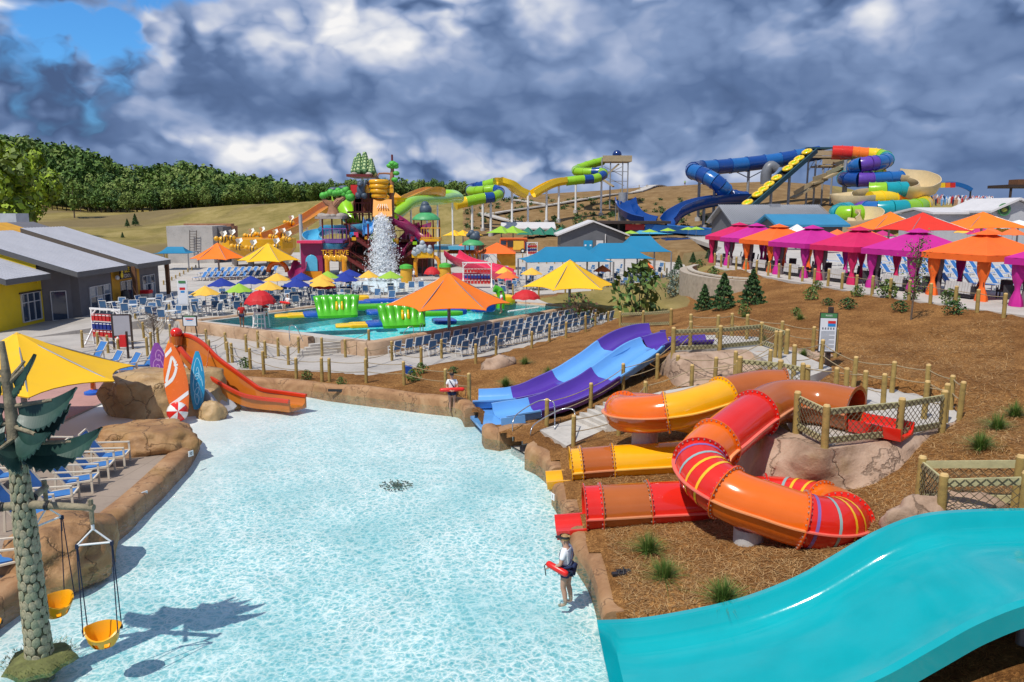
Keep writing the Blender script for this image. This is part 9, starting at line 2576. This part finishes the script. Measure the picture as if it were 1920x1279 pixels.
q = D(1908, 350, 160); t = thing('hill_pavilion', 'dark timber pavilion on the hill at the right edge', 'pavilion', (q.x, 160, hz(q.x, 160)))
mb = MB(); mb.box((q.x + 2, 160, q.z), (12, 7, .6)); mb.obj('roof', m_dbrn, t); mb = MB(); mb.box((q.x + 1, 160, q.z + .8), (4, 3, 1.2)); mb.obj('roof_lantern', m_post, t)
for k in range(4): mb = MB(); mb.box((q.x - 3.2 + k * 3.4, 157, (q.z + hz(q.x, 157)) / 2), (.35, .35, q.z - hz(q.x, 157))); mb.obj('post', m_dbrn, t)
ya = 185.; t = thing('banner_arch', 'arched banner with yellow to red lettering on blue legs on the hill', 'arch sign', (D(1775, 372, ya).x, ya, hz(D(1775, 372, ya).x, ya)))
P = spline([D(1735, 356, ya), D(1752, 348, ya), D(1775, 345, ya), D(1795, 346, ya), D(1812, 351, ya), D(1822, 357, ya)], 4); mb = MB()
for p, q in zip(P[:-1], P[1:]): mb.bar(p, q, .3, 1.0)
mb.obj('truss', HB[1], t)
for k, c in enumerate((HY, HY, HO, HR)): mb = MB(); a, b = D(1754 + k * 9.5, 347.5, ya - .3), D(1762.5 + k * 9.5, 347, ya - .3); mb.bar(a, b, .2, 1.15); mb.obj('banner_panel', c, t)
for px in (1736, 1820): a = D(px, 357, ya); mb = MB(); mb.cyl((a.x, ya, hz(a.x, ya)), a, .2, n=8); mb.obj('leg', m_black, t)
rg = random.Random(3); mb = MB()
for k in range(150):
 px = rg.choice((rg.uniform(1800, 1862), rg.uniform(1795, 1862), rg.uniform(1745, 1800))); y = rg.uniform(178, 196); p = D(px, 370, y); z = hz(p.x, y); mb.mat(rg.randrange(5))
 mb.lathe([(.12, 0), (.2, .5), (.24, 1.0), (.27, 1.35), (.1, 1.45)], 6, (p.x, y, z)); mb.ball((p.x, y, z + 1.6), .13, 6, 4)
tag(mb.obj('queue_of_people', [m_wshirt, m_navy, m_rshirt, m_skin, m_lbl]), 'crowd of people queueing on the hill below the pavilion', 'crowd', kind='stuff')
for px, py in ((1284, 341),):
 p = hill_pt(px, 350); person('worker in lime vest standing on the crest of the brown hill', p, PI, {-1: ((-.25, .0, 1.1), (-.24, .1, .86)), 1: ((.25, .0, 1.1), (.24, .1, .86))}, sub=1, hat=None, cap=1, shirt=HG)
rope_fence('rail fence along the far edge of the plaza below the grass hill', [Vector((x, 118 + .15 * abs(x + 60), hz(x, 118 + .15 * abs(x + 60)))) for x in range(-92, -50, 3)], 1.4, (.9, .5), .12)
rope_fence('row of logs at the far corner of the plaza behind the shops', [G(308 + k * 7.5, 545 - k * 4.2, .2) for k in range(9)], 1.1)
rope_fence('rope fence along the curved path before the slate building', [G(965 + k * 15, 490 - abs(k - 3) * .5 + k * .8, 1.0) for k in range(8)], 1.2)
for i, (px, py, s) in enumerate(((240, 437, 14), (255, 436, 20), (295, 433, 14), (230, 446, 10))): p = T(px, py, 3.); k = s * p.y / F; CON[i % 2].place(p, i, 'small dark tree at the foot of the grass hill, %s from the left' % ORD[(1, 2, 3, 0)[i]], (k * .7, k * .7, k))
m_cr = [M('crown_a', (.075, .155, .022), .8, .3, .35), M('crown_b', (.115, .205, .028), .8, .3, .35), M('crown_c', (.18, .245, .05), .8, .25, .35), M('crown_d', (.055, .12, .028), .8, .3, .35), M('crown_bright', (.28, .40, .02), .8, .25, .4)]
def tree_mesh(seed, n, s, shape=(1, 1.0), mats=None):
 """crown of leaf sprays gathered in clumps; unit height 1, trunk from 0"""
 rg = random.Random(seed); mb = MB(); cl = []
 for k in range(26):
  while True:
   v = Vector((rg.uniform(-1, 1), rg.uniform(-1, 1), rg.uniform(-1, 1)))
   if .45 < v.length < 1: break
  cl.append((Vector((v.x * .36 * shape[0], v.y * .36 * shape[0], .60 + v.z * .36 * shape[1])), rg.uniform(.09, .17)))
 for i in range(n):
  c, r = rg.choice(cl); v = Vector((rg.gauss(0, 1), rg.gauss(0, 1), rg.gauss(0, 1))).normalized(); p = c + v * r * rg.uniform(.75, 1.05)
  nn = (v + Vector((rg.gauss(0, .45), rg.gauss(0, .45), rg.gauss(0, .45) + .25))).normalized(); b = nn.orthogonal().normalized(); a = rg.uniform(0, 6.28); b = (Matrix.Rotation(a, 3, nn) @ b) * s * rg.uniform(.6, 1.4); d = nn.cross(b) * .7
  mb.mat(rg.choice((0, 0, 1))); mb.quad(p - b, p - d, p + b, p + d)
 return mb.mesh('crown', mats)
def trunk_mesh(seed):
 rg = random.Random(seed); mb = MB(); mb.tube([(0, 0, -.03), (.01, 0, .3), (0, .01, .65)], [.022, .016, .008], 6)
 for k in range(6): z = rg.uniform(.3, .55); a = rg.uniform(0, 6.28); mb.cyl((0, 0, z), (.22 * math.cos(a), .22 * math.sin(a), z + .16), .008, .004, 4)
 return mb.mesh('trunk', m_trunk)
crowns = [tree_mesh(k, 1150, .042, ((1, 1), (1.15, .95), (.85, 1.08))[k % 3], [m_cr[(0, 1, 3, 2, 1)[k]], m_cr[(1, 2, 0, 1, 2)[k]]]) for k in range(5)]
crown_br = tree_mesh(21, 2600, .034, (1.1, 1.05), [m_cr[4], m_cr[2]])
trunks = [trunk_mesh(k) for k in range(3)]
def put_tree(x, y, z, h, k, w, label, group, cm=None):
 t = bpy.data.objects.new('forest_tree', None); COL.objects.link(t); t.location = (x, y, z); t.scale = (h * w, h * w, h); t.rotation_euler.z = rnd(0, 6.28); tag(t, label, 'tree', group)
 for nm, me in (('trunk', trunks[k % 3]), ('crown', cm or crowns[k % 5])):
  o = bpy.data.objects.new(nm, me); o.parent = t; COL.objects.link(o)
rg = random.Random(5); cnt = 0; spots_f = []
top_px = [-60, 0, 60, 120, 180, 230, 290, 320, 375, 430, 500, 560, 610, 680, 760, 870, 900]
top_py = [240, 247, 252, 262, 278, 297, 314, 310, 303, 318, 330, 348, 342, 338, 336, 346, 352]
edge_py = [425, 420, 415, 405, 405, 402, 398, 395, 390, 386, 383, 380, 376, 374, 374, 376, 376]
for row, (n, y0) in enumerate(((70, 262), (72, 276), (72, 294), (70, 318))):
 for i in range(n):
  px = -70 + 960 * (i + rg.uniform(-.4, .4)) / n; y = y0 + rg.uniform(-6, 6) + (10 if px < 200 else 0)
  x = (px - CX) / F * y * 1.0; z = hz(x, y)
  tpy = float(np.interp(px, top_px, top_py)); epy = float(np.interp(px, top_px, edge_py))
  f = (.42, .66, .84, .98)[row]
  py = epy + (tpy - epy) * f * rg.choice((rg.uniform(.62, .9), rg.uniform(.85, 1.08)))
  H = D(px, py, y).z - z
  H = max(7., min(24., H))
  put_tree(x, y, z, H, rg.randrange(5), rg.uniform(.6, 1.15), 'leafy green tree in the wood behind the grass hill', 'trees of the wood behind the grass hill'); spots_f.append((px, y))
V = []; Fq = []; MI = []; base = [(np.array([v.co[:] for v in m.vertices]), np.array([p.vertices[:] for p in m.polygons]), k) for k, m in enumerate([tree_mesh(40 + q, 240, .085, (1, 1), [m_cr[0], m_cr[1]]) for q in range(4)])]
off = 0
for i in range(900):
 px = rg.uniform(-120, 600) if i < 800 else rg.uniform(560, 900); tpy = float(np.interp(px, top_px, top_py)); epy = float(np.interp(px, top_px, edge_py))
 f = rg.uniform(.25, 1.0); y = 300 + 130 * f + rg.uniform(-8, 8); x = (px - CX) / F * y
 py = epy + (tpy - epy) * f ** .9 + rg.uniform(-4, 6); zt = D(px, py, y).z; H = rg.uniform(10, 22); w = H * rg.uniform(.7, 1.1)
 vv, ff, k = base[rg.randrange(4)]; a = rg.uniform(0, 6.28); ca_, sa_ = math.cos(a), math.sin(a)
 q = np.stack([x + w * (vv[:, 0] * ca_ - vv[:, 1] * sa_), y + w * (vv[:, 0] * sa_ + vv[:, 1] * ca_), zt - H + H * vv[:, 2]], -1); V.append(q); Fq.append(ff + off); off += len(vv); MI += [rg.choice((0, 1, 2, 2, 3))] * len(ff)
me = bpy.data.meshes.new('hill_wood'); me.from_pydata(np.concatenate(V).tolist(), [], np.concatenate(Fq).tolist())
for m in (m_cr[0], m_cr[1], m_cr[3], m_cr[2]): me.materials.append(m)
me.polygons.foreach_set('material_index', MI); o = bpy.data.objects.new('hill_wood', me); COL.objects.link(o); tag(o, 'dense far wood covering the hill at the left', 'wood', kind='stuff')
for px, y, top, w, d in ((28, 128, 262, .95, 'tall bright green tree at the left edge behind the shops'), (-30, 120, 240, 1.0, 'bright green tree cut by the left edge of the picture'), (75, 150, 300, .8, 'bright green tree just right of the tall one behind the shops'), (5, 112, 395, 1.1, 'low bright tree at the left edge above the roof duct'), (150, 215, 330, .8, 'grey green tree at the left end of the grass hill')):
 x = (px - CX) / F * y; z = hz(x, y); H = D(px, top, y).z - z
 t = bpy.data.objects.new('broadleaf_tree', None); COL.objects.link(t); t.location = (x, y, z); t.scale = (H * w, H * w, H); t.rotation_euler.z = px; tag(t, d, 'tree')
 for nm, m in (('trunk', trunks[0]), ('crown', crown_br if y < 200 else crowns[1])): o = bpy.data.objects.new(nm, m); o.parent = t; COL.objects.link(o)
